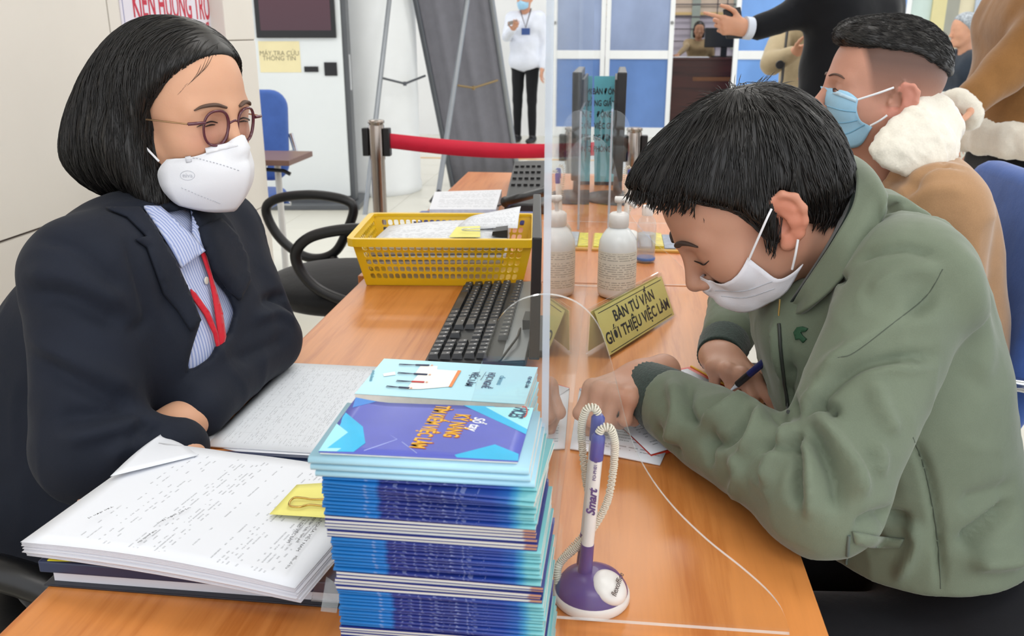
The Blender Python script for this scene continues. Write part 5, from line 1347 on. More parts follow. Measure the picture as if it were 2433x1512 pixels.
def patch(name, surf, poly, m, parent, off=.002, thick=.002, step=8, rim=0.0, uvscale=None, smooth_off=None):
    """a piece of cloth lying on a surface: outline traced in pixels, set on the surface at its real place, with thickness"""
    bv = bvh_of(surf) if not isinstance(surf, BVHTree) else surf
    P = [np.array(p, float) for p in poly]; dense = []
    for i in range(len(P)):
        a, b = P[i], P[(i+1) % len(P)]; k = max(1, int(np.linalg.norm(b - a) / step))
        for j in range(k): dense.append(a + (b - a) * j / k)
    A = np.array(dense); nb = len(A)
    def inside(x, y):
        c = False; j = nb - 1
        for i in range(nb):
            if (A[i, 1] > y) != (A[j, 1] > y) and x < (A[j, 0] - A[i, 0]) * (y - A[i, 1]) / (A[j, 1] - A[i, 1]) + A[i, 0]: c = not c
            j = i
        return c
    pts = [tuple(q) for q in A]; lo = A.min(0); hi = A.max(0)
    y = lo[1] + step / 2
    while y < hi[1]:
        x = lo[0] + step / 2
        while x < hi[0]:
            if inside(x, y) and np.min(np.hypot(A[:, 0] - x, A[:, 1] - y)) > step * .5: pts.append((x, y))
            x += step
        y += step
    r = delaunay_2d_cdt([Vector(p) for p in pts], [(i, (i+1) % nb) for i in range(nb)], [], 1, 1e-4)
    vv, fc, orig = r[0], r[2], r[3]
    loc = []; nrm = []
    for p in vv:
        h, n_ = hit(bv, p.x, p.y); loc.append(h); nrm.append(n_)
    good = [i for i in range(len(vv)) if loc[i] is not None]
    if not good: return None
    G = np.array([(vv[i].x, vv[i].y) for i in good]); 
    zs = np.array([proj(loc[i])[2] for i in good])
    for i in range(len(vv)):
        if loc[i] is None:
            k = int(np.argmin(np.hypot(G[:, 0] - vv[i].x, G[:, 1] - vv[i].y))); d = ray(vv[i].x, vv[i].y); loc[i] = CAM + d * zs[k] / (d @ _fw); nrm[i] = nrm[good[k]]
    L = np.array(loc); N = np.array(nrm)
    # smooth depth so that a collar or lapel bridges small steps
    fr = [tuple(f) for f in fc]; adj = [set() for _ in vv]
    for f in fr:
        for a in range(len(f)): adj[f[a]].update(f)
    zc_ = (L - CAM) @ _fw
    for _ in range(smooth_off or 0):
        zc_ = np.array([np.mean([zc_[j] for j in adj[i]]) if adj[i] else zc_[i] for i in range(len(vv))])
    R = np.array([ray(p.x, p.y) for p in vv]); L2 = CAM + R * (np.minimum(zc_, (L - CAM) @ _fw) if smooth_off else zc_)[:, None] / (R @ _fw)[:, None]
    for _ in range(2): N = np.array([np.mean([N[j] for j in adj[i]], 0) if adj[i] else N[i] for i in range(len(vv))])
    N /= np.linalg.norm(N, axis=1)[:, None] + 1e-9
    top = L2 + N * (off + thick); bot = L2 + N * (off - .001); n = len(vv)
    be = {}
    for f in fr:
        for a in range(len(f)):
            e = (f[a], f[(a+1) % len(f)]); be[e] = 1
    rimf = [(a, b) for (a, b) in be if (b, a) not in be]
    # outline sits lower than the middle: a soft rolled edge
    if rim:
        edge = set(i for e in rimf for i in e)
        for i in edge: top[i] = L2[i] + N[i] * (off + thick * (1 - rim))
    faces = [tuple(f) for f in fr] + [tuple(i + n for i in f[::-1]) for f in fr] + [(b, a, a + n, b + n) for a, b in rimf]
    me_v = np.concatenate([top, bot])
    # orientation
    f0 = fr[0]; nn = np.cross(top[f0[1]] - top[f0[0]], top[f0[2]] - top[f0[0]])
    if nn @ N[f0[0]] < 0: faces = [f[::-1] for f in faces]
    uv = None
    if uvscale is not None: uv = [((p.x - lo[0]) / (hi[0] - lo[0]), (p.y - lo[1]) / (hi[1] - lo[1])) for p in vv] * 2
    return mesh_obj(name, me_v, faces, m, parent, True, uvs=uv)
def cord_on(name, surf, pl, r, m, parent, off=.001, n=6, sides=8, flat=None):
    bv = bvh_of(surf) if not isinstance(surf, BVHTree) else surf
    pts = []
    for p in spline([np.array(q, float) for q in pl], n):
        h, _ = hit(bv, p[0], p[1], off)
        if h is not None: pts.append(h)
    rr = r if not isinstance(r, (list, tuple)) else [np.interp(i / (len(pts) - 1), np.linspace(0, 1, len(r)), r) for i in range(len(pts))]
    return MB().tube(pts, rr, sides, flat=flat).build(name, m, parent)
def pxpoly(poly, scale):
    """signed distance (metres) to an outline traced in the photograph, extruded along the lines of sight"""
    A = np.array(poly, float)
    def f(p):
        q = p.astype(float) - CAM; w = q @ _fw; x = CX + FPX * (q @ _rt) / w; y = CY - FPX * (q @ _up) / w
        d = np.full(len(p), 1e9); ins = np.zeros(len(p), bool); j = len(A) - 1
        for i in range(len(A)):
            e = A[j] - A[i]; wx = x - A[i, 0]; wy = y - A[i, 1]; t = np.clip((wx * e[0] + wy * e[1]) / (e @ e), 0, 1)
            d = np.minimum(d, np.hypot(wx - e[0] * t, wy - e[1] * t))
            c = ((A[i, 1] > y) != (A[j, 1] > y)) & (x < (A[j, 0] - A[i, 0]) * (y - A[i, 1]) / (A[j, 1] - A[i, 1] + 1e-9) + A[i, 0]); ins ^= c; j = i
        return (np.where(ins, -d, d) / scale).astype(np.float32)
    return f
def inter(*fs):
    def h(p):
        d = fs[0](p)
        for g in fs[1:]: d = np.maximum(d, g(p))
        return d
    return h
def grow(f, r): return lambda p: f(p) - r
M_hair = hairmat('hair_black', '#120f0d', .44); M_mask = mat('mask_white', '#e9eaee', .75, vary=.015, bump=.1, bscale=700)

def push_out(o, f, gap=.0015, it=3):
    """move a worn piece off the skin where it would cut into it"""
    me = o.data; v = np.empty(len(me.vertices) * 3, np.float32); me.vertices.foreach_get('co', v); v = v.reshape(-1, 3)
    off = np.array(o.matrix_parent_inverse.inverted().translation) * 0
    for _ in range(it):
        d = f(v); e = .001; g = np.stack([f(v + np.eye(3, dtype=np.float32)[i] * e) - f(v - np.eye(3, dtype=np.float32)[i] * e) for i in range(3)], 1); g /= np.linalg.norm(g, axis=1)[:, None] + 1e-9
        v = v + g * np.maximum(gap - d, 0)[:, None]
    me.vertices.foreach_set('co', v.astype(np.float32).ravel()); me.update()

def creases(amp, freq, seed=0, stretch=(1, 1, 1)):
    """sharp little ridges as in worn cotton"""
    s = np.array(stretch, float)
    def disp(v, q):
        n = vnoise(v * s, freq, seed); r = 1 - np.abs(2 * n - 1); m = vnoise(v, freq * .35, seed + 5)
        return v + vnormals(v, q) * (amp * (r ** 3) * np.clip(m * 2 - .6, 0, 1))[:, None]
    return disp

# ================================================================== the woman on the left
wo = empty('person', (-.68, 1.12, 0), label='seated woman with black bob, glasses and white mask in navy blazer', cat='person')
M_skw = skin('skin_woman', '#d9a888', '#c98a70', attr=True)
WM = head_matrix(math.radians(-21), math.radians(4), 0, (.085, -.033, .004), aty(492, 291, 1.11), .945)
def wl_(x, y, z): return np.array(WM @ Vector((x, y, z)))
whead = xform(head_sdf(.95, .9, nose=.85, neck_to=(-.045, 0, -.16), neck_r=.048), WM)
# blazer
shN, shF = V(-.632, .968, .968), aty(528, 560, 1.285)
elN = aty(215, 1065, .90); wrN = aty(425, 1066, .925)
elF = V(-.518, 1.225, .803); wrF = aty(478, 972, 1.005)
torso = [ell((-.640, 1.125, .86), (.115, .165, .165)), (rc(shN + V(-.005, .03, -.005), shF + V(-.02, -.03, .01), .066), .07), (rc((-.655, 1.09, .93), (-.64, 1.16, .93), .085), .06), (ell((-.572, 1.06, .845), (.062, .075, .075)), .05), (ell((-.560, 1.185, .835), (.062, .075, .075)), .05),
         (ell((-.655, 1.12, .69), (.125, .175, .14)), .06), (ell((-.70, 1.12, .56), (.16, .19, .12)), .06)]
armN = [(rc(shN, elN, .064, .060), .045), (rc(elN, wrN, .056, .037), .03)]
armF = [(rc(shF, elF, .058, .050), .04), (rc(elF, wrF, .049, .036), .025)]
neckcut = rc(wl_(-.03, 0, -.06), wl_(-.03, 0, -.20), .062, .058)
vpoly = [(330, 495), (385, 500), (455, 500), (472, 575), (500, 640), (545, 700), (560, 740), (548, 790), (500, 850), (440, 890), (455, 830), (475, 760), (440, 690), (400, 600), (360, 540)]
vcut = inter(pxpoly(vpoly, 1720), plane((-.60, 1.12, .9), (-1, 0, 0)), )
backv = [(rc((-.745, 1.06, .84), (-.79, 1.06, .62), .085, .12), .06)]
_jn = U(torso + backv + armN, .04); _jf = U(torso + backv + armF, .04)
jack_f = lambda p: smin(_jn(p), _jf(p), .004)
jw = S(S(jack_f, vcut, .006), neckcut, .01)
M_navy2 = fabric('blazer_navy', '#1a1f2b', .8, 700, .12, .03, .2)
strokes = [([(60, 700), (150, 705), (230, 740), (300, 780)], 0.0136, -0.0096), ([(45, 660), (140, 660), (230, 690), (305, 735)], 0.0136, 0.0096), ([(80, 560), (170, 585), (240, 640), (290, 700)], 0.0102, -0.0080), ([(75, 850), (170, 900), (250, 940), (320, 960)], 0.0119, -0.0096), ([(60, 800), (160, 850), (250, 895), (315, 925)], 0.0119, 0.0080),
           ([(120, 1000), (200, 990), (270, 985), (325, 975)], 0.0102, -0.0096), ([(140, 1050), (220, 1030), (290, 1010), (330, 995)], 0.0102, 0.0096), ([(300, 560), (330, 660), (350, 760), (300, 790)], 0.0085, -0.0064), ([(640, 700), (690, 730), (712, 775)], 0.0076, -0.0096), ([(600, 760), (660, 745), (705, 770)], 0.0085, 0.0080), ([(620, 720), (665, 700), (690, 715)], 0.0068, -0.0080),
           ([(555, 860), (620, 830), (690, 800)], 0.0102, -0.0064), ([(300, 1060), (340, 1020), (360, 1000)], 0.0085, -0.0096), ([(250, 1100), (300, 1060), (340, 1030)], 0.0102, 0.0080)]
ja = sdf_obj('blazer', jw, (-1.0, .78, .48), (-.40, 1.42, 1.12), .0055, M_navy2, wo, 2, disp=chain(rumple(.0022, 14, 3), rumple(.0010, 34, 5), creases(.004, 16, 2, (1, 1, .6)), folds(strokes)))
# shirt under it
M_shirt = bpy.data.materials.new('shirt_striped'); MATS['shirt_striped'] = M_shirt
t = NT(M_shirt); s_ = t.new('SeparateXYZ', {0: t.obj()}); st = t.math('FRACT', t.math('MULTIPLY', s_.outputs[1], 210)); t.set(Base_Color=t.mix(t.math('GREATER_THAN', st, .55), lin('#c9d0ea'), lin('#98a6d4')), Roughness=.7, Specular_IOR_Level=.25)
t.bump(t.noise(t.obj(), 40, 3), .2, .003)
shirt_f = S(grow(U(torso, .04), -.010), grow(neckcut, -.012), .006)
sh_ = sdf_obj('shirt', shirt_f, (-.80, .92, .6), (-.44, 1.34, 1.08), .0065, M_shirt, wo, 2, disp=rumple(.002, 22, 4))
# skin body: head, neck, hidden trunk and the left hand
hand = fingers_prims(wrF + V(-.005, -.015, -.004), V(-.42, -.88, -.05), V(-.75, .4, .1), V(-.1, -.2, .95), [(.25, .35, .2), (.3, .4, .2), (.35, .4, .2), (.4, .4, .2)], ((.5, .8, -.2), (.8, .5, -.2), (.95, .2, -.2)), .95)
handR = fingers_prims(wrN + V(.0, .01, -.004), V(-.55, .8, -.06), V(-.8, -.5, .1), V(-.05, -.05, 1), [(.7, 1.2, .9)] * 4, ((.7, .6, -.2), (.9, .3, -.2), (.95, .1, -.2)), .95)
trunk = U([(grow(U(torso, .05), -.03))] + [rc(shN, elN, .04, .036), rc(elN, wrN, .036, .028), rc(shF, elF, .04, .036), rc(elF, wrF, .036, .027)], .03)
hf = U(hand, .008)
def wtint(v):
    c = np.zeros((len(v), 4)); L = (v - np.array(WM.translation)) @ np.array(WM.to_3x3())
    ck = np.exp(-(((L[:, 0] - .075) / .022) ** 2 + ((np.abs(L[:, 1]) - .04) / .02) ** 2 + ((L[:, 2] + .018) / .018) ** 2))
    c[:, :3] = lin('#d99b84')[:3]; c[:, 3] = ck * .55
    return c
bo_ = join_obj('body', [(whead, *bounds([wl_(0, 0, 0)], .2), .0026, 1), (hf, *bounds([wrF, wrF + V(-.09, -.16, 0)], .06), .003, 1), (U(handR, .008), *bounds([wrN, wrN + V(.12, .1, 0)], .06), .004, 1), (trunk, (-.9, .8, .45), (-.4, 1.4, 1.1), .014, 1)], M_skw, wo, tint=wtint)
wb = bvh_of(bo_)
# skirt and legs (mostly under the desk)
leg = U([ell((-.70, 1.12, .52), (.17, .2, .09)), rc((-.66, 1.02, .5), (-.28, 1.0, .5), .085, .065), rc((-.66, 1.22, .5), (-.28, 1.22, .5), .085, .065), rc((-.28, 1.0, .5), (-.30, 1.0, .06), .058, .04), rc((-.28, 1.22, .5), (-.30, 1.22, .06), .058, .04), rc((-.30, 1.0, .045), (-.18, 1.0, .035), .04, .03), rc((-.30, 1.22, .045), (-.18, 1.22, .035), .04, .03)], .04)
sdf_obj('trousers', leg, (-.95, .85, 0), (-.1, 1.4, .66), .013, fabric('trousers_black', '#15161a', .8), wo, 1)
# shirt collar
for poly, nm in (([(336, 502), (375, 503), (440, 560), (475, 600), (450, 618), (420, 640), (395, 595), (360, 540)], 'shirt_collar'), ([(450, 500), (462, 500), (480, 555), (482, 575), (470, 598), (458, 585), (446, 560)], 'shirt_collar')):
    patch(nm, ja if False else sh_, poly, M_shirt, wo, .008, .003, 9, rim=.5, smooth_off=3)
# lapels
M_lap = MATS['blazer_navy']
patch('lapel', ja, [(250, 500), (330, 498), (372, 552), (410, 620), (448, 705), (472, 762), (452, 790), (420, 740), (385, 700), (345, 590), (318, 572), (345, 565), (300, 520)], M_lap, wo, .003, .004, 10, rim=.6, smooth_off=2)
patch('lapel', ja, [(470, 545), (520, 520), (560, 560), (585, 615), (590, 670), (566, 715), (540, 690), (505, 640), (480, 580)], M_lap, wo, .003, .004, 10, rim=.6, smooth_off=2)
# red lanyard
M_lany = fabric('lanyard_red', '#cf2233', .6, 900, .05)
patch('lanyard', sh_, [(466, 598), (478, 600), (500, 680), (518, 745), (526, 800), (518, 838), (512, 836), (508, 790), (500, 730), (488, 660)], M_lany, wo, .006, .0012, 7, smooth_off=2)
patch('lanyard', sh_, [(446, 690), (458, 700), (490, 745), (508, 790), (514, 836), (508, 830), (500, 795), (478, 750), (448, 708)], M_lany, wo, .005, .0012, 7, smooth_off=2)
bt_ = [hit(bvh_of(sh_), 486, 668, .003)[0]]
MB().lathe([(.005, -.001), (.0055, 0), (.005, .001)], (0, 0, 0), 14).build('button', mat('button_pearl', '#e6e2d4', .3), wo).data.transform(frame(bt_[0], (0, 1, 0), (0, .1, 1)))
# hair: a chin-length bob
ez = np.array([-.16, -.12, -.095, -.06, -.02, .01, .032, .054, .072, .087, .100, .112, .16]); ex = np.array([.060, .050, .034, .020, .014, .018, .028, .046, .062, .078, .094, .108, .16])
def face_open(p):
    return (p[:, 0] - np.interp(p[:, 2], ez, ex)) * .75
hv = U([ell((-.010, 0, .046), (.110, .092, .092)), (ell((-.055, 0, -.01), (.118, .104, .098)), .04), (ell((-.078, 0, -.060), (.124, .108, .074)), .04), (rc((-.03, .082, -.03), (.018, .074, -.105), .028, .016), .03), (rc((-.03, -.082, -.03), (.018, -.076, -.105), .030, .018), .03), (rc((-.13, 0, -.04), (-.10, 0, -.10), .05, .03), .04)], .03)
inner = U([ell((-.008, 0, .04), (.094, .073, .08)), rc((-.02, 0, -.03), (-.03, 0, -.16), .060, .064)], .02)
def hair_w(p):
    d = -smin(-hv(p), -face_open(p), .012)
    d = -smin(-d, inner(p), .006)
    d = np.maximum(d, -(p[:, 2] + .128 - .015 * np.clip((p[:, 0] + .03) / .1, -1, 1)))
    ang = np.arctan2(p[:, 1], p[:, 0] + .03); g = np.sin(ang * 46 + 3 * np.sin(p[:, 2] * 40)) * .0008 + np.sin(ang * 19 + 1.3) * .0012
    return d + g * np.clip((.09 - p[:, 2]) / .06, 0, 1)
ha = sdf_obj('hair', xform(hair_w, WM), *bounds([wl_(-.02, 0, 0)], .21), .0032, M_hair, wo, 1)
wdn = np.array(WM.to_3x3()) @ V(0, 0, -1); wc = np.array(WM.translation); Wf = np.array(WM.to_3x3()) @ V(1, 0, 0); Wl = np.array(WM.to_3x3()) @ V(0, 1, 0)
def wflow(p, n):
    L = (p - wc) @ np.array(WM.to_3x3()); side = np.sign(L[:, 1] - .01)
    top = np.clip((L[:, 2] - .06) / .07, 0, 1)[:, None]
    return wdn[None] * (1.1 - top) + top * (Wl[None] * side[:, None] * .8 - Wf[None] * .35) + Wf[None] * (.25 * np.clip(-L[:, 2] - .05, 0, 1) * 4)[:, None]
strands('hair_locks', ha, 5200, M_hair, ha, wflow, (.05, .10), .00042, 6, 3, .0009)
# brows, eyes
M_brow = mat('brow_brown', '#5a4438', .7)
def stroke_local(nm, pts, r, m_, flat=.5, off=.001, mir=True, bv=wb, fn=wl_, par=None):
    for s in ((1, -1) if mir else (1,)):
        P = []
        for x, y, z in pts:
            q = fn(x + .03, y * s, z); d = fn(x - .03, y * s, z) - q; h = bv.ray_cast(Vector(q), Vector(d).normalized(), .08)
            P.append(np.array(h[0]) + np.array(h[1]) * off if h[0] is not None else fn(x, y * s, z))
        P = spline(P, 5); rr = [r * (.35 + .65 * math.sin(PI * min(1, .15 + .85 * i / (len(P) - 1)))) for i in range(len(P))]
        MB().tube(P, rr, 8, flat=flat).build(nm, m_, par)
for k in range(4): stroke_local('hair_wisp', [(.09, -.010 - .004 * k, .092), (.086, -.030 - .004 * k, .074 - .003 * k), (.072, -.054 - .002 * k, .052 - .004 * k)], .00035, M_hair, par=ha, mir=False, off=.0008)
stroke_local('eyebrow', [(.09, .012, .024), (.088, .026, .028), (.080, .042, .026), (.07, .052, .021)], .0050, M_brow, par=wo)
stroke_local('eyelashes', [(.088, .019, .003), (.089, .031, .0055), (.084, .044, .002), (.079, .049, -.001)], .0018, mat('lash_dark', '#1c1412', .6), par=wo)
stroke_local('eye', [(.088, .024, .0005), (.089, .032, .001), (.086, .041, -.001)], .0022, mat('iris_dark', '#2a1a14', .2), par=wo)
# folded white respirator mask
def mask_mesh(nm, rows, m_, parent, fn, thick=.0012):
    """rows from top to bottom; each row = centre point to side edge in head space, mirrored"""
    nu = 14; nv = 16; half = len(rows[0])
    G = np.array(rows, float)
    def interp(A, n):
        P = spline([a for a in A], 8); idx = np.linspace(0, len(P) - 1, n); return np.array([P[int(i)] for i in idx])
    Rr = np.array([interp(r, nu + 1) for r in G]); Rr = np.array([interp(Rr[:, i], nv + 1) for i in range(nu + 1)]).transpose(1, 0, 2)
    full = np.concatenate([(Rr * np.array([1, -1, 1]))[:, :0:-1], Rr], 1); nr, nc = full.shape[:2]
    vs = [fn(*p) for row in full for p in row]
    fs = [(i*nc+j, i*nc+j+1, (i+1)*nc+j+1, (i+1)*nc+j) for i in range(nr-1) for j in range(nc-1)]
    o = mesh_obj(nm, vs, fs, m_, parent, True); md = o.modifiers.new('cloth', 'SOLIDIFY'); md.thickness = thick; md.offset = 0
    return o, full
rowsW = [[(.115, 0, -.010), (.106, -.017, -.020), (.092, -.038, -.030), (.072, -.055, -.037), (.042, -.068, -.044)],
         [(.124, 0, -.034), (.114, -.018, -.040), (.098, -.040, -.047), (.074, -.058, -.052), (.032, -.072, -.056)],
         [(.131, 0, -.054), (.120, -.018, -.057), (.101, -.040, -.061), (.074, -.058, -.065), (.028, -.073, -.068)],
         [(.127, 0, -.076), (.117, -.018, -.078), (.098, -.039, -.081), (.072, -.057, -.084), (.032, -.071, -.086)],
         [(.115, 0, -.100), (.105, -.017, -.101), (.088, -.035, -.102), (.066, -.051, -.103), (.040, -.063, -.102)],
         [(.098, 0, -.120), (.090, -.015, -.120), (.077, -.029, -.119), (.060, -.043, -.115), (.045, -.055, -.110)]]
rowsW = [[(x - dx, y, z - .004) for (x, y, z), dx in zip(r, (.004, .004, .003, .001, 0))] for r in rowsW]
mk, full = mask_mesh('face_mask', rowsW, M_mask, wo, wl_); push_out(mk, whead, .004, 8)
mbv = bvh_of(mk)
M_seam = mat('mask_seam', '#b8bac2', .8)
for pl_ in ([(450, 372), (490, 382), (530, 393), (572, 407)], [(432, 446), (470, 462), (505, 476), (525, 484)]):
    pts = [hit(mbv, *p, .0009)[0] for p in spline([np.array(q, float) for q in pl_], 10)]; pts = [p for p in pts if p is not None]
    sm_ = MB()
    for i in range(0, len(pts) - 1, 2): sm_.tube([pts[i], pts[i+1]], .0006, 5)
    sm_.build('stitch', M_seam, mk)
patch('nose_strip', mbv, [(487, 352), (560, 336), (566, 348), (490, 366)], MATS['mask_white'], mk, .001, .0008, 6)
patch('strap_tab', mbv, [(440, 372), (453, 370), (456, 384), (443, 387)], mat('mask_tab', '#cfd0d6', .7), mk, .0008, .0008, 5)
an = [hit(mbv, 446 + 17 * math.cos(q), 417 + 11 * math.sin(q), .0007)[0] for q in np.linspace(0, 2 * PI, 24, endpoint=False)]
an = [p for p in an if p is not None]; MB().tube(an, .0004, 5, closed=True).build('logo_cloud', mat('mask_emboss', '#c2c4cc', .7), mk)
h_, n_ = hit(mbv, 446, 417, .0008)
if h_ is not None: text_mesh('lettering', 'niva', .0085, frame(h_, np.cross(V(0, 0, 1), n_), np.cross(n_, np.cross(V(0, 0, 1), n_))), MATS['mask_emboss'], mk, .0002)
a0 = wl_(.030, -.0705, -.052); MB().tube(spline([a0, wl_(.016, -.076, -.037), wl_(.0, -.082, -.02), wl_(-.012, -.081, -.005)], 6), .0016, 8).build('ear_loop', M_mask, mk)
# glasses
gl = empty('glasses_tmp'); bpy.data.objects.remove(gl)
M_gf = mat('frame_maroon', '#5a2834', .2, vary=.06, coat=.4); M_lens = glassy('lens', (.93, .9, .93, 1), 1.45)
def lens_loop(s):
    out = []
    for q in np.linspace(0, 2 * PI, 40, endpoint=False):
        c_, s_ = math.cos(q), math.sin(q); e = .8
        x = .0192 * np.sign(c_) * abs(c_) ** e; z = .0235 * np.sign(s_) * abs(s_) ** e
        x *= 1 - .10 * (z < 0) * abs(z) / .0235
        yy = s * .0280 + x; out.append(wl_(.1000 - .0055 * (abs(yy) / .06) ** 2 * 2.2 + z * .12, yy, -.003 + z))
    return out
gp = MB(); go = None
for s in (1, -1):
    lp = lens_loop(s); o = MB().tube(lp, .0017, 8, closed=True, flat=1.3).build('glasses_rim', M_gf, wo)
    cpt = np.mean(lp, 0); mesh_obj('lens', [cpt] + lp, [(0, 1 + i, 1 + (i + 1) % len(lp)) for i in range(len(lp))], M_lens, wo, True)
    MB().tube(spline([wl_(.0965, s * .0475, .006), wl_(.0945, s * .060, .006), wl_(.087, s * .069, .005)], 5), .0022, 8).build('hinge', M_gf, wo)
    MB().tube([wl_(.087, s * .069, .005), wl_(.0, s * .079, .004), wl_(-.02, s * .079, -.006)], .0012, 6).build('temple_arm', mat('temple_gold', '#c9a27c', .3, .8), wo)
MB().tube(spline([wl_(.1000, -.0088, .002), wl_(.1035, 0, .006), wl_(.1000, .0088, .002)], 5), .0018, 8).build('glasses_bridge', M_gf, wo)
# her black chair
wc_ = empty('office_chair', (-.78, 1.12, 0), label='black leather office chair the woman sits on', cat='chair')
M_lea = mat('leather_black', '#131315', .35, vary=.1, bump=.1, bscale=120)
pad('seat', Matrix.Translation((-.72, 1.12, .41)), .5, .5, .09, M_lea, wc_); pad('backrest', Matrix.Translation((-.90, 1.20, .57)) @ Matrix.Rotation(-.1, 4, 'Y'), .06, .36, .22, M_lea, wc_)
MB().tube(spline([V(-.90, .88, .46), V(-.88, .86, .60), V(-.76, .85, .63), V(-.64, .86, .58), V(-.60, .88, .44)], 6), .022, 10).build('armrest', M_lea, wc_)
MB().tube(spline([V(-.95, 1.40, .5), V(-.9, 1.41, .66), V(-.75, 1.41, .66), V(-.62, 1.41, .60), V(-.58, 1.40, .46)], 6), .022, 10).build('armrest', M_lea, wc_)
MB().lathe([(.03, .08), (.03, .37)], (-.75, 1.12, 0), 14).build('gas_lift', M_blk, wc_)
MB().tube([V(-.85, 1.12, .40), V(-.93, 1.14, .44), V(-.92, 1.15, .55)], .02, 8).build('back_bracket', M_blk, wc_)
for k in range(5): MB().tube([V(-.75, 1.12, .1), V(-.75 + .28 * math.cos(k * 1.257), 1.12 + .28 * math.sin(k * 1.257), .03)], [.024, .02], 8).build('foot', M_blk, wc_)

# ================================================================== the man writing on the right
ma = empty('person', (.46, 1.08, 0), label='young man in green jacket bent over writing, white mask below nose', cat='person')
M_skm = skin('skin_man', '#bd9078', '#b47a66', attr=True)
MM = head_matrix(math.radians(180 + 4), math.radians(36), math.radians(0), (-.008, .078, 0), aty(1852, 524, .985), .985)
R3m = np.array(MM.to_3x3()) / 0.985
def ml(x, y, z): return np.array(MM @ Vector((x, y, z)))
mhead = xform(head_sdf(1.0, .95, chin=.014, neck_to=(-.07, 0, -.115), neck_r=.049), MM)
sN, sF = aty(2165, 672, .94), aty(2000, 560, 1.30)
eN = aty(1955, 1172, .815); wN = aty(1606, 968, 1.025)
eF = V(.245, 1.54, .83); wF = aty(1728, 800, 1.315)
def T(px, py, y0, y1, r): a = aty(px, py, (y0 + y1) / 2); return rc((a[0], y0, a[2]), (a[0], y1, a[2]), r)
mt = [T(2100, 625, 1.03, 1.20, .066), (T(2070, 745, 1.02, 1.20, .098), .06), (T(2105, 900, 1.02, 1.19, .114), .06), (T(2140, 1110, 1.02, 1.18, .116), .06), (T(2165, 1300, 1.02, 1.18, .126), .06), (rc(sN, sF, .058), .05), (T(1930, 760, 1.06, 1.14, .068), .06), (T(1985, 930, 1.06, 1.18, .07), .06)]
aN = [(rc(sN, eN, .066, .060), .022), (rc(eN, wN, .059, .045), .02)]
aF = [(rc(sF, eF, .062, .055), .04), (rc(eF, wF, .053, .040), .025)]
_mn = U(mt + aN, .05); _mf = U(mt + aF, .05)
mj = lambda p: smin(_mn(p), _mf(p), .006)
mneck = rc(ml(-.02, 0, -.03), ml(-.13, 0, -.14), .066, .066)
mjc = S(mj, mneck, .012)
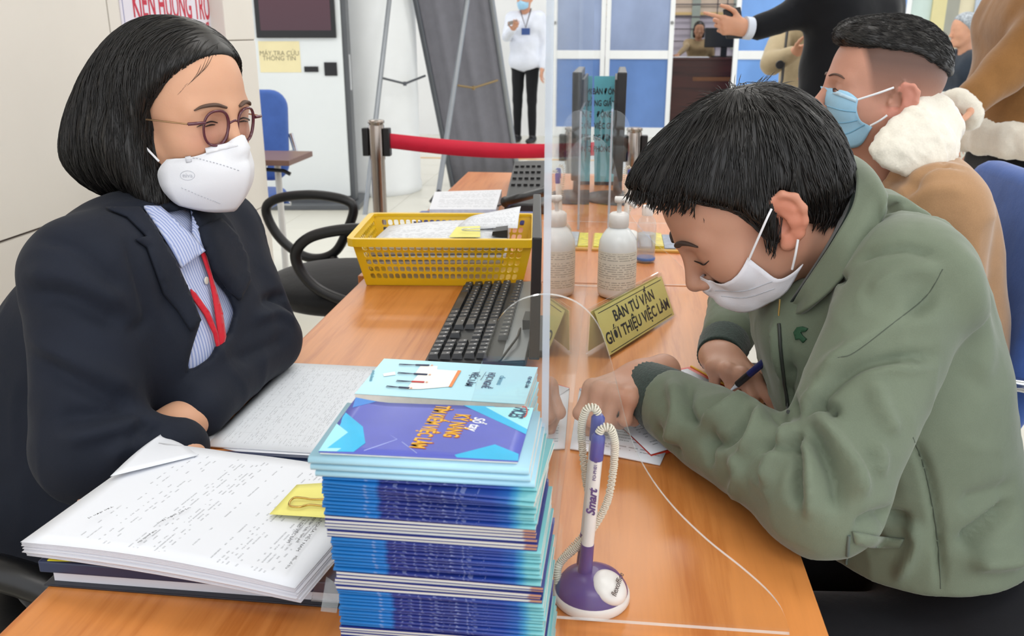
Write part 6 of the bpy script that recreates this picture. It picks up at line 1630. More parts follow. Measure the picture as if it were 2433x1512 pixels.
# wrist ends are cut square for the ribbed cuffs
dN = (wN - eN) / np.linalg.norm(wN - eN); dF = (wF - eF) / np.linalg.norm(wF - eF)
hemz = float(aty(2200, 1400, .92)[2])
mjc2 = S(mjc, plane((.4, 1.0, hemz), (-.12, 0, 1)), .012)
M_olive = fabric('jacket_olive', '#6b7563', .72, 800, .08, .2, .18)
st_m = [
 ([(1905, 990), (1960, 925), (2020, 885), (2110, 858), (2230, 850)], 0.0072, -0.0182), ([(1935, 905), (2020, 840), (2110, 790), (2230, 740)], 0.0116, 0.0128), ([(1900, 960), (1985, 905), (2080, 875), (2220, 866)], 0.0072, 0.0128),
 ([(1940, 990), (1985, 1050), (2030, 1120), (2045, 1190)], 0.0093, 0.0163), ([(1925, 1010), (1960, 1080), (1985, 1150), (1990, 1220)], 0.0072, -0.0163), ([(1905, 1035), (1920, 1100), (1925, 1170), (1918, 1230)], 0.0072, 0.0146), ([(1890, 1030), (1898, 1090), (1895, 1150), (1905, 1215)], 0.0058, -0.0146),
 ([(2080, 900), (2090, 950), (2110, 1000), (2130, 1030)], 0.0087, 0.0092), ([(2075, 1050), (2090, 1090), (2080, 1130)], 0.0087, 0.0092), ([(1930, 960), (1965, 965), (1990, 990)], 0.0050, -0.0146),
 ([(1590, 900), (1610, 960), (1600, 1020), (1580, 1070)], 0.0087, 0.0109), ([(1640, 905), (1630, 970), (1650, 1000), (1690, 985)], 0.0065, -0.0146), ([(1640, 1000), (1700, 990), (1750, 960), (1770, 930)], 0.0072, 0.0146), ([(1660, 1040), (1720, 1050), (1770, 1000), (1790, 970)], 0.0072, -0.0128),
 ([(1780, 930), (1800, 990), (1790, 1040), (1760, 1090)], 0.0079, 0.0128), ([(1820, 960), (1850, 990), (1840, 1040), (1800, 1070)], 0.0072, -0.0146), ([(1870, 1000), (1860, 1060), (1830, 1110), (1820, 1160)], 0.0079, 0.0128), ([(1840, 1075), (1880, 1060), (1900, 1030)], 0.0058, -0.0128), ([(1740, 1080), (1760, 1130), (1740, 1180)], 0.0087, 0.0109), ([(1690, 1010), (1680, 1060), (1690, 1110)], 0.0072, -0.0092), ([(1560, 1010), (1580, 1050), (1620, 1080)], 0.0072, -0.0092),
 ([(2235, 660), (2160, 760), (2040, 850), (1960, 930)], 0.0101, -0.0109), ([(2250, 560), (2310, 700), (2330, 830), (2300, 900)], 0.0217, 0.0109), ([(2170, 1040), (2210, 1150), (2230, 1290), (2235, 1400)], 0.0043, -0.0109),
 ([(2280, 1300), (2350, 1250), (2420, 1200)], 0.0101, -0.0219), ([(2300, 1330), (2370, 1330), (2430, 1320)], 0.0116, 0.0182), ([(2280, 1200), (2350, 1180), (2420, 1160)], 0.0116, -0.0109), ([(2030, 1260), (2100, 1230), (2170, 1240)], 0.0087, -0.0146), ([(2160, 1240), (2175, 1290), (2130, 1380)], 0.0072, 0.0146),
 ([(2090, 520), (2160, 480), (2230, 520)], 0.0058, -0.0073), ([(2030, 620), (2080, 600), (2160, 590), (2240, 620)], 0.0058, -0.0073), ([(1950, 640), (1985, 660), (2010, 665)], 0.0043, -0.0092), ([(2060, 700), (2140, 650), (2230, 640)], 0.0087, 0.0073), ([(1880, 860), (1870, 930), (1890, 1000)], 0.0087, -0.0128), ([(1840, 760), (1850, 850), (1870, 930)], 0.0072, 0.0092)]
mjo = sdf_obj('jacket', mjc2, (-.02, .70, .44), (.72, 1.66, 1.20), .0052, M_olive, ma, 2, disp=chain(rumple(.0020, 15, 9), creases(.005, 14, 4), creases(.003, 26, 7), folds(st_m)))
jb = bvh_of(mjo)
# ribbed dark green cuffs
def rib_mat(name, color):
    m = bpy.data.materials.new(name); t = NT(m); MATS[name] = m; c = lin(color)
    n = t.noise(t.obj(), 300, 2); t.set(Base_Color=t.ramp(n, [(.3, tuple(x*.75 for x in c[:3])+(1,)), (.7, tuple(x*1.3 for x in c[:3])+(1,))]), Roughness=.85, Sheen_Weight=.2); t.bump(n, .5, .002); return m
M_rib = rib_mat('rib_green', '#24352f')
def cuff(nm, c, d, r0, r1, L):
    h = V(0, 0, 1.); u = np.cross(d, h); u /= np.linalg.norm(u); w = np.cross(d, u); vs = []; fs = []; n = 72; prof = [(0, r0), (.15, r0 * 1.02), (.5, (r0 + r1) / 2 * 1.02), (.9, r1), (1.0, r1 * .985), (1.0, r1 * .88), (.6, r1 * .85)]
    for tt, r in prof:
        for k in range(n):
            q = 2*PI*k/n; rr = r * (1 + (.012 if k % 2 else -.008)); vs.append(c + d * L * tt + rr * (math.cos(q) * u + math.sin(q) * w * .95))
    for i in range(len(prof) - 1):
        for k in range(n): fs.append((i*n+k, i*n+(k+1) % n, (i+1)*n+(k+1) % n, (i+1)*n+k))
    return mesh_obj(nm, vs, fs, M_rib, ma, True)
cuff('cuff', wN + dN * .012, dN, .0435, .038, .070)
cuff('cuff', wF + dF * .022, dF, .0375, .034, .050)
# hands
WNh = wN + dN * .078; WFh = wF + dF * .070
fN = V(-.55, -.70, .02); fN /= np.linalg.norm(fN)
hN = fingers_prims(WNh + V(.012, .012, .010), fN, V(-.75, .6, .0), V(-.15, -.22, .95), [(.85, 1.65, 1.0), (.95, 1.7, 1.0), (1.0, 1.7, 1.0), (1.05, 1.7, 1.0)], ((.75, .45, -.45), (.85, -.1, -.5), (.6, -.6, -.5)), .98, rad=1.12)
kF = aty(1740, 884, 1.172)
hF = fingers_prims(WFh, kF - WFh, V(.80, -.25, -.10), V(-.2, -.55, .8), [(.45, .45, .3), (.7, .6, .3), (.8, .7, .4), (.85, .8, .4)], ((.35, .85, -.35), (.75, .45, -.5), (.9, .1, -.4)), 1.0, spread=(.26, .07, -.10, -.26))
mtrunk = U([grow(U(mt[:4], .05), -.05), rc(sN + V(0, 0, -.02), eN, .034, .034), rc(eN, WNh, .038, .026), rc(sF + V(0, 0, -.03), eF, .034, .034), rc(eF, WFh, .036, .025)], .03)
def mtint(v):
    c = np.zeros((len(v), 4)); L = (v - np.array(MM.translation)) @ R3m / 0.985
    er = np.exp(-(((L[:, 0] + .012) / .03) ** 2 + ((np.abs(L[:, 1]) - .085) / .02) ** 2 + (L[:, 2] / .035) ** 2))
    c[:, :3] = lin('#d07f66')[:3]; c[:, 3] = np.clip(er * 1.1, 0, .65); return c
mb_o = join_obj('body', [(mhead, *bounds([ml(0, 0, 0)], .21), .0026, 1), (U(hN, .004), *bounds([WNh, WNh + fN * .1], .075), .0022, 0), (U(hF, .004), *bounds([WFh, kF], .10), .0022, 0), (mtrunk, (-.05, .72, .42), (.72, 1.62, 1.16), .014, 1)], M_skm, ma, tint=mtint)
mbv_ = bvh_of(mb_o)
# finger nails
# collar
def collar_strip(nm, rows, m_, parent, thick=.004):
    A = np.array([[np.array(p, float) for p in spline(r, 8)] for r in rows]); nr, nc = A.shape[:2]
    R2 = np.array([spline([A[i, j] for i in range(nr)], 6) for j in range(nc)]).transpose(1, 0, 2); nr = R2.shape[0]
    o = mesh_obj(nm, R2.reshape(-1, 3), [(i*nc+j, i*nc+j+1, (i+1)*nc+j+1, (i+1)*nc+j) for i in range(nr-1) for j in range(nc-1)], m_, parent, True)
    md = o.modifiers.new('cloth', 'SOLIDIFY'); md.thickness = thick; md.offset = 0; return o
cpx = [(1955, 362, 1.17), (1990, 362, 1.13), (2032, 405, 1.05), (2030, 480, .99), (1990, 560, .965), (1945, 630, .975), (1905, 690, .99), (1880, 728, 1.02)]
cpb = [(1990, 420, 1.20), (2060, 420, 1.14), (2105, 470, 0.985), (2085, 545, .965), (2030, 625, .945), (1975, 690, .955), (1920, 735, .975), (1888, 752, 1.01)]
cmid = [tuple((np.array(a) + np.array(b)) / 2 + np.array([10, -12, -.004])) for a, b in zip(cpx, cpb)]
collar_strip('collar', [[aty(*q) for q in cpx], [aty(*q) for q in cmid], [aty(*q) for q in cpb]], M_olive, ma, .006)
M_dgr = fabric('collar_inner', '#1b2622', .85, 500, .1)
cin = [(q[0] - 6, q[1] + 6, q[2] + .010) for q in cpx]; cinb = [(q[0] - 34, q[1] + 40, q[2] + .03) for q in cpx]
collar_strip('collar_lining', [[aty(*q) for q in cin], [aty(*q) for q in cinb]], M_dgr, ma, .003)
# zip front, puller, seams, crocodile badge
M_zip = mat('zip_brass', '#b79f62', .3, .8)
cord_on('zip_teeth', jb, [(1852, 770), (1855, 830), (1862, 900), (1875, 980)], .0022, mat('zip_dark', '#2b2f2a', .5), ma, .001)
hz, nz = hit(jb, 1851, 735, .004); hz2, _ = hit(jb, 1849, 752, .005)
MB().tube([aty(1853, 712, 1.0), aty(1850, 750, 1.0)], .0022, 6, flat=.5).build('zip_puller', M_zip, ma)
M_sem = mat('seam_dark', '#4a5246', .8)
for pl_ in ([(2169, 1040), (2195, 1110), (2215, 1200), (2228, 1290), (2235, 1400)], [(2240, 640), (2200, 705), (2120, 770), (2030, 838), (1990, 850)], [(1948, 628), (1978, 655), (2010, 668)]):
    cord_on('seam', jb, pl_, .0005, M_sem, ma, .0001)
patch('badge', jb, [(1888, 790), (1896, 778), (1908, 776), (1921, 781), (1916, 788), (1904, 790), (1908, 797), (1918, 806), (1910, 815), (1902, 806), (1893, 808)], mat('badge_green', '#1f4a30', .7, vary=.1), ma, .0015, .0012, 5)
patch('pocket_flap', jb, [(2022, 1262), (2080, 1272), (2150, 1280), (2140, 1300), (2085, 1300), (2028, 1290)], M_olive, ma, .002, .003, 8, rim=.6, smooth_off=2)
cord_on('pocket_edge', jb, [(2016, 1272), (2012, 1340), (2016, 1390), (2040, 1408), (2085, 1400)], .0016, mat('piping_grey', '#5a6660', .7), ma, .001)
# trousers and legs
lg = U([rc((.50, 1.0, .5), (.50, 1.18, .5), .13), rc((.50, .98, .49), (.12, .97, .5), .09, .07), rc((.50, 1.2, .49), (.12, 1.2, .5), .09, .07), rc((.12, .97, .5), (.16, .97, .07), .062, .045), rc((.12, 1.2, .5), (.16, 1.2, .07), .062, .045), rc((.16, .97, .045), (.03, .97, .035), .04, .032), rc((.16, 1.2, .045), (.03, 1.2, .035), .04, .032)], .04)
sdf_obj('trousers', lg, (-.08, .8, 0), (.72, 1.42, .68), .012, fabric('trousers_dark', '#15161a', .8), ma, 1)
# hair
hzs = np.array([-.12, -.06, -.045, -.03, -.012, .01, .03, .05, .07, .085, .10, .115, .16])
hxs = np.array([-.06, -.045, -.03, .004, .012, .014, .022, .038, .058, .078, .092, .108, .16])
mhv = U([ell((-.012, 0, .052), (.107, .087, .094)), (ell((.050, 0, .090), (.070, .060, .046)), .03), (ell((-.065, 0, .01), (.052, .072, .07)), .03), (rc((.006, .078, .02), (.014, .073, -.032), .012, .007), .015), (rc((.006, -.078, .02), (.014, -.073, -.032), .012, .007), .015)], .03)
minn = U([ell((-.008, 0, .04), (.094, .0735, .082)), rc((-.02, 0, -.03), (-.11, 0, -.12), .052, .052)], .02)
def hair_m(p):
    e = (p[:, 0] - np.interp(p[:, 2], hzs, hxs)) * .75
    d = -smin(-mhv(p), -e, .008); d = -smin(-d, minn(p), .004)
    low = -(p[:, 2] - np.interp(p[:, 0], [-.13, -.09, -.04, -.022, .0, .03], [-.045, -.055, -.035, .035, -.05, -.06])) * .7   # neckline, arch over the ear, sideburn
    d = -smin(-d, -low, .006)
    return d + .0016 * np.sin(p[:, 1] * 160 + 40 * p[:, 0]) * np.sin(p[:, 0] * 60 + 1) + .0012 * np.sin(p[:, 1] * 310 + p[:, 2] * 90)
mh = sdf_obj('hair', xform(hair_m, MM), *bounds([ml(-.01, 0, .03)], .19), .003, M_hair, ma, 1)
crown = ml(-.055, .01, .145); cR = R3m
def mflow(p, n):
    d = p - crown; return d / (np.linalg.norm(d, axis=1)[:, None] + 1e-6) + (cR @ V(.25, 0, -.25))[None]
strands('hair_locks', mh, 5200, M_hair, mh, mflow, (.03, .065), .00045, 5, 8, .0022)
def low_keep(v):
    L = (v - np.array(MM.translation)) @ R3m / 0.985; return (L[:, 0] > .05) & (L[:, 2] < .115) | ((L[:, 2] < .0) & (L[:, 0] > -.02)) | ((L[:, 2] < -.01) & (L[:, 0] < -.05))
strands('hair_fringe', mh, 1500, M_hair, mh, lambda p, n: (cR @ V(.75, 0, -.75))[None] + .25 * (p - crown) / .15, (.018, .042), .0006, 4, 9, .001, keep=low_keep, droop=.75)
up_keep = lambda v: ((v - crown) ** 2).sum(1) < .055 ** 2
strands('hair_crown', mh, 160, M_hair, mh, lambda p, n: n * .55 + (p - crown) / .06 * .8, (.012, .026), .00035, 4, 10, .001, keep=up_keep, droop=.85)
# brow, closed lid line
def strm(nm, pts, r, m_, **k): stroke_local(nm, pts, r, m_, bv=mbv_, fn=ml, par=ma, **k)
strm('eyebrow', [(.09, .012, .022), (.088, .026, .027), (.080, .042, .026), (.068, .054, .020)], .0062, mat('brow_dark', '#3a2a22', .7))
strm('eyelashes', [(.088, .014, -.0045), (.0885, .026, -.0072), (.086, .040, -.0068), (.077, .053, -.002)], .0017, mat('lash_dark', '#1c1412', .6))
# mask hanging below the nose
MMi = MM.inverted()
def mpl(px, py, yl):
    """pixel to head space on the plane y = yl of the head"""
    o = np.array(MMi @ Vector(CAM)); d = np.array(MMi.to_3x3() @ Vector(ray(px, py))); t_ = (yl - o[1]) / d[1]; q = o + d * t_; return (q[0], -yl, q[2])
grid = [[(1655, 673), (1700, 662), (1745, 645), (1777, 612)], [(1662, 684), (1715, 682), (1772, 668), (1812, 640)], [(1677, 698), (1735, 702), (1800, 690), (1848, 664)], [(1702, 712), (1765, 720), (1832, 704), (1880, 652)], [(1742, 722), (1794, 729), (1862, 700), (1908, 628)]]
rowsM = [[mpl(*q, yl) for q, yl in zip(r, (0, .030, .056, .072))] for r in grid]
mm_, _ = mask_mesh('face_mask', rowsM, mat('mask_pale', '#e4e3ea', .8, vary=.02, bump=.12, bscale=500), ma, ml); push_out(mm_, mhead, .003)
mmb = bvh_of(mm_)
for pl_ in ([(1700, 690), (1770, 690), (1835, 668)], [(1715, 704), (1775, 706), (1840, 685)]): cord_on('pleat', mmb, pl_, .0008, MATS['mask_seam'], mm_, .0006)
earb = ml(-.004, .079, .026)
MB().tube(spline([aty(1779, 618, .985), aty(1800, 570, .975), aty(1822, 520, .968), aty(1833, 497, .972)], 6), .0014, 8).build('ear_loop', M_mask, mm_)
MB().tube(spline([aty(1882, 640, .985), aty(1890, 605, .975), aty(1896, 570, .972)], 6), .0014, 8).build('ear_loop', M_mask, mm_)
# pen
pn = empty('ballpoint_pen', tuple(aty(1735, 937, 1.16)), label='dark blue ballpoint pen held in the writing hand', cat='pen')
tip, end = aty(1733, 930, 1.135), aty(1832, 846, 1.108); ax = (end - tip) / np.linalg.norm(end - tip); Lp = np.linalg.norm(end - tip)
MB().tube([tip, tip + ax * .004, tip + ax * .016], [.0006, .0016, .0042], 12).build('pen_tip', M_chr, pn)
MB().tube([tip + ax * .016, tip + ax * .04], [.0046, .005], 12).build('grip', M_blk, pn)
MB().tube([tip + ax * .04, end - ax * .006, end], [.005, .005, .0042], 12).build('barrel', mat('pen_blue', '#1d2560', .3), pn)
bb_ = blue_chair((.52, 1.08, 0), PI, 'blue padded visitor chair under the man in green jacket', arms=False)

# ================================================================== second man, tan coat
m2 = empty('person', (.6, 1.68, 0), label='man in tan shearling coat with faded haircut and blue mask', cat='person')
M_sk2 = skin('skin_second', '#c99680', '#bd7a68', attr=True)
S2 = .965
M2 = head_matrix(math.radians(181), math.radians(-8), 0, (-.008, .078, 0), aty(2133, 238, 1.6), S2)
R2 = np.array(M2.to_3x3()) / S2
def m2l(x, y, z): return np.array(M2 @ Vector((x, y, z)))
h2 = xform(head_sdf(1.06, 1.12, neck_to=(-.035, 0, -.17), neck_r=.062), M2)
def T2(px, py, y0, y1, r): a = aty(px, py, (y0 + y1) / 2); return rc((a[0], y0, a[2]), (a[0], y1, a[2]), r)
t2 = [T2(2170, 455, 1.60, 1.76, .080), (T2(2165, 570, 1.58, 1.78, .115), .06), (T2(2170, 720, 1.58, 1.78, .125), .06), (T2(2185, 900, 1.58, 1.78, .135), .06)]
s2N, s2F = aty(2235, 500, 1.50), aty(2110, 470, 1.86); e2N = aty(2225, 790, 1.44); w2N = aty(2030, 800, 1.50)
c2 = U(t2 + [(rc(s2N, s2F, .062), .05), (rc(s2N, e2N, .074, .062), .025), (rc(e2N, w2N, .06, .05), .025), (rc(s2F, s2F + V(-.06, .1, -.25), .07, .06), .03)], .05)
c2 = S(c2, rc(m2l(-.02, 0, -.06), m2l(-.04, 0, -.22), .070, .066), .012)
M_tan = fabric('suede_tan', '#a9835f', .9, 500, .1, .4, .15)
f2s = [([(2150, 470), (2190, 410), (2240, 390), (2300, 400)], .010, -.007), ([(2130, 520), (2180, 470), (2230, 450), (2300, 450)], .012, .006), ([(2080, 420), (2150, 430), (2180, 460)], .010, -.006), ([(2220, 340), (2240, 370), (2245, 400)], .005, -.004), ([(2200, 540), (2260, 560), (2310, 600)], .012, -.005)]
coat2 = sdf_obj('coat', c2, (.2, 1.3, .5), (.9, 2.05, 1.12), .0075, M_tan, m2, 2, disp=chain(rumple(.002, 15, 2), creases(.004, 13, 3), folds(f2s)))
M_fur = fabric('fur_cream', '#e4ded0', .95, 300, .08, .8, .5)
def fur_disp(v, q): return v + vnormals(v, q) * ((vnoise(v, 140, 3) - .5) * .005 + (vnoise(v, 60, 4) - .5) * .006)[:, None]
col = [aty(2205, 250, 1.74), aty(2228, 275, 1.67), aty(2215, 318, 1.595), aty(2165, 350, 1.552), aty(2105, 358, 1.54)]
nrm_ = [V(.6, .3, .5), V(.75, -.35, .5), V(.5, -.65, .55), V(.15, -.8, .55)]
fc_ = U([(rc_flat(col[i], col[i+1], (.042, .050, .054, .050)[i], (.050, .054, .050, .030)[i], nrm_[i], .42), .025) for i in range(4)] + [(rc(aty(1970, 330, 1.73), aty(2000, 345, 1.68), .018, .014), .02)], .025)
sdf_obj('fur_collar', fc_, (.2, 1.44, .94), (.75, 1.86, 1.2), .006, M_fur, m2, 1, disp=fur_disp)
def t2int(v):
    c = np.zeros((len(v), 4)); L = (v - np.array(M2.translation)) @ R2 / S2
    fade = np.clip((L[:, 2] + .012) / .075, 0, 1) ** .8 * np.clip((.060 - L[:, 0] + (L[:, 2] - .05) * .4) / .012, 0, 1) * (np.abs(L[:, 1]) < .0845)
    ear = np.exp(-(((L[:, 0] + .012) / .03) ** 2 + ((np.abs(L[:, 1]) - .088) / .016) ** 2 + (L[:, 2] / .035) ** 2))
    c[:, :3] = np.where((fade > .02)[:, None], np.array(lin('#2c2220')[:3]), np.array(lin('#c87a6c')[:3])); c[:, 3] = np.where(fade > .02, fade * .82, np.clip(ear, 0, .5)); return c
b2 = join_obj('body', [(h2, *bounds([m2l(0, 0, -.02)], .21), .0034, 1), (grow(U(t2, .05), -.05), (.25, 1.4, .5), (.85, 1.95, 1.1), .015, 1)], M_sk2, m2, tint=t2int)
b2v = bvh_of(b2)
hv2 = U([ell((-.010, 0, .058), (.103, .082, .086)), (ell((.055, 0, .096), (.050, .058, .032)), .025)], .02)
def hair2(p):
    z0 = np.interp(p[:, 0], [-.12, -.09, -.03, .03, .06, .1, .13], [.045, .055, .078, .080, .078, .078, .082]); d = -smin(-hv2(p), -((z0 - p[:, 2]) * .8), .010)
    return d + (vnoise(p.astype(float), 90, 2) - .5) * .003
ho2 = sdf_obj('hair', xform(hair2, M2), *bounds([m2l(0, 0, .05)], .17), .0034, M_hair, m2, 1)
strands('hair_locks', ho2, 4200, M_hair, ho2, lambda p, n: n * .35 + (R2 @ V(.8, 0, .15))[None], (.010, .020), .0004, 3, 4, .0008, droop=.5)
def st2(nm, pts, r, m_): stroke_local(nm, pts, r, m_, bv=b2v, fn=m2l, par=m2)
st2('eyebrow', [(.09, .012, .023), (.088, .026, .027), (.080, .042, .026), (.070, .052, .022)], .0036, mat('brow_soft', '#5a4238', .7)); st2('eyelashes', [(.086, .018, .002), (.0885, .030, .0025), (.083, .045, -.001)], .0015, MATS['lash_dark'])
M2i = M2.inverted()
def m2pl(px, py, yl):
    o = np.array(M2i @ Vector(CAM)); d = np.array(M2i.to_3x3() @ Vector(ray(px, py))); t_ = (yl - o[1]) / d[1]; q = o + d * t_; return (q[0], -yl, q[2])
g2 = [[(1976, 208), (2000, 215), (2022, 224), (2039, 236)], [(1960, 240), (1988, 250), (2018, 256), (2036, 262)], [(1956, 270), (1985, 282), (2018, 288), (2044, 286)], [(1962, 298), (1992, 312), (2028, 316), (2060, 296)], [(1985, 322), (2008, 336), (2044, 342), (2073, 302)]]
k2, _ = mask_mesh('face_mask', [[m2pl(*q, yl) for q, yl in zip(r, (0, .030, .056, .074))] for r in g2], mat('mask_blue', '#9fcbe6', .75, vary=.05, vscale=30, bump=.12, bscale=500), m2, m2l); push_out(k2, h2, .003)
k2b = bvh_of(k2)
for pl_ in ([(1966, 252), (2000, 262), (2034, 266)], [(1962, 284), (2000, 292), (2045, 284)], [(1975, 308), (2010, 318), (2055, 296)]): cord_on('pleat', k2b, pl_, .0012, mat('pleat_blue', '#78aac8', .8), k2, .0006)
patch('nose_strip', k2b, [(1980, 212), (2035, 236), (2034, 244), (1978, 222)], mat('mask_blue_light', '#bcd8ea', .75), k2, .001, .001, 6)
MB().tube(spline([aty(2038, 237, 1.585), aty(2085, 222, 1.575), aty(2124, 208, 1.572)], 6), .0018, 8).build('ear_loop', M_mask, k2)
MB().tube(spline([aty(2068, 299, 1.585), aty(2090, 287, 1.578), aty(2108, 274, 1.575)], 6), .0018, 8).build('ear_loop', M_mask, k2)
patch('shirt_edge', coat2, [(2040, 360), (2060, 345), (2075, 360), (2055, 385), (2035, 392)], mat('shirt_offwhite', '#d8cfc8', .8), m2, .002, .003, 7, smooth_off=2)
l2 = U([rc((.62, 1.6, .5), (.62, 1.78, .5), .13), rc((.62, 1.58, .5), (.26, 1.56, .5), .085, .068), rc((.62, 1.8, .5), (.26, 1.82, .5), .085, .068), rc((.26, 1.56, .5), (.3, 1.56, .06), .06, .045), rc((.26, 1.82, .5), (.3, 1.82, .06), .06, .045), rc((.3, 1.56, .045), (.18, 1.56, .035), .04, .03), rc((.3, 1.82, .045), (.18, 1.82, .035), .04, .03)], .04)
sdf_obj('trousers', l2, (.1, 1.4, 0), (.85, 2.0, .66), .016, MATS['trousers_dark'], m2, 1)
cb2 = aty(2362, 550, 1.72); blue_chair((float(cb2[0]) - .235, 1.72, 0), PI, 'blue padded visitor chair behind the man in tan coat', 1.04)

# ================================================================== people further away
def side_of(d): return V(-d[1], d[0], 0)
def figure(label, base, H, yaw, top_m, leg_m, skin_m, hair_m, armL=None, armR=None, coat=0.0, hair_long=0.0, top_r=1.0, h=.014, mask_m=None, hands=True, sit=None, no_legs=False, cutz=None):
    """person of height H at base; armL/armR = (elbow, wrist) in world; coat = how far the top hangs below the hip; sit = seat height"""
    o = empty('person', tuple(base), label=label, cat='person'); k = H / 1.70; f = V(math.cos(yaw), math.sin(yaw), 0); s = side_of(f); b = np.asarray(base, float)
    def Q(x, y, z): return b + (f * x + s * y + V(0, 0, 1) * z) * k
    dz = 0 if sit is None else (sit + .09 - .92 * k) / k
    hipz = .92 + dz
    tr = [rc(Q(0, -.07, hipz), Q(0, .07, hipz), .115 * k * top_r), (rc(Q(.0, -.06, 1.1 + dz), Q(.0, .06, 1.1 + dz), .11 * k * top_r), .08), (rc(Q(0, -.09, 1.3 + dz), Q(0, .09, 1.3 + dz), .105 * k * top_r), .08), (rc(Q(-.01, -.155, 1.40 + dz), Q(-.01, .155, 1.40 + dz), .055 * k * top_r), .06)]
    if coat: tr.append((rc(Q(0, -.07, hipz - coat * .5), Q(0, .07, hipz - coat), .13 * k * top_r, .15 * k * top_r), .08))
    shs = {1: Q(-.01, .185, 1.38 + dz), -1: Q(-.01, -.185, 1.38 + dz)}; hp = []
    for sd, arm in ((1, armL), (-1, armR)):
        el, wr = arm if arm is not None else (Q(-.03, sd * .24, 1.10 + dz), Q(.04, sd * .23, .86 + dz))
        tr += [(rc(shs[sd], el, .056 * k * top_r, .048 * k * top_r), .03), (rc(el, wr, .048 * k * top_r, .038 * k * top_r), .02)]
        d = (np.asarray(wr) - np.asarray(el)); d /= np.linalg.norm(d); hp.append((np.asarray(wr) + d * .015, d, sd))
    pts = [Q(0, 0, hipz - coat - .2), Q(0, 0, 1.5 + dz), shs[1], shs[-1]] + [np.asarray(q) for a in (armL, armR) if a is not None for q in a] + [Q(0, .3, .84 + dz), Q(0, -.3, .84 + dz), Q(.15, 0, 1), Q(-.15, 0, 1)]
    tf = S(U(tr, .05), rc(Q(0, 0, 1.46 + dz), Q(0, 0, 1.6 + dz), .062 * k), .01)
    if cutz is not None: tf = S(tf, plane((0, 0, cutz), (0, 0, 1)), .02)
    sdf_obj('top', tf, *bounds(pts, .14), h, top_m, o, 2, disp=chain(rumple(.004, 12, 3), creases(.005, 11, 5)))
    HM = head_matrix(yaw, 0, 0, (0, 0, 0), Q(.03, 0, 1.575 + dz), .97 * k)
    hs = xform(head_sdf(neck_to=(-.04, 0, -.17)), HM); prs = [(hs, *bounds([np.array(HM.translation)], .21 * k), h * .45, 1)]
    if hands:
        for W_, d, sd in hp:
            up_ = V(0, 0, 1) if abs(d[2]) < .8 else f; sn_ = np.cross(d, up_); sn_ /= np.linalg.norm(sn_)
            pr = fingers_prims(W_, d, sn_ * (-sd) if abs(d[2]) < .8 else f, np.cross(d, sn_) * 1.0 if abs(d[2]) < .8 else sn_ * sd, [(.35, .4, .3)] * 4, ((.6, .7, -.2), (.8, .4, -.2), (.9, .2, -.2)), k); prs.append((U(pr, .01), *bounds([W_, W_ + d * .17 * k], .07), h * .5, 1))
    prs.append((grow(U(tr, .05), -.018) if cutz is None else S(grow(U(tr, .05), -.018), plane((0, 0, cutz + .03), (0, 0, 1)), .01), *bounds(pts, .12), h * 1.6, 1))
    bo = join_obj('body', prs, skin_m, o)
    def HL(x, y, z): return np.array(HM @ Vector((x, y, z)))
    hvv = [ell((-.010, 0, .050), (.108, .088, .094))]
    if hair_long: hvv += [(rc((-.06, 0, .0), (-.075, 0, -hair_long), .075, .06), .03), (rc((-.02, .07, 0), (-.03, .07, -hair_long * .8), .03, .025), .02), (rc((-.02, -.07, 0), (-.03, -.07, -hair_long * .8), .03, .025), .02)]
    hu = U(hvv, .03)
    def hf_(p): return -smin(-hu(p), -((p[:, 0] - np.interp(p[:, 2], [-.3, -.02, .03, .07, .1, .16], [-.01, -.005, .02, .07, .1, .14])) * .7), .008) if hair_long else np.maximum(-smin(-hu(p), -((p[:, 0] - np.interp(p[:, 2], [-.1, .0, .03, .07, .1, .16], [-.05, .0, .02, .07, .1, .14])) * .7), .008), -(p[:, 2] + .03))
    sdf_obj('hair', xform(hf_, HM), *bounds([HL(0, 0, 0), HL(-.06, 0, -hair_long)], .18), h * .5, hair_m, o, 1)
    if mask_m is not None:
        rw = [[(.114, 0, -.012), (.098, -.03, -.024), (.07, -.055, -.03), (.04, -.068, -.03)], [(.124, 0, -.05), (.106, -.032, -.055), (.074, -.058, -.06), (.04, -.070, -.06)], [(.1, 0, -.112), (.085, -.028, -.112), (.062, -.048, -.1), (.04, -.064, -.09)]]
        mo_, _ = mask_mesh('face_mask', rw, mask_m, o, HL); push_out(mo_, hs, .004)
    if not no_legs:
        if sit is None:
            lp_ = [rc(Q(0, -.08, .9), Q(0, .08, .9), .105 * k)]
            for sd in (1, -1): lp_ += [(rc(Q(0, sd * .085, .86), Q(.01, sd * .09, .48), .082 * k, .060 * k), .03), (rc(Q(.01, sd * .09, .48), Q(0, sd * .095, .09), .058 * k, .044 * k), .02)]
            pl_ = [Q(0, 0, 1.0), Q(0, .2, .05), Q(0, -.2, .05)]
        else:
            lp_ = [rc(Q(0, -.08, hipz - .02), Q(0, .08, hipz - .02), .11 * k)]
            for sd in (1, -1): lp_ += [(rc(Q(0, sd * .09, hipz - .02), Q(.42, sd * .1, hipz - .02), .08 * k, .062 * k), .03), (rc(Q(.42, sd * .1, hipz - .02), Q(.42, sd * .1, .09), .056 * k, .044 * k), .02)]
            pl_ = [Q(0, 0, hipz), Q(.45, .2, .05), Q(.45, -.2, .05)]
        sdf_obj('trousers', U(lp_, .03), *bounds(pl_, .13), h, leg_m, o, 1, disp=rumple(.004, 10, 6))
        fx_ = 0 if sit is None else .42
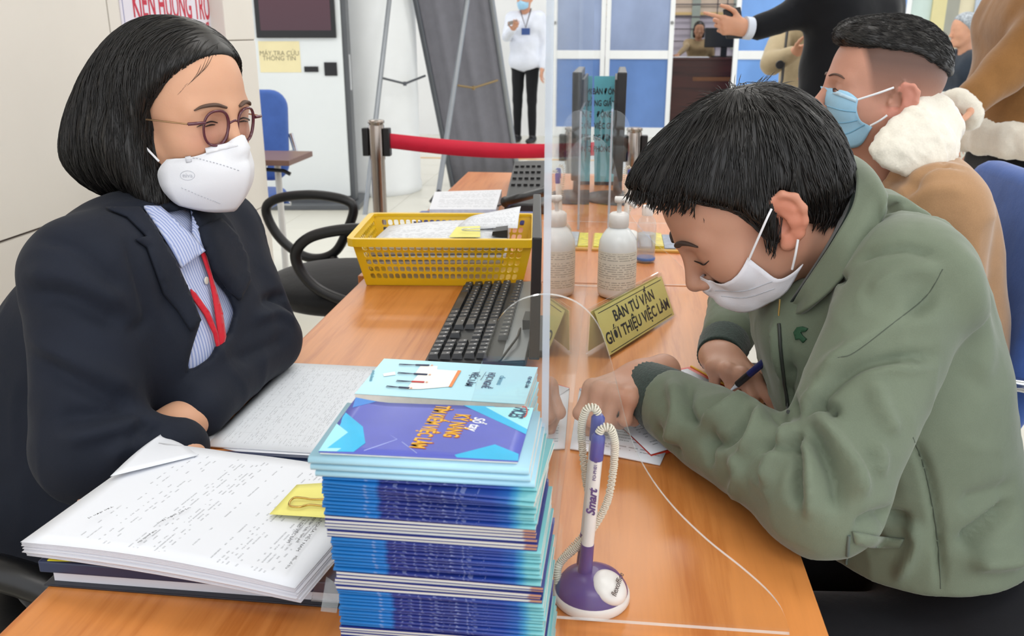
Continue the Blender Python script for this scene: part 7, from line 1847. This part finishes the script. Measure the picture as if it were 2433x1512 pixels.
        for sd in (1, -1): sdf_obj('shoe', U([rc(Q(fx_ - .04, sd * .095, .04), Q(fx_ + .15, sd * .1, .03), .038 * k, .03 * k), rc(Q(fx_, sd * .095, .09), Q(fx_, sd * .095, .04), .04 * k)], .03), *bounds([Q(fx_ - .06, sd * .095, .05), Q(fx_ + .18, sd * .1, .05)], .07), h * .7, M_blk, o, 1)
    return o, Q, HL
M_skf = skin('skin_far', '#d3a184', '#c07a62'); M_bkc = fabric('coat_black', '#0f1116', .85, 400, .12, .15); M_pants = fabric('pants_black', '#131418', .8); M_hbr = hairmat('hair_brown', '#2c1b15', .45)
# dark coat, pointing to the left
pc_ = aty(2010, 300, 3.85); base = V(float(pc_[0]) - .03, 3.85, 0)
el_, wr_ = aty(1895, 30, 3.78), aty(1800, 66, 3.72)
o1, Q1, _ = figure('standing person in long black coat pointing a hand to the left', base, 1.72, PI - .9, M_bkc, M_pants, M_skf, M_hbr, armL=(el_, wr_), coat=.42, hair_long=.16, top_r=1.25, h=.013, hands=False)
W1 = aty(1768, 66, 3.70); f1 = aty(1690, 52, 3.66) - aty(1768, 62, 3.70)
hp1 = fingers_prims(W1, f1, V(.1, -.2, .97), V(.0, -.9, -.2), [(.05, .05, .05), (.8, 1.2, .6), (.9, 1.3, .6), (.9, 1.3, .6)], ((.7, .7, -.1), (.9, .3, -.1), (.95, .1, -.1)), .98)
hp1 += [(rc(wr_, W1, .026), .02)]
sdf_obj('hand', U(hp1, .01), *bounds([W1, W1 + f1, wr_], .08), .006, M_skf, o1, 1)
MB().tube([aty(1784, 68, 3.71), aty(1768, 66, 3.70)], .043, 20).build('shirt_cuff', mat('cuff_white', '#d3dbe8', .7), o1)
wa_ = empty('black_wallet', tuple(aty(1745, 60, 3.66)), label='black wallet held in the pointing hand of the dark-coated person', cat='wallet')
wq = [aty(1726, 92, 3.70), aty(1770, 92, 3.70), aty(1760, 16, 3.70), aty(1718, 22, 3.70)]
MB().prism(wq, (0, .018, 0)).build('wallet_body', M_blk, wa_, bevel=.004)
# beige coat behind
pb_ = aty(1868, 150, 4.55); M_bei = fabric('coat_beige', '#b3a384', .85, 400, .08)
b_el, b_wr = aty(1832, 152, 4.42), aty(1880, 128, 4.36)
o2, Q2, _ = figure('person in beige coat with bent arm behind the black-coated person', V(float(pb_[0]) + .14, 4.6, 0), 1.64, PI + .7, M_bei, M_pants, M_skf, M_hair, armR=(b_el, b_wr), armL=(V(float(pb_[0]) + .30, 4.4, 1.1), V(float(pb_[0]) + .15, 4.3, 1.05)), coat=.35, top_r=1.1, h=.015)
MB().tube([aty(1872, 60, 4.40), aty(1866, 110, 4.40), aty(1858, 190, 4.34), aty(1845, 240, 4.36)], .028, 8, flat=.15).build('bag_strap', M_dk, o2)
MB().lathe([(.018, -.004), (.02, 0), (.018, .004)], (0, 0, 0), 14).build('button', M_dk, o2).data.transform(Matrix.Translation(Vector(aty(1853, 154, 4.32))) @ Matrix.Rotation(PI / 2, 4, 'X'))
# brown shearling coat, right edge
pr_ = aty(2405, 300, 2.75); M_brn = fabric('suede_brown', '#8a6238', .9, 400, .12, .4); bR = V(float(pr_[0]) + .03, 2.78, 0)
e3, w3 = aty(2385, 170, 2.58), aty(2312, 235, 2.54)
hz_ = float(aty(2350, 330, 2.62)[2])
o3, Q3, _ = figure('standing woman in brown suede coat with cream fur trim', bR, 1.66, PI, M_brn, M_pants, M_skf, M_hbr, armL=(e3, w3), coat=.05, hair_long=.24, top_r=1.28, h=.013, cutz=hz_)
def ringsdf(c, rx, ry, r): 
    return U([(rc(c + V(rx * math.cos(a), ry * math.sin(a), 0), c + V(rx * math.cos(a + .4), ry * math.sin(a + .4), 0), r), .02) for a in np.arange(0, 2 * PI, .4)], .02)
fh = U([(ringsdf(V(bR[0], bR[1], hz_ - .022), .148, .225, .028), .03), (ringsdf(V(bR[0], bR[1], hz_ + .018), .150, .227, .028), .03)], .03)
sdf_obj('fur_hem', fh, *bounds([V(bR[0], bR[1], hz_)], .32), .010, M_fur, o3, 1, disp=fur_disp)
d3 = (w3 - e3) / np.linalg.norm(w3 - e3); u3 = np.cross(d3, V(0, 1, 0)); u3 /= np.linalg.norm(u3); v3 = np.cross(d3, u3); cc3 = w3 + d3 * .045
sdf_obj('fur_cuff', U([(rc(cc3 + .038 * (math.cos(a) * u3 + math.sin(a) * v3), cc3 + .038 * (math.cos(a + .6) * u3 + math.sin(a + .6) * v3), .024), .01) for a in np.arange(0, 2 * PI, .6)], .01), *bounds([cc3], .1), .008, M_fur, o3, 1, disp=fur_disp)
# seated person in the distance and the metal chair and table
ps = aty(2275, 130, 7.0); bS = V(float(ps[0]) + .05, 7.0, 0)
o4, Q4, _ = figure('grey-haired person in dark jacket sitting far off by the windows', bS, 1.66, PI + .2, fabric('jacket_slate', '#2b3440', .8), fabric('jeans_navy', '#1d2a44', .8), M_skf, hairmat('hair_grey', '#8e959c', .5), sit=.52, h=.018)
ch = empty('metal_chair', tuple(bS), label='chrome armchair under the seated far-off person', cat='chair')
pad('seat', Matrix.Translation((bS[0] + .02, bS[1], .5)), .46, .46, .06, M_bfab, ch); pad('backrest', Matrix.Translation((bS[0] + .26, bS[1], .85)), .05, .44, .4, M_bfab, ch)
for s in (-1, 1): MB().tube(spline([V(bS[0] + .27, bS[1] + s * .25, .7), V(bS[0] + .1, bS[1] + s * .26, .76), V(bS[0] - .22, bS[1] + s * .26, .74), V(bS[0] - .24, bS[1] + s * .26, .4), V(bS[0] - .24, bS[1] + s * .26, .0)], 5), .016, 8).build('armrest', M_chr, ch); MB().tube([V(bS[0] + .26, bS[1] + s * .22, .0), V(bS[0] + .26, bS[1] + s * .22, .9)], .014, 8).build('leg', M_chr, ch)
tq = aty(2240, 222, 6.3); tt_ = empty('white_table', (float(tq[0]), 6.3, 0), label='pale table in front of the seated far-off person', cat='table'); zt3 = float(tq[2])
MB().box((tq[0] - .35, 6.1, zt3 - .03), (tq[0] + .35, 6.5, zt3)).build('tabletop', mat('table_pale', '#cfd0c8', .4, vary=.03), tt_, bevel=.004)
for dx in (-.3, .3): MB().tube([V(tq[0] + dx, 6.3, 0), V(tq[0] + dx, 6.3, zt3 - .03)], .018, 8).build('leg', M_chr, tt_)
# clerk behind the far counter
pk = aty(1660, 95, 12.95)
o5, Q5, _ = figure('far clerk with dark hair and beige jacket behind the counter', V(float(pk[0]), 13.0, 0), 1.50, -PI / 2, fabric('jacket_khaki', '#a08a68', .8), M_pants, skin('skin_clerk', '#b98a6c', '#a8705a'), M_hair, armR=(aty(1630, 112, 12.75), aty(1612, 130, 12.5)), hair_long=.12, h=.022, sit=.6)
# man in white shirt with phone, beyond the banner
pw_ = atz(1247, 338, 0)
wfar = fabric('shirt_white', '#dfe4f0', .8, 300, .04)
o6, Q6, HL6 = figure('man in white shirt and black trousers holding a phone near the banner', V(float(pw_[0]), float(pw_[1]), 0), 1.72, -PI / 2 - .3, wfar, M_pants, M_skf, M_hair, armR=(aty(1204, 88, float(pw_[1]) - .1), aty(1218, 70, float(pw_[1]) - .3)), h=.018, mask_m=MATS['mask_blue'], top_r=1.12)
yy = float(pw_[1]); MB().tube([aty(1236, 24, yy - .16), aty(1249, 66, yy - .19), aty(1262, 20, yy - .16)], .009, 6).build('lanyard', MATS['bar_dark'], o6)
MB().prism([aty(1239, 83, yy - .2), aty(1259, 83, yy - .2), aty(1259, 67, yy - .2), aty(1239, 67, yy - .2)], (0, .012, 0)).build('badge', mat('badge_blue', '#34508c', .4), o6)
ph2 = MB().prism([aty(1206, 62, yy - .42), aty(1230, 54, yy - .42), aty(1228, 46, yy - .42), aty(1206, 52, yy - .42)], (0, .02, 0)).build('mobile_phone', mat('phone_grey', '#8c8680', .4)); tag(ph2, 'grey mobile phone in the hand of the white-shirted man', 'phone')
# someone in black beside him, mostly hidden by the banner
pd = atz(1186, 318, 0); figure('person in black jacket half hidden by the grey banner', V(float(pd[0]), float(pd[1]), 0), 1.72, PI / 2 + .5, M_bkc, M_pants, M_skf, M_hair, h=.022)
# someone in red between kiosk and pillar
pq_ = atz(826, 408, 0); figure('person in red top glimpsed between kiosk and white pillar', V(float(pq_[0]), float(pq_[1]), 0), 1.62, -PI / 2, fabric('top_red', '#c43a34', .8, 300, .1), M_pants, M_skf, M_hair, h=.02)
